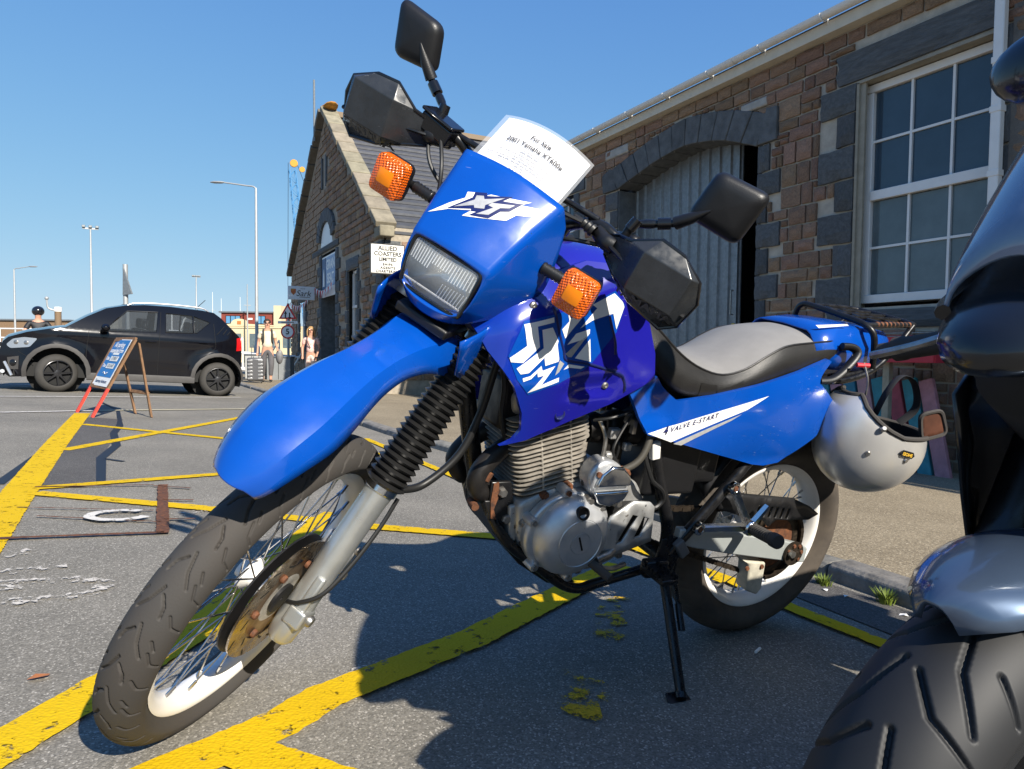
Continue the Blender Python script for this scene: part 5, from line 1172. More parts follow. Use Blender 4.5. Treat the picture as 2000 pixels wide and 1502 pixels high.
text('GRAN',.42,M_pvc,tm(-20.02,3.52),ban,bold=.012); text('SEAT',.42,M_pvc,tm(-20.02,3.10),ban,bold=.012)
MB().prism([(-21.05,2.9),(-20.85,2.9),(-20.86,3.3),(-20.93,3.45),(-21.0,3.3)],(.01,0,0),(GX-.014,0,0),(0,1,0),(0,0,1)).build('banner_figure',M_pvc,ban)
def gsash(q):
    a,b,c,d=q; fx=GX-.16
    f=gp_(MB().box((fx,(a+b)/2,d-.04),(.06,b-a,.08)).box((fx,(a+b)/2,c+.05),(.06,b-a,.10)).box((fx,a+.045,(c+d)/2),(.06,.09,d-c)).box((fx,b-.045,(c+d)/2),(.06,.09,d-c)).box((fx+.01,(a+b)/2,(c+d)/2),(.06,b-a,.07)).build('window',M_pvc,None))
    for i in range(2):
        for j in range(2): MB().box((fx-.02,a+.09+(b-a-.18)*(.25+.5*i),c+.1+(d-c-.18)*(.25+.5*j)),(.01,(b-a-.18)/2-.02,(d-c-.18)/2-.03)).build('pane',M_pane2,f)
gsash(W1); gsash(W3)
# coping stones up both slopes, kneelers
for sgn,ye in((1,YR),(-1,YL)):
    n=11
    for i in range(n):
        t0,t1=i/n,(i+1)/n-.006; f=lambda t:Vector((GX-.10,ye+(YA-ye)*t,ZE+(ZA-ZE)*t+.02)); a,b=f(t0),f(t1); nz=Vector((0,sgn*.60,.80))
        dx=Vector((.28+random.uniform(-.02,.02),0,0)); up=nz*.16
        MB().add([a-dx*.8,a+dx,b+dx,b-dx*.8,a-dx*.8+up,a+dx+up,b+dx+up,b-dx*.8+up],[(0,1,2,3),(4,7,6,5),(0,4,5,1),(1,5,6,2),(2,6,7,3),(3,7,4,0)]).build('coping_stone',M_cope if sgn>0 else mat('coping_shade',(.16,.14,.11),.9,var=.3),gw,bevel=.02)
MB().box((GX-.05,YR-.02,ZE-.08),(.36,.5,.26)).build('kneeler',M_cope,gw,bevel=.03)
MB().ball((GX-.1,YA+.35,8.37),(.22,.42,.10),10,6).ball((GX-.1,YA-.1,8.47),(.2,.25,.08),10,6).build('lichen',mat('orange_lichen',(.50,.22,.03),.95,var=.5,vscale=12),gw)
gp_(MB().tube([(GX+.15,-21.55,7.6),(GX+.15,-21.6,9.55)],.035,8).build('finial_pole',M_zinc,None))
# roof slopes in slate courses
for sgn,ye in((1,YR),(-1,YL)):
    n=22
    for i in range(n):
        t0,t1=i/n,(i+1.25)/n; t1=min(t1,1); a=Vector((0,ye+(YA-ye)*t0,ZE+(ZA-ZE)*t0-.10)); b=Vector((0,ye+(YA-ye)*t1,ZE+(ZA-ZE)*t1-.16)); dz=Vector((0,0,.05))
        m=MB().add([a+Vector((GX-.3,0,.06)),a+Vector((-16,0,.06)),b+Vector((-16,0,.03)),b+Vector((GX-.3,0,.03)),a+Vector((GX-.3,0,0)),a+Vector((-16,0,0))],[(0,1,2,3),(0,4,5,1)])
        gp_(m.build('slate_course',M_slate,None,smooth=False))
gp_(MB().box(((GX-16)/2-.2,YA,ZA-.05),(12.6,.3,.16)).build('ridge_tiles',mat('ridge_clay',(.20,.15,.10),.9),None))
sw=gp_(MB().box((-8,YR-.15,1.65),(9.4,.25,4.3)).build('side_wall',M_mort2,None))
for i in range(40):
    y0=-3.25-.42*(i%5)-.02*(i//5); z0=3.3-.42*(i//5)
    o=put_stone('b' if i%5 else 'd',0,-.19,.19,z0-.18,z0+.18,sw,.05); o.location=(y0-.2,YR-.02,z0); o.rotation_euler=(0,0,R(90))
swn=gp_(MB().box((-4.0,YR+.0,2.0),(.75,.06,1.5)).build('window',M_pvc,None))
for i in range(2): MB().box((-4.0,YR+.035,1.66+.68*i),(.58,.02,.58)).build('pane',M_pane2,swn)
# signs on the hall
asg=tag(MB().box((-3.24,-14.24,3.0),(.78,.06,.66)).build('name_board',mat('board_white',(.72,.70,.64),.6,var=.08),None,bevel=.01),'white name board with black lettering on the corner of the gabled hall','sign')
ta=lambda z:frame((-3.24,-14.205,z),(-1,0,0),(0,0,1))
MB().box((-3.24,-14.24,3.0),(.82,.045,.70)).build('board_frame',M_black,asg)
for b,s,z,k in(('ALLIED',.145,3.245,1.0),('COASTERS',.135,3.115,1.0),('LIMITED',.118,2.99,1.0),('SHIPS',.080,2.875,1.25),('AGENTS',.080,2.795,1.25),('CHARTERING',.080,2.715,1.2)): text(b,s,M_black,ta(z),asg,bold=.0035,spacing=k)
ss=tag(MB().box((GX+.46,-22.2,2.77),(.86,.09,.44)).build('hanging_sign',mat('sign_pale',(.66,.70,.74),.5),None,bevel=.01),'pale projecting sign with a shield and the word Sark','sign')
tsk=lambda x,z:frame((x,-22.15,z),(-1,0,0),(0,0,1))
text('Sark',.27,M_black,tsk(GX+.40,2.75),ss,shear=.25); text('ISLE OF',.045,M_black,tsk(GX+.42,2.91),ss)
MB().box((GX+.36,-22.152,2.635),(.34,.006,.014)).build('small_print',M_black,ss)
MB().prism([(0,.10),(-.16,.10),(-.16,-.02),(-.08,-.11),(0,-.02)],(0,.012,0),(GX+.80,-22.16,2.80)).build('shield',mat('shield_red',(.45,.06,.04),.5,col2=(.45,.30,.05),vscale=9),ss)
M_flag=[mat('bunting_red',(.50,.03,.04),.7),mat('bunting_white',(.70,.68,.66),.7)]
def bunting(a,b,sag,n,lb):
    a=Vector(a);b=Vector(b); f=lambda t:a.lerp(b,t)-Vector((0,0,sag*4*t*(1-t)))
    s=tag(MB().tube([f(i/16) for i in range(17)],.006,5).build('bunting',M_pvc,None),lb,'bunting')
    for i in range(n):
        p=f((i+.5)/n); d=(b-a).normalized()*.09
        MB().add([p-d,p+d,p-Vector((0,0,.24))+d*random.uniform(-.6,.6)+Vector((random.uniform(0,.06),0,0))],[(0,1,2)]).build('pennant',M_flag[i%2],s,smooth=False,solid=.002)
bunting((GX+.08,-21.9,2.95),(GX+.08,-19.2,3.0),.22,14,'red and white bunting strung under the banner of the hall doorway')
bunting((GX+.08,-26.6,2.75),(GX+.08,-23.0,2.7),.22,16,'red and white bunting strung beneath the Sark sign')
# ================================================================ sale notice tucked behind the fairing
fs=empty('sale_notice',label='white printed For Sale sheet in a clear sleeve tucked behind the headlight fairing',cat='notice')
fs.matrix_world=bike.matrix_world.copy()
BT=Vector((1.108,-.004,1.205)); UPp=Vector((-.62,.06,.785)).normalized()
def paper(u,v,off=0):   # u across, v up the sheet; bowed
    b=.018*(1-(u/.105)**2)
    nrm=Vector((.785,0,.62))
    return S(BT+Vector((0,u,0))+UPp*v+nrm*(b-.018+off)+Vector((0,0,-.008*(u/.1)**2)))
M_paper=mat('paper',(.82,.81,.82),.55)
M_sleeve=mat('clear_sleeve',(.9,.92,.95),.08,alpha=.22,spec=.7)
MB().panel([(-.094,-.02),(.094,-.02),(.094,.128),(-.094,.128)],lambda u,v:paper(u,v),.012).build('sheet',M_paper,fs,ang=60)
MB().panel([(-.105,-.03),(.100,-.03),(.100,.133),(-.105,.133)],lambda u,v:paper(u,v,.0016),.014).build('sleeve',M_sleeve,fs,ang=60)
M_ink=mat('ink',(.03,.03,.035),.6)
M_ink2=mat('ink_grey',(.22,.22,.24),.6)
def ptext(b,s,v,m=None,**k): text(b,s,m or M_ink,lambda p:paper(p.x*1.0,v+p.y,.0032),fs,**k)
ptext('For Sale',.0140,.099,bold=.0003); ptext('2001 Yamaha XT600e',.0140,.080,bold=.0003); ptext('\u00a33,000',.0120,.021,M_ink2)
def small_print(v,half,m):      # lines too fine to read: rows of word-length strokes
    u=-half; i=0
    while u<half:
        L_=min(random.uniform(.006,.016),half-u)
        MB().panel([(u,v-.0009),(u+L_,v-.0009),(u+L_,v+.0009),(u,v+.0009)],lambda a,b:paper(a,b,.0032),.006).build('small_print',m,fs)
        u+=L_+.0022
for v,h in((.0665,.020),(.0605,.021),(.054,.062),(.0475,.026),(.0415,.078),(.0355,.052),(.0295,.010),(.009,.033)): small_print(v,h,M_ink2)
# ================================================================ open-face helmet hung upside down from the rack
hm=empty('open_face_helmet',label='silver open-face helmet hanging upside down from the luggage rack',cat='helmet')
hm.matrix_world=bike.matrix_world@Matrix.Translation((-.107,.20,.679))@Matrix.Rotation(R(-18),4,'Z')@Matrix.Rotation(R(16),4,'Y')
HR=(.148,.122,.135)
# rim height: low at the face opening side (-x), high at the ears/neck (+x)
secs=[]
def rimz(a):
    c=math.cos(a)                       # +1 = +x side (neck), -1 = face side
    return .055+.100*max(0,min(1,(c+.10)/.75))**1.4-.045*max(0,-c)
for j in range(15):
    t=j/14; row=[]
    for i in range(56):
        a=2*math.pi*i/56; top=math.asin(max(-1,min(.999,rimz(a)/HR[2]/1.18))); el=-math.pi/2+(top+math.pi/2)*t
        k=math.cos(el); zz_=math.sin(el)*HR[2]*1.18 if el>0 else math.sin(el)*HR[2]
        kk=k if el<0 else k**.55
        row.append(Vector((HR[0]*kk*math.cos(a),HR[1]*kk*math.sin(a),zz_)))
    secs.append(row)
M_hel=mat('helmet_silver',(.62,.61,.59),.36,.6,coat=.35,var=.05)
MB().loft(secs,closed=True).build('shell',M_hel,hm,ang=80)
MB().tube(secs[-1],.0065,8,close=True).build('edge_trim',M_rubber,hm)
inn=[[p*.93+Vector((0,0,.004)) for p in r] for r in secs]
MB().loft(inn,closed=True).build('lining',mat('helmet_lining',(.02,.02,.022),.9),hm,ang=80)
for a,z in((R(75),.085),(R(60),.020),(R(98),-.01)):
    p=Vector((HR[0]*math.cos(a)*.985,HR[1]*math.sin(a)*.985,z)); MB().lathe(p,p,[(0,.006),(.005,.006),(.007,.003),(.008,-.004)],12).build('snap_stud',M_steel,hm)
M_leather=mat('brown_leather',(.10,.035,.018),.6,var=.4,vscale=20)
fo=rrect([(-.045,-.036),(.036,-.042),(.042,.030),(-.024,.034)],.02)
fl=MB().panel(fo,lambda a,b:Vector((-.130+a*.9,.060+.02*math.cos(a*12),.060+b)),.012).build('ear_pad',M_leather,hm,solid=.012,ang=60)
MB().tube([Vector((-.130+a*.9,.060+.02*math.cos(a*12),.060+b)) for a,b in fo],.0055,6,close=True).build('pad_binding',M_rubber,fl)
MB().tube(smooth_path([(.03,.07,.11),(.01,.085,.17),(-.04,.07,.20),(-.085,.06,.17),(-.10,.05,.10),(-.06,.04,.06)]),.010,8,flat=.25).build('chin_strap',mat('strap',(.012,.012,.014),.8),hm)
MB().tube(smooth_path([(.03,.03,.15),(.025,.03,.19),(.03,.02,.235)]),.003,6).build('d_ring',M_steel,hm)
MB().tube([(.015,.02,.225),(.05,.02,.232)],.006,8).build('red_tag',mat('tag_red',(.5,.02,.03),.5),hm)
lgx=MB().prism([(-.024,0),(-.017,.0085),(.017,.0085),(.024,0),(.017,-.0085),(-.017,-.0085)],(0,0,.0016),(0,0,0),(1,0,0),(0,1,0))
Q=(hm.matrix_world).inverted()
p=Vector((-.023,.1203,.0072)); nrm=Vector((p.x/HR[0]**2,p.y/HR[1]**2,p.z/HR[2]**2)).normalized(); k=1/math.sqrt((p.x/HR[0])**2+(p.y/HR[1])**2+(p.z/HR[2])**2); p=p*k
ux=Vector((.80,0,.36)); ux=(ux-nrm*ux.dot(nrm)).normalized(); uy=nrm.cross(ux)
fm=frame(p+nrm*.003,ux,uy)
lb=lgx.map(lambda q:fm@q).build('maker_badge',mat('badge_black',(.01,.01,.01),.3),hm,smooth=False)
text('SHOEI',.0115,mat('badge_gold',(.70,.42,.04),.4),fm@Matrix.Translation((0,0,.0022)),lb,bold=.0003)
# ================================================================ parking notice board (A-frame)
ab=empty('a_frame_sign',(2.1,-7.45,gz(2.1,-7.45)),0,'wooden A-frame notice board with blue parking suspension panel and red feet','sign')
AI=Matrix.Translation(ab.location).inverted()
def ap(o): o.parent=ab; o.matrix_parent_inverse=AI; return o
fl0=Vector((2.391,-7.765,.122));fr0=Vector((2.196,-7.125,.112));tl0=Vector((1.985,-7.74,.955));tr0=Vector((1.775,-7.19,.955));rl0=Vector((1.80,-7.68,.095));rr0=Vector((1.63,-7.22,.085))
M_wood=mat('weathered_wood',(.22,.12,.06),.8,var=.4,vscale=18,bump=.001,bscale=60)
M_red=mat('red_paint',(.60,.05,.03),.55)
nF=(tl0-fl0).cross(fr0-fl0).normalized(); nF=nF if nF.dot(CAM-fl0)>0 else -nF
def plank(a,b,w,m,name='leg'):
    d=(b-a).normalized(); sd=d.cross(nF).normalized(); V=[]
    for p in(a,b):
        for s,e in((-1,-1),(1,-1),(1,1),(-1,1)): V.append(p+sd*s*w/2+nF*e*.012)
    return ap(MB().add(V,[(0,1,2,3),(7,6,5,4),(0,4,5,1),(1,5,6,2),(2,6,7,3),(3,7,4,0)]).build(name,m,None,smooth=False))
for f0_,t0_ in((fl0,tl0),(fr0,tr0)):
    md=f0_.lerp(t0_,.36); plank(f0_,md,.05,M_red,'red_foot'); plank(md,t0_,.05,M_wood)
for r0_,t0_ in((rl0,tl0),(rr0,tr0)): plank(r0_,t0_.lerp(r0_,.03)-nF*.03,.035,M_wood,'rear_leg')
plank(rl0.lerp(tl0,.32)-nF*.02,rr0.lerp(tr0,.32)-nF*.02,.035,M_wood,'cross_bar'); plank(tl0,tr0,.05,M_wood,'top_bar'); plank(fl0.lerp(tl0,.37),fr0.lerp(tr0,.37),.04,M_wood,'lower_bar')
bl=fl0.lerp(tl0,.38);brr=fr0.lerp(tr0,.38); uxs=(fl0-fr0) ; 
# viewer sees the right post (fr) on the right: text runs from left post to right post
ux=(fr0-fl0).normalized(); uy=(tl0-fl0); uy=(uy-ux*uy.dot(ux)).normalized()
cw=(fr0-fl0).length-.05; hh=(tl0-fl0).length*.60
c0=(fl0.lerp(tl0,.685)+fr0.lerp(tr0,.685))/2+nF*.002
skew=((tl0-fl0)+(tr0-fr0))/2; skew_u=skew.normalized()
def onb(x,y,o=0): return c0+ux*x+skew_u*y+nF*(.014+o)
def bpan(x0,x1,y0,y1,m,o,name): return ap(MB().add([onb(x0,y0,o),onb(x1,y0,o),onb(x1,y1,o),onb(x0,y1,o)],[(0,1,2,3)]).build(name,m,None,smooth=False,solid=-.001))
W_=cw/2; 
bpan(-W_,W_,-.29,.29,M_pvc,0,'panel'); bpan(-W_*.90,W_*.90,-.18,.28,mat('notice_blue',(.015,.14,.38),.5),.003,'blue_field')
M_wtxt=mat('white_print',(.75,.76,.78),.6)
bt=lambda x,y,o=.006:(lambda p:onb(x+p.x,y+p.y,o))
for b,s,x,y in(('All parking',.085,0,.215),('suspended from',.075,0,.145),('Date',.06,-.19,.045),('Time',.06,-.19,-.045)): ap(text(b,s,M_wtxt,bt(x,y),None,bold=.002))
bpan(-.09,.20,.015,.075,M_pvc,.006,'date_slip'); bpan(-.09,.20,-.075,-.015,M_pvc,.006,'time_slip'); bpan(-.09,.13,.093,.118,M_pvc,.006,'blank_slip')
ap(text('17-MAY',.065,M_black,bt(.055,.045,.010),None,shear=.2)); ap(text('7-20 UNIT',.058,M_black,bt(.055,-.045,.010),None,shear=.2))
ap(text('Guernsey Harbours',.055,mat('navy_print',(.01,.04,.12),.6),bt(0,-.235,.003),None,bold=.001))
ap(MB().tube([onb(-.08+.016*i,-.135+.014*math.sin(i*.7),.008) for i in range(11)],.004,5).build('wave_mark',M_wtxt,None))
# ================================================================ things stacked under the window
gx=-4.45
sp_=empty('barrier_post',(-4.42,-2.55,gz(-4.42,0)+.06),0,'galvanised barrier post on a round black base below the sash window','post')
SI=Matrix.Translation(sp_.location).inverted()
for o in(MB().box((-4.42,-2.55,.39),(.06,.065,1.05)).build('post',mat('zinc_post',(.33,.31,.24),.6,.3,var=.3),None,bevel=.006),MB().lathe((-4.42,-2.55,-.165),(0,0,1),[(0,.05),(.10,.05),(.19,.03),(.21,.0),(.21,-.02)],28).build('base',M_black,None)): o.parent=sp_; o.matrix_parent_inverse=SI
cols=[((.03,.20,.24),'teal'),((.42,.20,.22),'faded pink'),((.02,.16,.22),'dark teal'),((.45,.24,.24),'pale pink'),((.03,.22,.26),'blue-green'),((.35,.06,.08),'red'),((.04,.24,.28),'bright teal'),((.40,.18,.20),'dusty pink')]
for i,(c,nm) in enumerate(cols):
    y=-3.25+.17*i
    o=MB().box((0,0,.42),(.05,.13,.95)).build('painted_board',mat('board_%d'%i,c,.6,var=.3,vscale=12),None,bevel=.008); o.location=(-4.62+.015*i,y,gz(-4.6,y)+.06); o.rotation_euler=(R(18),R(-10),0)
    tag(o,f'{nm} painted board leaning at {["the door end","second place from the door","third place from the door","fourth place from the door","fifth place from the door","sixth place from the door","seventh place from the door","the downpipe end"][i]} under the window','board','painted boards leaning on the warehouse wall')
cr=empty('red_crate',(-4.55,-2.45,.80),0,'red plastic crate with wire rim resting on the painted boards','crate')
CI=Matrix.Translation(cr.location).inverted()
for nm,c,d in(('front_side',(-4.30,-2.45,.92),(.02,.80,.24)),('back_side',(-4.72,-2.45,.92),(.02,.80,.24)),('end_side',(-4.51,-2.85,.92),(.42,.02,.24)),('end_side',(-4.51,-2.05,.92),(.42,.02,.24)),('bottom',(-4.51,-2.45,.81),(.42,.80,.02))):
    o=MB().box(c,d).build(nm,mat('crate_red',(.42,.02,.04),.5,var=.15),None,bevel=.004); o.parent=cr; o.matrix_parent_inverse=CI
o=MB().tube([(-4.29,-2.86,1.06),(-4.29,-2.04,1.06)],.006,6).tube([(-4.29,-2.86,1.03),(-4.29,-2.04,1.03)],.005,6).build('wire_rim',M_zinc,None); o.parent=cr; o.matrix_parent_inverse=CI
# ================================================================ dark touring motorcycle parked alongside
rbk=empty('touring_motorcycle',(.84,1.185,gz(.84,1.185)),0,'black touring motorcycle with tinted screen and silver-blue front mudguard parked alongside',cat='motorcycle')
rbk.rotation_euler=(R(-4),0,R(-2))
M_bk=mat('fairing_black',(.008,.009,.011),.25,coat=.4,var=.1)
M_sb=mat('mudguard_silver_blue',(.075,.11,.17),.28,.5,coat=.8,var=.06)  # base colour darkened to stand in for shade on the mudguard
M_screen=mat('tinted_screen',(.15,.21,.31),.06,alpha=.86,spec=.9,coat=1,var=.3,vscale=6)
RM=[[(.0,.012),(.05,.028),(.09,.060)],[(.07,.004),(.10,.030),(.115,.075)],[(.03,.05),(.05,.085)]]
TW=lambda p:Vector(p)+Vector((0,0,.300))
rm_=MB().lathe((0,0,0),(0,1,0),[(.215,-.05),(.205,-.052),(.20,-.03),(.19,0),(.20,.03),(.205,.052),(.215,.05)],64).map(TW).build('front_wheel',M_bk,rbk)
tyre(MB(),.300,.062,.212,.045,1200,130,RM,.1257,.006,.0036).map(TW).build('tyre',mat('sport_tyre',(.012,.0125,.014),.6,var=.2,vscale=20),rm_,ang=75)  # rubber colour darkened as well, in place of shade over the wheel
for i in range(5):
    a=2*math.pi*i/5; MB().tube([TW((0,0,0)),TW((math.sin(a)*.2,0,math.cos(a)*.2))],[.03,.018],8).build('wheel_spoke',M_bk,rm_)
MB().tube([TW((0,-.10,0)),TW((0,.10,0))],.03,14).build('hub',M_steel,rm_)
for sd in(1,-1):
    MB().tube([(0,.105*sd,.30),(-.12,.105*sd,.58),(-.25,.105*sd,.88)],[.03,.03,.024],14).build('fork_leg',M_blackpaint,rbk)
    ring(MB(),.07,.15,.075*sd-.003,.075*sd+.003).map(TW).build('brake_disc',M_disc,rm_)
# mudguard
ms=[]
for i in range(22):
    a=R(-75+105*i/21); r=.330+.02*max(0,a); w_=.086*math.sqrt(max(.02,1-max(0,(a-R(-10))/R(41))**2.2))
    ms.append([Vector((r*math.sin(a)-.06*(abs(u)**2)*.2,w_*u,.300+(r-.028*abs(u)**2.5)*math.cos(a))) for u in [-1+k/6 for k in range(13)]])
MB().loft(ms).build('front_mudguard',M_sb,rbk,solid=.006,ang=60)
# nose fairing: lofted from beak to cockpit
def nsec(x,zc,w,h,zu): 
    return [Vector((x,w*math.sin(a)*(1 if math.cos(a)>0 else .9),zc+(h*math.cos(a) if math.cos(a)>0 else zu*math.cos(a)))) for a in [2*math.pi*k/28 for k in range(28)]]
MB().loft([nsec(*q) for q in((.150,.800,.012,.010,.010),(.138,.802,.040,.025,.020),(.10,.812,.065,.042,.030),(.04,.835,.088,.06,.045),(-.06,.87,.125,.07,.06),(-.18,.90,.17,.075,.09),(-.32,.91,.20,.08,.14),(-.45,.88,.19,.08,.18))],closed=True,caps=True).build('nose_fairing',M_bk,rbk,ang=70)
MB().loft([nsec(*q) for q in((.06,.775,.055,.02,.03),(-.06,.76,.11,.03,.07),(-.25,.72,.15,.05,.14))],closed=True,caps=True).build('air_intake',M_inside,rbk,ang=70)
# screen: domed clear shell standing on the nose
sc_=[]
for i in range(13):
    t=i/12; x=.105-.34*t; w_=.058+.125*t**.8; z0=.835+.085*t
    sc_.append([Vector((x+.02*math.cos(a)*0,w_*math.sin(a)*(1-.25*math.cos(a)**2),z0+(.05+.24*math.sin(t*math.pi*.5)**.9)*max(0,math.cos(a))**.8)) for a in [R(-92+184*k/20) for k in range(21)]])
MB().loft(sc_).build('windscreen',M_screen,rbk,solid=.004,ang=80)
for k in(0,-1): MB().tube([q[k] for q in sc_],.007,8).build('screen_edging',M_gloss,rbk)
MB().box((-.16,0,.89),(.22,.18,.08)).build('dash',M_inside,rbk,bevel=.03,seg=3)
for sd in(1,-1):   # side cowls, mirrors, grips
    MB().panel([(.03,.755),(-.10,.80),(-.45,.86),(-.66,.78),(-.64,.40),(-.45,.22),(-.24,.25),(-.17,.42),(-.10,.58),(-.03,.68)],lambda x,z,sd=sd:Vector((x,sd*(.085+.15*math.sin(min(1,max(0,(.04-x)/.6))*1.6)-.10*max(0,.6-z)),z)),.05).build('side_cowl',M_bk,rbk,solid=.005,ang=60)
    MB().tube(smooth_path([(-.22,.15*sd,.95),(-.28,.20*sd,1.11),(-.36,.25*sd,1.19)]),.009,8).build('mirror_stem',M_bk,rbk)
    MB().ball((-.40,.268*sd,1.205),(.035,.085,.055),20,12).build('mirror',M_bk,rbk)
    MB().tube(smooth_path([(-.33,.10*sd,.86),(-.29,.22*sd,.835),(-.26,.28*sd,.80)]),.012,10).build('handlebar',M_blackpaint,rbk)
    MB().lathe((-.262,.265*sd,.806),(.05,sd,-.22),[(.02,-.004),(.02,.006),(.017,.01),(.017,.08),(.0185,.085),(.0185,.10),(.013,.104),(.013,.125),(0,.126)],18).build('grip',M_rubber,rbk)
    MB().tube(smooth_path([(-.24,.22*sd,.83),(-.20,.29*sd,.795),(-.20,.36*sd,.775)]),.006,8).build('brake_lever',M_steel,rbk)
# tank, seat, rear end, engine mass, rear wheel (mostly out of frame; they shade the ground)
def osec(x,zc,w,h): return [Vector((x,w*math.copysign(abs(math.sin(a))**.8,math.sin(a)),zc+h*math.copysign(abs(math.cos(a))**.8,math.cos(a)))) for a in [2*math.pi*k/20 for k in range(20)]]
MB().loft([osec(*q) for q in((-.38,.88,.10,.08),(-.50,.90,.16,.13),(-.65,.88,.16,.13),(-.80,.82,.11,.10))],closed=True,caps=True).build('fuel_tank',M_bk,rbk)
MB().loft([osec(*q) for q in((-.75,.80,.10,.05),(-1.0,.78,.15,.05),(-1.25,.79,.15,.045),(-1.5,.80,.10,.04))],closed=True,caps=True).build('seat',M_seatblack,rbk)
MB().loft([osec(*q) for q in((-1.0,.70,.12,.08),(-1.4,.74,.13,.07),(-1.72,.79,.06,.04))],closed=True,caps=True).build('tail',M_bk,rbk)
MB().box((-.62,0,.48),(.46,.34,.36)).build('engine',M_exh,rbk,bevel=.05,seg=3)
TQ=lambda p:Vector(p)+Vector((-1.45,0,.31))
r2=MB().lathe((0,0,0),(0,1,0),[(.215,-.06),(.20,-.06),(.19,0),(.20,.06),(.215,.06)],48).map(TQ).build('rear_wheel',M_bk,rbk); tyre(MB(),.31,.08,.212,.06,96,24,None,.1).map(TQ).build('tyre',MATS['sport_tyre'],r2)
MB().box((-1.12,0,.36),(.66,.18,.08)).build('swing_arm',M_blackpaint,rbk,bevel=.02)
MB().tube([(-.60,.14,.30),(-.58,.30,.02)],.012,8).build('side_stand',M_blackpaint,rbk)

for sd in(1,-1):
    MB().box((-1.30,.27*sd,.51),(.56,.20,.28)).build('shade_pannier',M_bk,rbk,bevel=.05,seg=3)  # invented side cases, added out of view to shade the foreground road
    MB().panel([(-.60,.78),(-.62,.36),(-1.02,.36),(-1.05,.72),(-.80,.80)],lambda x,z,sd=sd:Vector((x,.17*sd,z)),.1).build('shade_side_cover',M_bk,rbk,solid=.01)  # invented panel, added to stop sun passing between cowl and cases
MB().box((-.62,0,.26),(.60,.26,.20)).build('shade_belly_pan',M_bk,rbk,bevel=.05,seg=3)  # added solid underside, fills out the shadow on the ground
# ================================================================ black small SUV crossing behind
car=empty('small_suv',label='black compact SUV with silver roof rail and dark alloy wheels seen side-on',cat='car')
cf=Vector((3.008,-11.73,0)); cr_=Vector((.611,-12.067,0)); hd=(cf-cr_).normalized(); lf_=Vector((-hd.y,hd.x,0)); 
nup=Vector((-.055,-.0013,1)).normalized(); hx=(hd-nup*hd.dot(nup)).normalized(); hy=nup.cross(hx)
og=cr_-lf_*.72; og.z=gz(og.x,og.y)
car.matrix_world=Matrix(((hx.x,hy.x,nup.x,og.x),(hx.y,hy.y,nup.y,og.y),(hx.z,hy.z,nup.z,og.z),(0,0,0,1)))
M_cp=mat('car_black_paint',(.004,.004,.006),.12,coat=.35,spec=.35)
M_trim=mat('car_grey_trim',(.055,.052,.050),.6,var=.2)
M_cg=mat('car_glass',(.025,.032,.040),.03,spec=.7)
M_cgl=mat('car_lamp_glass',(.34,.36,.39),.10,.5,coat=.8)
def cy(x,z):
    y=.815-.05*max(0,.55-z)
    if z>1.0: y-=.36*(z-1.0)+.10*(z-1.0)**2
    if x>2.45: y-=.30*((x-2.45)/.75)**2
    if x<.1: y-=.16*((.1-x)/.5)**2
    y+=.012*math.exp(-((z-.93)/.05)**2)
    for ax in(0,2.435):
        d=math.hypot(x-ax,z-.33); y+=.035*math.exp(-((d-.40)/.09)**2) if z>.25 else 0
    return y
TOP=[(3.187,.649),(3.153,.77),(3.086,.839),(2.85,.934),(2.555,1.01),(2.343,1.05),(2.05,1.255),(1.778,1.415),(1.495,1.492),(1.206,1.53),(.809,1.54),(.275,1.525),(.085,1.50),(-.04,1.41),(-.151,1.30),(-.38,1.09),(-.424,.813),(-.424,.552),(-.37,.335)]
ARF=[(2.435+.405*math.cos(R(a)),.318+.40*math.sin(R(a))) for a in range(-12,193,15)]
ARR=[(0+.405*math.cos(R(a)),.318+.40*math.sin(R(a))) for a in range(-12,193,15)]
OUT=TOP+[(-.385,.30)]+ARR[::-1]+[(.6,.25),(1.8,.25)]+ARF[::-1]+[(3.05,.215),(3.17,.30),(3.195,.45)]
FG=[(1.815,1.03),(1.59,1.275),(1.47,1.395),(1.005,1.42),(1.035,1.075)]; RG=[(.875,1.415),(.455,1.41),(.447,1.105),(.88,1.08)]; QG=[(.425,1.40),(.165,1.315),(.385,1.11),(.425,1.108)]
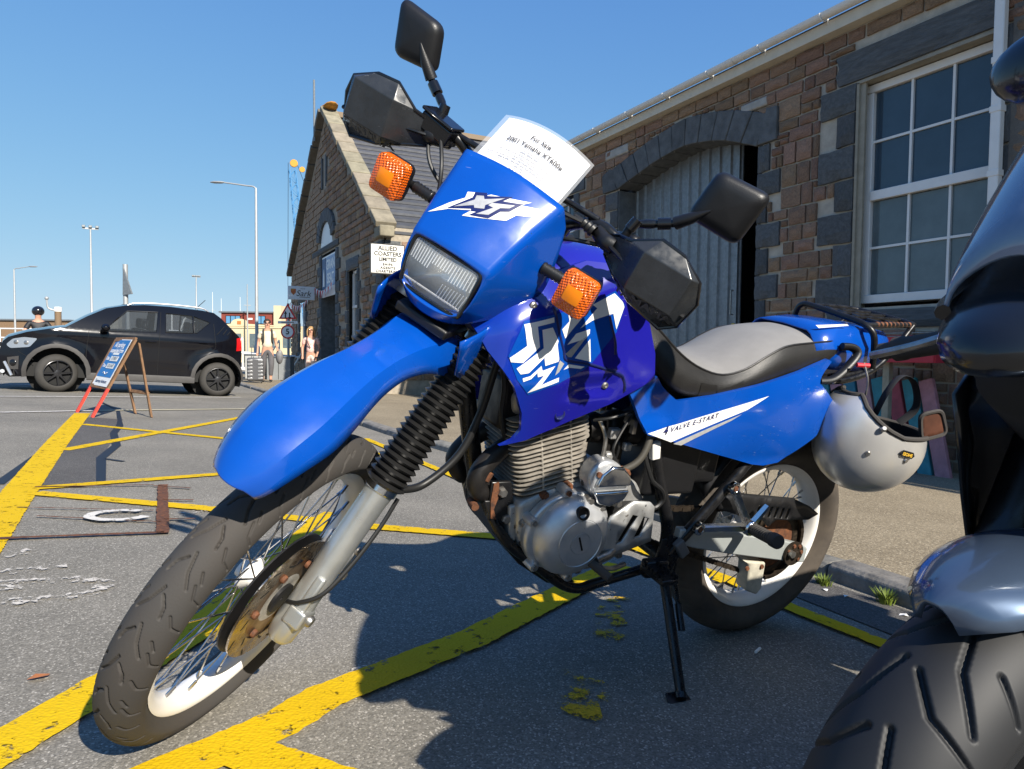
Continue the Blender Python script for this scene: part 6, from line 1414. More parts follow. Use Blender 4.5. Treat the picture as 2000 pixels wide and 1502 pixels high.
for sd in(1,-1):
    b=MB().panel(OUT,lambda x,z,sd=sd:Vector((x,sd*cy(x,z),z)),.055,holes=[FG,RG,QG]).build('body_side',M_cp,car,ang=50)
    for q in(FG,RG,QG):
        MB().panel(q,lambda x,z,sd=sd:Vector((x,sd*(cy(x,z)-.012),z)),.1).build('side_window',mat('car_side_glass',(.22,.25,.28),.02,trans=.9,ior=1.1,spec=.6),b,ang=60)
        MB().tube([Vector((x,sd*(cy(x,z)-.002),z)) for x,z in grow(q,.004)],.010,6,close=True).build('window_trim',M_gloss,b)
    for ax,AR in((2.435,ARF),(0,ARR)):
        MB().loft([[Vector((ax+(x-ax)*k,sd*(cy(x,z)+o),.318+(z-.318)*k)) for k,o in((.985,-.03),(.99,.012),(1.06,.014),(1.15,.006),(1.16,-.02))] for x,z in AR]).build('arch_trim',M_trim,b,ang=50)
    for ax in(0,2.435): MB().loft([[Vector((ax+.402*math.cos(R(a)),sd*yy_,.318+.398*math.sin(R(a)))) for yy_ in(.80,.45)] for a in range(-20,201,11)]).add([Vector((ax+.41*math.cos(R(a)),sd*.45,.318+.41*math.sin(R(a)))) for a in range(0,360,20)],[tuple(range(18))]).build('wheel_well',M_inside,b)
    MB().loft([[Vector((x,sd*(cy(x,.3)+o),z)) for o,z in((-.04,.215),(.006,.225),(.012,.30),(.004,.335))] for x in(.40,1.2,2.03)]).build('sill_trim',M_trim,b)
    for ln in([(2.02,1.03),(2.047,.62),(2.035,.36)],[(.957,1.43),(.985,.87),(.99,.345)],[(.42,.72),(.10,.83),(.085,1.03),(.10,1.30)],[(2.75,.50),(2.95,.62)]):
        MB().tube([Vector((v.x,sd*(cy(v.x,v.y)+.001),v.y)) for v in smooth_path([(a,c,0) for a,c in ln])],.004,5).build('panel_gap',M_inside,b)
    for a,c in(((1.20,.905),(1.03,.905)),((.36,.945),(.20,.945))): MB().tube([Vector((a[0],sd*(cy(*a)+.004),a[1])),Vector(((a[0]+c[0])/2,sd*(cy(*a)+.03),a[1]+.004)),Vector((c[0],sd*(cy(*c)+.004),c[1]))],.013,8,flat=.8).build('door_handle',M_cp,b)
    for p,q in(((.053,1.105),(-.086,1.265)),((-.055,1.115),(-.13,1.215)),((-.125,1.109),(-.185,1.175))): MB().tube([Vector((p[0],sd*(cy(*p)+.001),p[1])),Vector((q[0],sd*(cy(*q)+.001),q[1]))],.012,6,flat=.5).build('pillar_slat',M_inside,b)
    HL=rrect([(3.105,.72),(3.02,.815),(2.88,.85),(2.70,.842),(2.80,.70),(3.05,.665)],.03,3)
    h=MB().panel(HL,lambda x,z,sd=sd:Vector((x+.006,sd*(cy(x,z)+.008),z)),.05).build('headlight',M_cgl,car,ang=60)
    for hxp in(2.98,2.85): MB().lathe((hxp,sd*(cy(hxp,.765)+.006),.765),(.5,sd,0),[(.03,0),(.034,.008),(.03,.010),(0,.012)],16).build('projector',M_steel,h)
    MB().panel([(3.085,.52),(2.935,.55),(2.935,.34),(3.06,.335)],lambda x,z,sd=sd:Vector((x+.004,sd*(cy(x,z)+.004),z)),.06).build('fog_recess',M_trim,b)
    MB().lathe((3.01,sd*(cy(3.01,.44)+.004),.44),(.6,sd,0),[(0,.014),(.035,.014),(.05,.008),(.055,0)],16).build('fog_lamp',M_gloss,b)
    MB().panel([(-.31,1.065),(-.385,1.09),(-.415,.85),(-.305,.835)],lambda x,z,sd=sd:Vector((x-.004,sd*(cy(x,z)+.006),z)),.05).build('tail_lamp',mat('car_red_lens',(.50,.008,.010),.12,coat=.8),car,ang=60)
    MB().tube(smooth_path([Vector((x,sd*(cy(x,min(z,1.49))-.055),z)) for x,z in((1.46,1.50),(1.34,1.548),(1.0,1.575),(.6,1.58),(.28,1.565),(.16,1.51))]),.014,8).build('roof_rail',mat('satin_alloy',(.62,.62,.62),.3,.8),car)
    m=MB().ball((1.80,sd*.97,1.085),(.065,.10,.062),16,10).build('door_mirror',M_cp,car); MB().tube([(1.84,sd*.84,1.03),(1.81,sd*.93,1.06)],.03,8).build('mirror_arm',M_black,m)
# top surfaces
def strip(pts,m,name,crown=.03,off=0,n=10):
    return MB().loft([[Vector((x,cy(x,z)*u,z+crown*(1-u*u)+off)) for u in [-1+2*i/n for i in range(n+1)]] for x,z in pts]).build(name,m,car,ang=40)
strip(TOP[:6],M_cp,'bonnet',.05); strip(TOP[5:9],M_cg,'windscreen',.04); strip(TOP[8:13],M_cp,'roof',.045); strip(TOP[12:16],M_cp,'tailgate',.02); strip(TOP[15:],M_cp,'rear_bumper',.0)
strip([(3.187,.649),(3.20,.52),(3.19,.40),(3.12,.22)],M_trim,'front_bumper',0)
MB().tube([Vector((3.19,y,.72)) for y in(-.45,-.2,0,.2,.45)],.05,8,flat=.7).build('grille',M_gloss,car)
for i in range(4): MB().box((3.235,-.30+.2*i,.72),(.015,.13,.05)).build('grille_slat',M_chrome,car,bevel=.006)
MB().tube([Vector((3.14,.62,.30)),Vector((3.18,.45,.26)),Vector((3.2,0,.25)),Vector((3.18,-.45,.26)),Vector((3.14,-.62,.30))],.03,8).tube([Vector((3.02,.70,.24)),Vector((3.12,.62,.45))],.022,8).build('silver_skid',mat('satin_alloy',(.62,.62,.62),.3,.8),car)
MB().box((1.4,0,.35),(3.2,1.30,.22)).build('floor_pan',M_inside,car)
for y in(.36,-.36):
    for x in(1.25,.45): MB().box((x,y,.80),(.16,.46,.62),Matrix.Rotation(-.2,3,'Y')).box((x-.08,y,1.20),(.10,.26,.18)).build('seat',mat('car_seat',(.03,.03,.035),.8),car,bevel=.04,seg=3)
MB().box((2.1,0,.92),(.5,1.3,.16)).build('dashboard',M_inside,car,bevel=.04)
MB().tube([(.30,0,1.56),(.12,0,1.76)],.006,6).build('aerial',M_black,car)
MB().add([(-.445,-.26,.80),(-.445,.26,.80),(-.44,.26,.68),(-.44,-.26,.68)],[(0,1,2,3)]).build('number_plate',mat('plate_yellow',(.6,.45,.05),.5),car,smooth=False)
M_wheel=mat('alloy_dark',(.05,.05,.053),.3,.7,coat=.3)
for ax in(2.435,0):
    for sd in(1,-1):
        Tw=lambda p,ax=ax,sd=sd:Vector((ax,.735*sd,.304))+(Matrix.Rotation(.22,3,'Z')@Vector(p) if ax>1 else Vector(p))
        w=MB().lathe((0,0,0),(0,1,0),[(.205,-.08),(.20,-.075),(.19,0),(.195,.06),(.207,.085),(.200,.088),(.190,.06)],40).map(Tw).build('wheel',M_wheel,car)
        tyre(MB(),.304,.092,.205,.085,72,20,None,.1).map(Tw).build('tyre',mat('car_tyre',(.045,.042,.038),.8,var=.2),w)
        MB().lathe((0,sd*.03,0),(0,sd,0),[(.19,-.03),(.19,0),(0,.0)],32).map(Tw).build('wheel_well_disc',M_inside,w)
        for i in range(8):
            a=2*math.pi*i/8; d=Vector((math.cos(a),0,math.sin(a))); e=Vector((-math.sin(a),0,math.cos(a))); c=Vector((0,sd*.072,0)); tw=.25 if i%2 else -.25
            P=lambda r,s,o:c+d*r+e*(s+tw*(r-.05)*.35)+Vector((0,sd*o,0))
            MB().add([P(.045,-.022,0),P(.045,.022,0),P(.20,.012,-.005),P(.20,-.012,-.005),P(.045,-.012,.014),P(.045,.012,.014),P(.20,.005,.008),P(.20,-.005,.008)],[(0,1,2,3),(4,7,6,5),(0,4,5,1),(1,5,6,2),(2,6,7,3),(3,7,4,0)]).map(Tw).build('alloy_spoke',M_wheel,w)
        MB().lathe((0,sd*.065,0),(0,sd,0),[(.06,0),(.055,.018),(.03,.024),(0,.024)],20).map(Tw).build('hub_cap',M_wheel,w)
# ================================================================ people
M_skin=mat('skin',(.50,.27,.18),.55,var=.1)
def skinned(name,verts,edges,m,parent,root=0,sub=2):
    """one continuous surface grown round a skeleton; verts: (x,y,z,radius or (rx,ry))"""
    me=bpy.data.meshes.new(name); me.from_pydata([v[:3] for v in verts],edges,[]); me.update()
    o=bpy.data.objects.new(name,me); COL.objects.link(o); o.parent=parent
    q=o.modifiers.new('skin','SKIN'); q.use_smooth_shade=True; q.branch_smoothing=.6
    if not me.skin_vertices: me.attributes
    bm=bmesh.new(); bm.from_mesh(me); ly=bm.verts.layers.skin.verify(); bm.verts.ensure_lookup_table()
    for i,v in enumerate(verts):
        r=v[3]; bm.verts[i][ly].radius=(r,r) if not isinstance(r,tuple) else r; bm.verts[i][ly].use_root=(i==root)
    bm.to_mesh(me); bm.free()
    s=o.modifiers.new('sub','SUBSURF'); s.levels=sub; s.render_levels=sub
    me.materials.append(m); return o
def chain(pts): return list(pts)
def person(loc,rz,label,J,shirt,trs,hair,hairlen,shoe,glasses=True,scale=1):
    """local axes: +y the way the person faces, +x their right... built standing at the origin"""
    p=empty('person',loc,rz,label,'person'); p.scale=(scale,)*3
    V=[];E=[]
    def add(v): V.append(v); return len(V)-1
    pel=add((0,0,.95,.13)); ch=add((0,.0,1.22,.135)); up=add((0,-.01,1.40,.12)); nk=add((0,.0,1.50,.055)); hd0=add((0,.015,1.56,.07)); hd1=add((0,.01,1.66,.09)); hd2=add((0,0,1.74,.065))
    E+=[(pel,ch),(ch,up),(up,nk),(nk,hd0),(hd0,hd1),(hd1,hd2)]
    for s in(1,-1):
        k=1 if s>0 else 0
        sh=add((.17*s,-.01,1.40,.058)); el=add((*J['el'][k],.042)); wr=add((*J['wr'][k],.030)); d=(Vector(J['wr'][k])-Vector(J['el'][k])).normalized(); ha=add((*(Vector(J['wr'][k])+d*.07),.034)); 
        E+=[(up,sh),(sh,el),(el,wr),(wr,ha)]
        b=Vector(J['wr'][k])+d*.07
        for f in range(5):
            o=Vector(((f-2)*.014,.008 if f else .02,0)); i=add((*(b+o*.9+d*.03),.0095)); j=add((*(b+o+d*(.085-.012*abs(f-2)) +Vector((0,.012,0))),.0085)); E+=[(ha,i),(i,j)]
        hp=add((.09*s,0,.90,.095)); kn=add((*J['kn'][k],.062)); an=add((*J['an'][k],.042)); fo_=add((J['an'][k][0],J['an'][k][1]+.13,J['an'][k][2]-.045,.035))
        E+=[(pel,hp),(hp,kn),(kn,an),(an,fo_)]
    body=skinned('body',V,E,M_skin,p)
    # nose, ears
    MB().ball((0,.105,1.645),(.014,.022,.022),8,6).build('nose',M_skin,p); MB().ball((0,.094,1.60),(.028,.010,.008),8,5).build('mouth',mat('lips',(.40,.13,.11),.5),p)
    for s in(1,-1): MB().ball((.088*s,.0,1.64),(.010,.020,.030),8,6).build('ear',M_skin,p)
    if glasses:
        for s in(1,-1): MB().ball((.036*s,.090,1.665),(.028,.014,.020),10,6).build('sunglass_lens',M_gloss,p)
    # clothes
    tv=[(0,0,.93,.155),(0,0,1.10,.148),(0,0,1.24,.155),(0,-.01,1.40,.135),(0,-.005,1.45,.075)]; te=[(0,1),(1,2),(2,3),(3,4)]
    for s in(1,-1):
        k=1 if s>0 else 0; n=len(tv); tv+=[(.175*s,-.01,1.40,.074),(*(Vector((.175*s,-.01,1.40)).lerp(Vector(J['el'][k]),.72)),.066)]; te+=[(3,n),(n,n+1)]
    skinned('shirt',tv,te,shirt,p)
    lv=[(0,0,.96,.150),(0,0,.90,.14)]; le=[(0,1)]
    for s in(1,-1):
        k=1 if s>0 else 0; n=len(lv); lv+=[(.095*s,0,.86,.108),(*J['kn'][k],.082),(*(Vector(J['kn'][k]).lerp(Vector(J['an'][k]),.85)),.060)]; le+=[(1,n),(n,n+1),(n+1,n+2)]
    skinned('trousers',lv,le,trs,p)
    for k in(0,1):
        a=Vector(J['an'][k]); skinned('shoe',[(a.x,a.y-.03,a.z-.035,.045),(a.x,a.y+.07,a.z-.045,.043),(a.x,a.y+.16,a.z-.055,.034)],[(0,1),(1,2)],shoe,p)
    h=MB()
    h.loft([[Vector((.102*math.cos(a)*math.cos(t),-.012+.108*math.sin(a)*math.cos(t)*(1 if math.sin(a)<0 else .80),1.675+.105*math.sin(t))) for a in [2*math.pi*i/24 for i in range(24)]] for t in [R(-4+94*j/8) for j in range(9)]],closed=True)
    if hairlen>0:
        for i in range(40):
            a=R(150+240*i/39)+random.uniform(-.05,.05); 
            if math.sin(a)>.45: continue
            q=Vector((.098*math.cos(a),-.012+.10*math.sin(a),1.70)); h.tube(smooth_path([q,q+Vector((.02*math.cos(a),.015*math.sin(a),-.08)),q+Vector((.012*math.cos(a),0,-hairlen*random.uniform(.8,1.1)))],4),[.020]*8+[.008],6)
    h.build('hair',hair,p,ang=80)
    return p
M_shirt1=mat('cream_tshirt',(.68,.58,.44),.85,var=.12,vscale=8,bump=.004,bscale=12)
M_shirt2=mat('floral_blouse',(.74,.60,.52),.85,col2=(.62,.30,.26),vscale=16)
M_tr1=mat('grey_trousers',(.10,.095,.10),.85,var=.2,bump=.006,bscale=10)
M_tr2=mat('white_floral_skirt',(.68,.62,.55),.85,col2=(.50,.30,.24),vscale=14)
mz=gz(-1.2,-18.95)+.06
to_cam=lambda x,y:math.atan2(-(CAM.x-x),(CAM.y-y))
man=person((-1.22,-18.95,mz),to_cam(-1.22,-18.95)+.10,'person in cream T-shirt, grey trousers and sunglasses walking beside a suitcase',
 dict(el=[(-.23,-.05,1.14),(.23,-.08,1.13)],wr=[(-.24,.12,.98),(.26,.0,.88)],kn=[(-.09,.13,.52),(.11,.02,.50)],an=[(-.07,.10,.10),(.12,-.10,.09)]),M_shirt1,M_tr1,mat('dark_hair',(.03,.018,.012),.7),0,M_black)
for s in(1,-1): MB().tube(smooth_path([(.10*s,-.12,1.43),(.11*s,.06,1.48),(.115*s,.155,1.34),(.12*s,.13,1.14),(.13*s,-.02,1.05)]),.022,8,flat=.4).build('backpack_strap',mat('strap_olive',(.035,.035,.030),.8),man)
MB().ball((0,-.22,1.24),(.15,.10,.24),16,10).build('backpack',mat('pack_dark',(.03,.035,.045),.8),man)
bg_=MB().ball((-.31,.10,.72),(.10,.13,.21),16,10).tube(smooth_path([(-.30,.05,.90),(-.27,.12,.99),(-.30,.18,.90)]),.012,6).build('shoulder_bag',mat('bag_navy',(.02,.025,.05),.7,col2=(.30,.29,.27),vscale=3),None); tag(bg_,'navy and white bag carried in the hand of the person in the cream T-shirt','bag')
bg_.matrix_world=Matrix.Translation((-1.22,-18.95,mz))@Matrix.Rotation(to_cam(-1.22,-18.95)+.10,4,'Z')
wz=gz(-2.35,-18.6)+.06
person((-2.35,-18.6,wz),to_cam(-2.35,-18.6)-.1,'person in a pink floral blouse and sunglasses walking by the hall',
 dict(el=[(-.24,-.02,1.13),(.26,-.04,1.12)],wr=[(-.20,.14,.95),(.24,.10,.90)],kn=[(-.08,.06,.50),(.09,-.02,.50)],an=[(-.08,.02,.09),(.09,-.10,.09)]),M_shirt2,M_tr2,mat('blonde_hair',(.42,.25,.10),.7,var=.4,vscale=30),.26,M_black,True,.93)
o=MB().tube(smooth_path([(.12,-.11,1.42),(.10,.06,1.48),(.09,.16,1.3),(-.0,.17,1.12)]),.012,6).build('bag_strap',M_black,COL.objects['person.001'])
# suitcase
sx,sy_=-.80,-18.15
sc0=empty('suitcase',(sx,sy_,gz(sx,sy_)+.06),to_cam(sx,sy_),'ribbed silver-grey wheeled suitcase standing beside the person in the cream T-shirt','suitcase')
MB().box((0,0,.36),(.42,.26,.62)).build('shell',mat('case_grey',(.10,.10,.105),.35,.3),sc0,bevel=.05,seg=3)
for i in range(6):
    for s in(-.13,.13): MB().box((s,.134,.12+.095*i),(.13,.02,.05)).build('rib',mat('case_rib',(.36,.36,.36),.3,.6),sc0,bevel=.006)
for x in(-.16,.16):
    for y in(-.09,.09): MB().tube([(x-.012,y,.03),(x+.012,y,.03)],.03,10).build('caster',M_black,sc0)
MB().tube([(-.09,-.10,.66),(-.09,-.10,.98),(.09,-.10,.98),(.09,-.10,.66)],.010,8).build('pull_handle',M_steel,sc0)
# rider behind the car bonnet, only head and shoulders show
rx,ry=4.12,-18.9; rz_=gz(rx,ry)
rd=person((rx,ry,rz_-.12),to_cam(rx,ry),'person in black helmet and jacket riding a scooter behind the car bonnet',
 dict(el=[(-.30,.10,1.15),(.30,.10,1.15)],wr=[(-.33,.38,1.10),(.33,.38,1.10)],kn=[(-.16,.40,.62),(.16,.40,.62)],an=[(-.15,.36,.25),(.15,.36,.25)]),mat('black_jacket',(.012,.012,.014),.6),M_tr1,mat('helmet_black',(.008,.008,.010),.2,coat=.8),0,M_black,True)
MB().ball((0,-.005,1.685),(.135,.150,.125),20,12).build('helmet',mat('helmet_black',(.008,.008,.010),.2,coat=.8),rd)
sct=empty('scooter',(rx,ry,rz_),to_cam(rx,ry),'dark scooter ridden behind the car bonnet','scooter')
MB().loft([[Vector((p.y,p.x,p.z)) for p in osec(*q)] for q in((-.70,.62,.10,.10),(-.30,.60,.16,.14),(.10,.40,.14,.12),(.45,.60,.16,.25),(.58,.85,.12,.12))],closed=True,caps=True).build('bodywork',M_bk,sct)
MB().tube([(-.36,.42,.98),(-.2,.48,1.0),(.2,.48,1.0),(.36,.42,.98)],.014,8).build('handlebar',M_black,sct)
for y in(.62,-.62): tyre(MB(),.25,.06,.16,.05,48,16,None,.1).map(lambda p,y=y:Vector((p.y,p.x+y,p.z+.25))).build('tyre',M_rubber,sct); MB().lathe((0,y,.25),(1,0,0),[(.0,.03),(.16,.03),(.165,0),(.16,-.03),(0,-.03)],24).build('wheel',M_steel,sct)
# ================================================================ harbour background
M_galv=mat('galvanised_column',(.42,.43,.43),.5,.4,var=.15)
def lamp(name,x,y,h,arm,lb,r=.075,z0=None,head=.55):
    z0=gz(x,y) if z0 is None else z0
    t=empty(name,(x,y,z0),0,lb,'street lamp')
    MB().lathe((0,0,0),(0,0,1),[(r*1.7,0),(r*1.7,.9),(r*1.2,1.0),(r,1.2),(r*.65,h-.1),(r*.5,h)],14).build('column',M_galv,t)
    if arm:
        a=Vector((arm[0],arm[1],0)); MB().tube(smooth_path([(0,0,h-.3),(a.x*.04,a.y*.04,h+.02),(a.x*.35,a.y*.35,h+.10),(a.x,a.y,h+.22)]),r*.42,10).build('arm',M_galv,t)
        e=a.normalized(); MB().loft([[Vector((a.x,a.y,h+.22))+e*q+Vector((-e.y,e.x,0))*w*math.cos(b)+Vector((0,0,1))*(d*math.sin(b)) for b in [2*math.pi*k/12 for k in range(12)]] for q,w,d in((-.05,.04,.03),(.08,.10,.05),(head*.7,.12,.05),(head,.05,.02))],closed=True,caps=True).build('lantern',M_galv,t)
    return t
lamp('street_lamp',-2.35,-30.4,7.75,(1.25,-.65),'tall grey street lamp with long single arm rising behind the person in the cream T-shirt',z0=.1)
lamp('street_lamp',10.53,-59.4,6.3,(-1.0,.5),'slender street lamp with short arm at the far side of the quay',z0=.2)
def mast(x,y,h,lb,heads=4,r=.12):
    t=empty('floodlight_mast',(x,y,.2),0,lb,'floodlight'); MB().lathe((0,0,0),(0,0,1),[(r*1.4,0),(r*1.4,1),(r,1.1),(r*.5,h)],12).build('mast',M_galv,t)
    MB().box((0,0,h),(1.2,.12,.12)).build('crosshead',M_galv,t)
    for i in range(heads): MB().box((-.5+1.0*i/max(1,heads-1),.1,h+.16),(.26,.25,.2)).build('floodlight',M_zinc,t,bevel=.03)
mast(6.42,-68.7,11,'tallest floodlight mast standing beyond the car',3)
mast(-4.3,-119.4,12.2,'distant floodlight mast beyond the car roof aerial',5,.16)
# back of a traffic sign on its pole beside the car
t=empty('traffic_sign',(2.25,-19.15,gz(2.25,-19)),0,'grey back of a triangular traffic sign on a tall pole behind the car roof','traffic sign')
MB().tube([(0,0,0),(0,0,2.95)],.06,12).build('pole',M_galv,t)
MB().prism([(-.28,2.18),(.06,2.15),(.04,2.86)],(.03,.02,0),(.0,.07,0),(.62,-.55,0),(0,0,1)).build('sign_plate',M_zinc,t)
# two-way traffic and speed signs at the corner of the hall
t=empty('traffic_sign',(-2.52,-23.4,gz(-2.5,-23.4)+.06),0,'red triangle two-way traffic sign above a round speed limit 5 sign','traffic sign')
MB().tube([(0,0,0),(0,0,2.60)],.045,10).build('pole',M_galv,t)
ux=RIGHT.copy(); ux.z=0; ux.normalize(); nc=Vector((-FWD.x,-FWD.y,0)).normalized()
fm2=lambda x,z,o=0:frame(Vector((0,0,0))+ux*x+Vector((0,0,z))+nc*(.06+o),ux,(0,0,1))
def fsh(poly,m,o,name): 
    a=[fm2(0,0,o)@Vector((x,z,0)) for x,z in poly]; b=[fm2(0,0,o+.008)@Vector((x,z,0)) for x,z in poly]; n=len(a)
    MB().add(a+b,[tuple(range(n-1,-1,-1)),tuple(range(n,2*n))]+[(i,(i+1)%n,(i+1)%n+n,i+n) for i in range(n)]).build(name,m,t,smooth=False)
M_sr=mat('sign_red',(.62,.03,.03),.45); M_sw=mat('sign_white',(.78,.78,.76),.45)
tri=lambda k,cz=2.24:[(-.31*k,cz-.18*k),(.31*k,cz-.18*k),(0,cz+.36*k)]
fsh(tri(1),M_sr,0,'triangle'); fsh(tri(.70),M_sw,.010,'triangle_face')
fsh([(-.34,1.90),(.34,1.90),(.34,1.99),(-.34,1.99)],M_sw,0,'plate')
circ=lambda r,cz:[(r*math.cos(2*math.pi*i/28),cz+r*math.sin(2*math.pi*i/28)) for i in range(28)]
fsh(circ(.24,1.62),M_sr,0,'roundel'); fsh(circ(.188,1.62),M_sw,.010,'roundel_face')
text('5',.27,M_black,fm2(0,1.62,.022),t,bold=.006)
for s in(-1,1): fsh([(s*.07-.02,2.10+.02*s),(s*.07+.02,2.10+.02*s),(s*.07+.02,2.26+.02*s),(s*.07-.02,2.26+.02*s)],M_black,.020,'arrow_shaft'); fsh([(s*.07-.05,2.24 if s<0 else 2.13),(s*.07+.05,2.24 if s<0 else 2.13),(s*.07,2.34 if s<0 else 2.05)],M_black,.021,'arrow_head')
fsh([(-.22,1.93),(.22,1.93),(.22,1.96),(-.22,1.96)],M_ink2,.010,'small_print')
# grey cabinets, white gangway and railings behind the walkers
for i,(x,y,w_,h,lb) in enumerate(((-1.25,-21.7,.55,.75,'pale grey service cabinet behind the suitcase'),(-1.95,-21.4,.75,.72,'wide grey service cabinet next to the corner of the hall'))):
    c=empty('service_cabinet',(x,y,gz(x,y)+.06),math.atan2(-ux.x*0+ux.y,ux.x),lb,'cabinet'); MB().box((0,0,h/2),(w_,.4,h)).build('housing',mat('cabinet_grey%d'%i,((.42,.42,.40),(.24,.25,.25))[i],.6,var=.1),c,bevel=.015); MB().box((0,0,h+.015),(w_+.06,.46,.04)).build('lid',M_zinc,c,bevel=.01); MB().box((w_*.0,.205 if 0 else -.205,h/2),(.01,.012,h*.9)).build('door_gap',M_inside,c)
g=empty('gangway',(-.9,-26.5,gz(-1,-26)+.06),math.atan2(ux.y,ux.x),'white steel lattice gangway with handrails behind the service cabinets','gangway')
for y in(-.5,.5):
    for z0,z1 in((.15,.75),(.75,1.35)):
        MB().tube([(-2.6,y,z0+.25),(2.8,y,z0-.1)],.035,8).build('rail',M_pvc,g)
    for i in range(8): MB().tube([(-2.5+.7*i,y,.35-.04*i),(-2.5+.7*(i+(1 if i%2 else .0)),y,1.55-.05*i)],.028,6).build('strut',M_pvc,g)
nb=tag(MB().box((0,0,0),(.62,.03,.42)).build('notice_plate',M_pvc,None,bevel=.005),'small white notice plate on the quay railing by the car tail','notice'); nb.location=(-.25,-20.6,.62); nb.rotation_euler=(0,0,math.atan2(ux.y,ux.x))
for i in range(3): MB().box((.02*i,.017,.10-.10*i),(.42-.08*i,.004,.03)).build('small_print',M_ink2,nb)
# red and cream harbour building
hb2=empty('harbour_building',(-7.5,-78.5,.2),0,'cream harbour building with red-clad upper floor and curved parapet','building')
HI=Matrix.Translation(hb2.location).inverted()
def hp_(o): o.parent=hb2; o.matrix_parent_inverse=HI; return o
M_crm=mat('cream_render',(.62,.52,.33),.85,var=.12,vscale=1); M_clad=mat('red_cladding',(.22,.045,.030),.7,var=.15,vscale=1)
a=Vector((-3.6,-80.3,0)); b=Vector((-12.5,-75.7,0)); d=(b-a).normalized(); nb_=Vector((-d.y,d.x,0)); nb_=nb_ if nb_.dot(CAM-a)>0 else -nb_
def hbox(u0,u1,z0,z1,o0,o1,m,name,par_=None):
    V=[a+d*u+nb_*o+Vector((0,0,z)) for z in(z0,z1) for o in(o0,o1) for u in(u0,u1)]
    q=MB().add(V,[(0,1,3,2),(4,6,7,5),(0,4,5,1),(2,3,7,6),(0,2,6,4),(1,5,7,3)]).build(name,m,None,smooth=False)
    return hp_(q) if par_ is None else (setattr(q,'parent',par_) or q)
L_=(b-a).length
lw=hbox(0,L_,-.5,3.55,-5,0,M_crm,'lower_wall'); uw=hbox(1.2,L_-2.6,3.55,4.95,-4.5,-.35,M_clad,'upper_wall'); hbox(1.0,L_-2.4,4.95,5.10,-4.7,-.15,M_zinc,'flat_roof')
for u0,u1 in((1.7,3.3),(5.1,6.0)): 
    w2=hbox(u0,u1,3.75,4.65,-.36,-.30,M_black,'window',uw)
    n=3 if u0<3 else 2
    for i in range(n): q=hbox(u0+.06+(u1-u0-.06)*i/n,u0+(u1-u0-.0)*(i+1)/n-.06,3.82,4.58,-.30,-.28,mat('blue_pane',(.10,.25,.42),.1),'pane',w2)
hbox(4.0,4.6,4.2,4.4,-.34,-.29,M_pvc,'sign_strip',uw)
q=[(0,3.5)]+[(3.3+.9*math.cos(R(180-15*i)),3.75+.55*math.sin(R(15*i))) for i in range(13)]+[(L_,3.5)]
V=[a+d*u+nb_*o+Vector((0,0,z)) for o in(-.2,.06) for u,z in q]; n=len(q)
hp_(MB().add(V,[tuple(range(n)),tuple(range(2*n-1,n-1,-1))]+[(i,(i+1)%n,(i+1)%n+n,i+n) for i in range(n)]).build('parapet',M_crm,None,smooth=False))
hbox(3.1,3.5,3.7,4.05,.06,.10,mat('crest',(.45,.16,.04),.6),'crest',lw)
hbox(L_-3.0,L_-2.2,3.4,5.75,-1.5,.05,M_crm,'chimney_tower')
hbox(0,L_,3.30,3.42,0,.10,M_crm,'string_course',lw)
for i in range(5): hbox(.8+1.8*i,1.7+1.8*i,1.2,2.7,-.02,.03,M_pane2,'window',lw)
def pole(x,y,z1,lb,r=.05,name='boat_mast',cat='mast',top=None):
    t=empty(name,(x,y,0),0,lb,cat,'yacht masts behind the harbour building' if name=='boat_mast' else None); MB().tube([(0,0,0),(0,0,z1)],[r,r*.5],8).build('mast',M_pvc if top is None else M_galv,t)
    MB().tube([(-.35,0,z1*.72),(.35,0,z1*.72)],r*.4,6).build('spreader',M_galv,t); return t
pole(-7.2,-77.4,7.9,'flagpole with small white flag fixed to the harbour building',.09,'flagpole','flagpole',1)
for x,y,z,lb in((-5.1,-96.6,8.4,'tallest thin yacht mast, at the car end of the harbour building'),(-6.1,-96.1,7.6,'shortest thin yacht mast behind the red upper floor'),(-8.28,-95,7.8,'thin yacht mast between the flagpole and the chimney tower')): pole(x,y,z,lb)
lw2=tag(MB().box((0,0,1.1),(14,4,2.2)).build('quay_shed',mat('shed_brown',(.22,.14,.08),.8,var=.2),None),'long low brown quay shed far beyond the car bonnet','building'); lw2.location=(14.5,-84,1.4); lw2.rotation_euler=(0,0,math.atan2(ux.y,ux.x))
for i in range(6): MB().box((-5.5+2.2*i,2.03,1.3),(1.1,.05,.8)).build('window',M_pane,lw2)
MB().box((0,0,2.25),(14.4,4.4,.14)).build('roof',M_zinc,lw2)
p=empty('bollard_light',(5.3,-34.2,.15),0,'short post with a lamp head on the quay edge beyond the car bonnet','post'); MB().tube([(0,0,0),(0,0,2.3)],.13,12).build('post',mat('post_brown',(.18,.12,.07),.8),p); MB().tube([(0,0,2.3),(0,0,2.5)],.15,12).build('cap',M_pvc,p); MB().tube(smooth_path([(.1,0,2.35),(.35,0,2.45),(.4,0,2.8)]),.035,8).ball((.4,0,2.86),.08,10,6).build('lamp_head',M_galv,p)
qw=empty('quay_railing',(11,-36.5,.2),math.atan2(ux.y,ux.x),'white railing on a low wall along the quay edge beyond the car','railing')
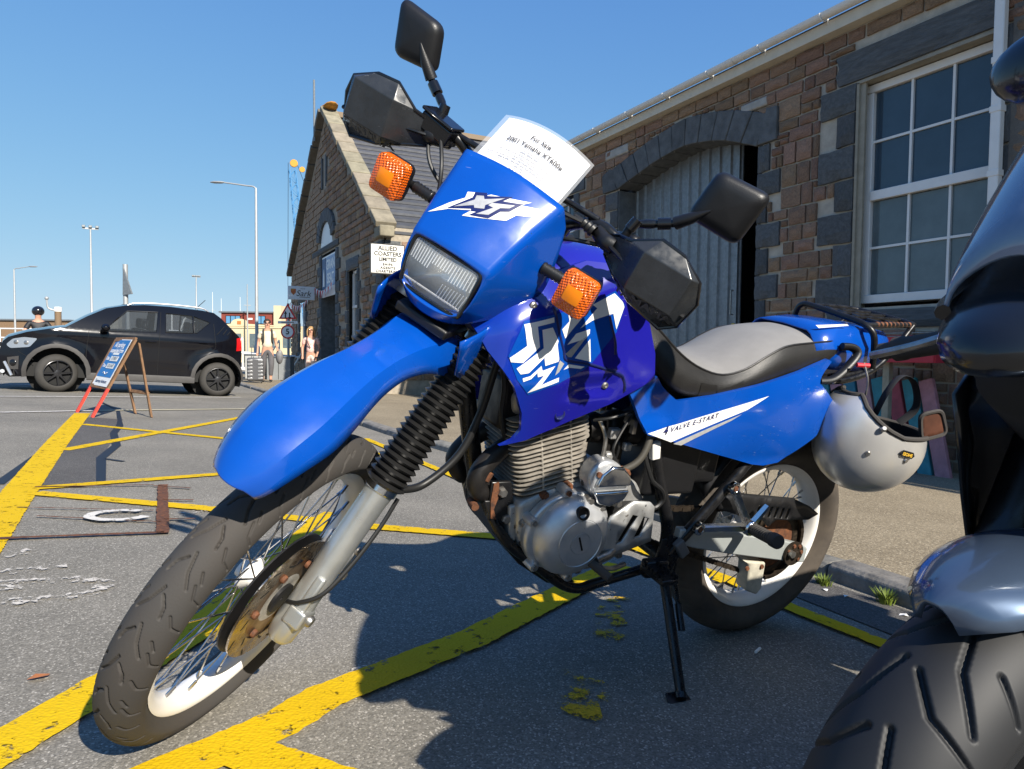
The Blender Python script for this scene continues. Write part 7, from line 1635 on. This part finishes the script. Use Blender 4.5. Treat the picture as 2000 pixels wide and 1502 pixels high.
MB().box((0,0,.35),(18,.3,.7)).build('low_wall',mat('quay_stone',(.38,.35,.30),.9,var=.2),qw)
for i in range(19): MB().tube([(-9+i,0,.7),(-9+i,0,1.5)],.03,6).build('post',M_pvc,qw)
for z in(1.1,1.48): MB().tube([(-9,0,z),(9,0,z)],.03,6).build('rail',M_pvc,qw)
# crane
cn=empty('harbour_crane',(-19,-90,0),0,'blue lattice crane jib with orange pulley wheel behind the gabled hall','crane')
j0=Vector((2.5,-1.0,2)); j1=Vector((4.55,-2.5,24.3)); dj=(j1-j0).normalized(); s1=Vector((1,0,0)); s2=dj.cross(s1).normalized()
M_cb=mat('crane_blue',(.05,.22,.45),.6,var=.1)
wd_=lambda t:.62-.25*t
for sx_,sy2 in((1,1),(1,-1),(-1,1),(-1,-1)): MB().tube([j0+s1*sx_*wd_(0)+s2*sy2*wd_(0),j1+s1*sx_*wd_(1)+s2*sy2*wd_(1)],.055,6).build('chord',M_cb,cn)
for i in range(26):
    t0,t1=i/26,(i+1)/26; A=j0.lerp(j1,t0);B_=j0.lerp(j1,t1); k=1 if i%2 else -1
    for e,f in((s1,s2),(s2,s1)):
        for g2 in(1,-1): MB().tube([A+e*k*wd_(t0)+f*g2*wd_(t0),B_-e*k*wd_(t1)+f*g2*wd_(t1)],.03,5).build('lacing',M_cb,cn)
M_or=mat('pulley_orange',(.55,.27,.03),.6)
MB().lathe(j1+Vector((-.15,.3,.75)),(.3,1,0),[(0,-.12),(.44,-.12),(.50,-.05),(.42,0),(.50,.05),(.44,.12),(0,.12)],24).build('pulley',M_or,cn); MB().lathe(j1+Vector((-1.2,.3,.1)),(.3,1,0),[(0,-.1),(.35,-.1),(.30,0),(.35,.1),(0,.1)],18).build('pulley',M_or,cn)
MB().tube([j1+Vector((.55,.3,.75)),Vector((5.25,-2.2,1))],.03,5).build('hoist_cable',M_black,cn); MB().tube([j1+Vector((-.5,.3,.9)),j1+Vector((-5.5,0,-12))],.03,5).build('luffing_cable',M_black,cn)
MB().box((0,0,1.2),(3.5,3,2.4)).build('cab',M_cb,cn)
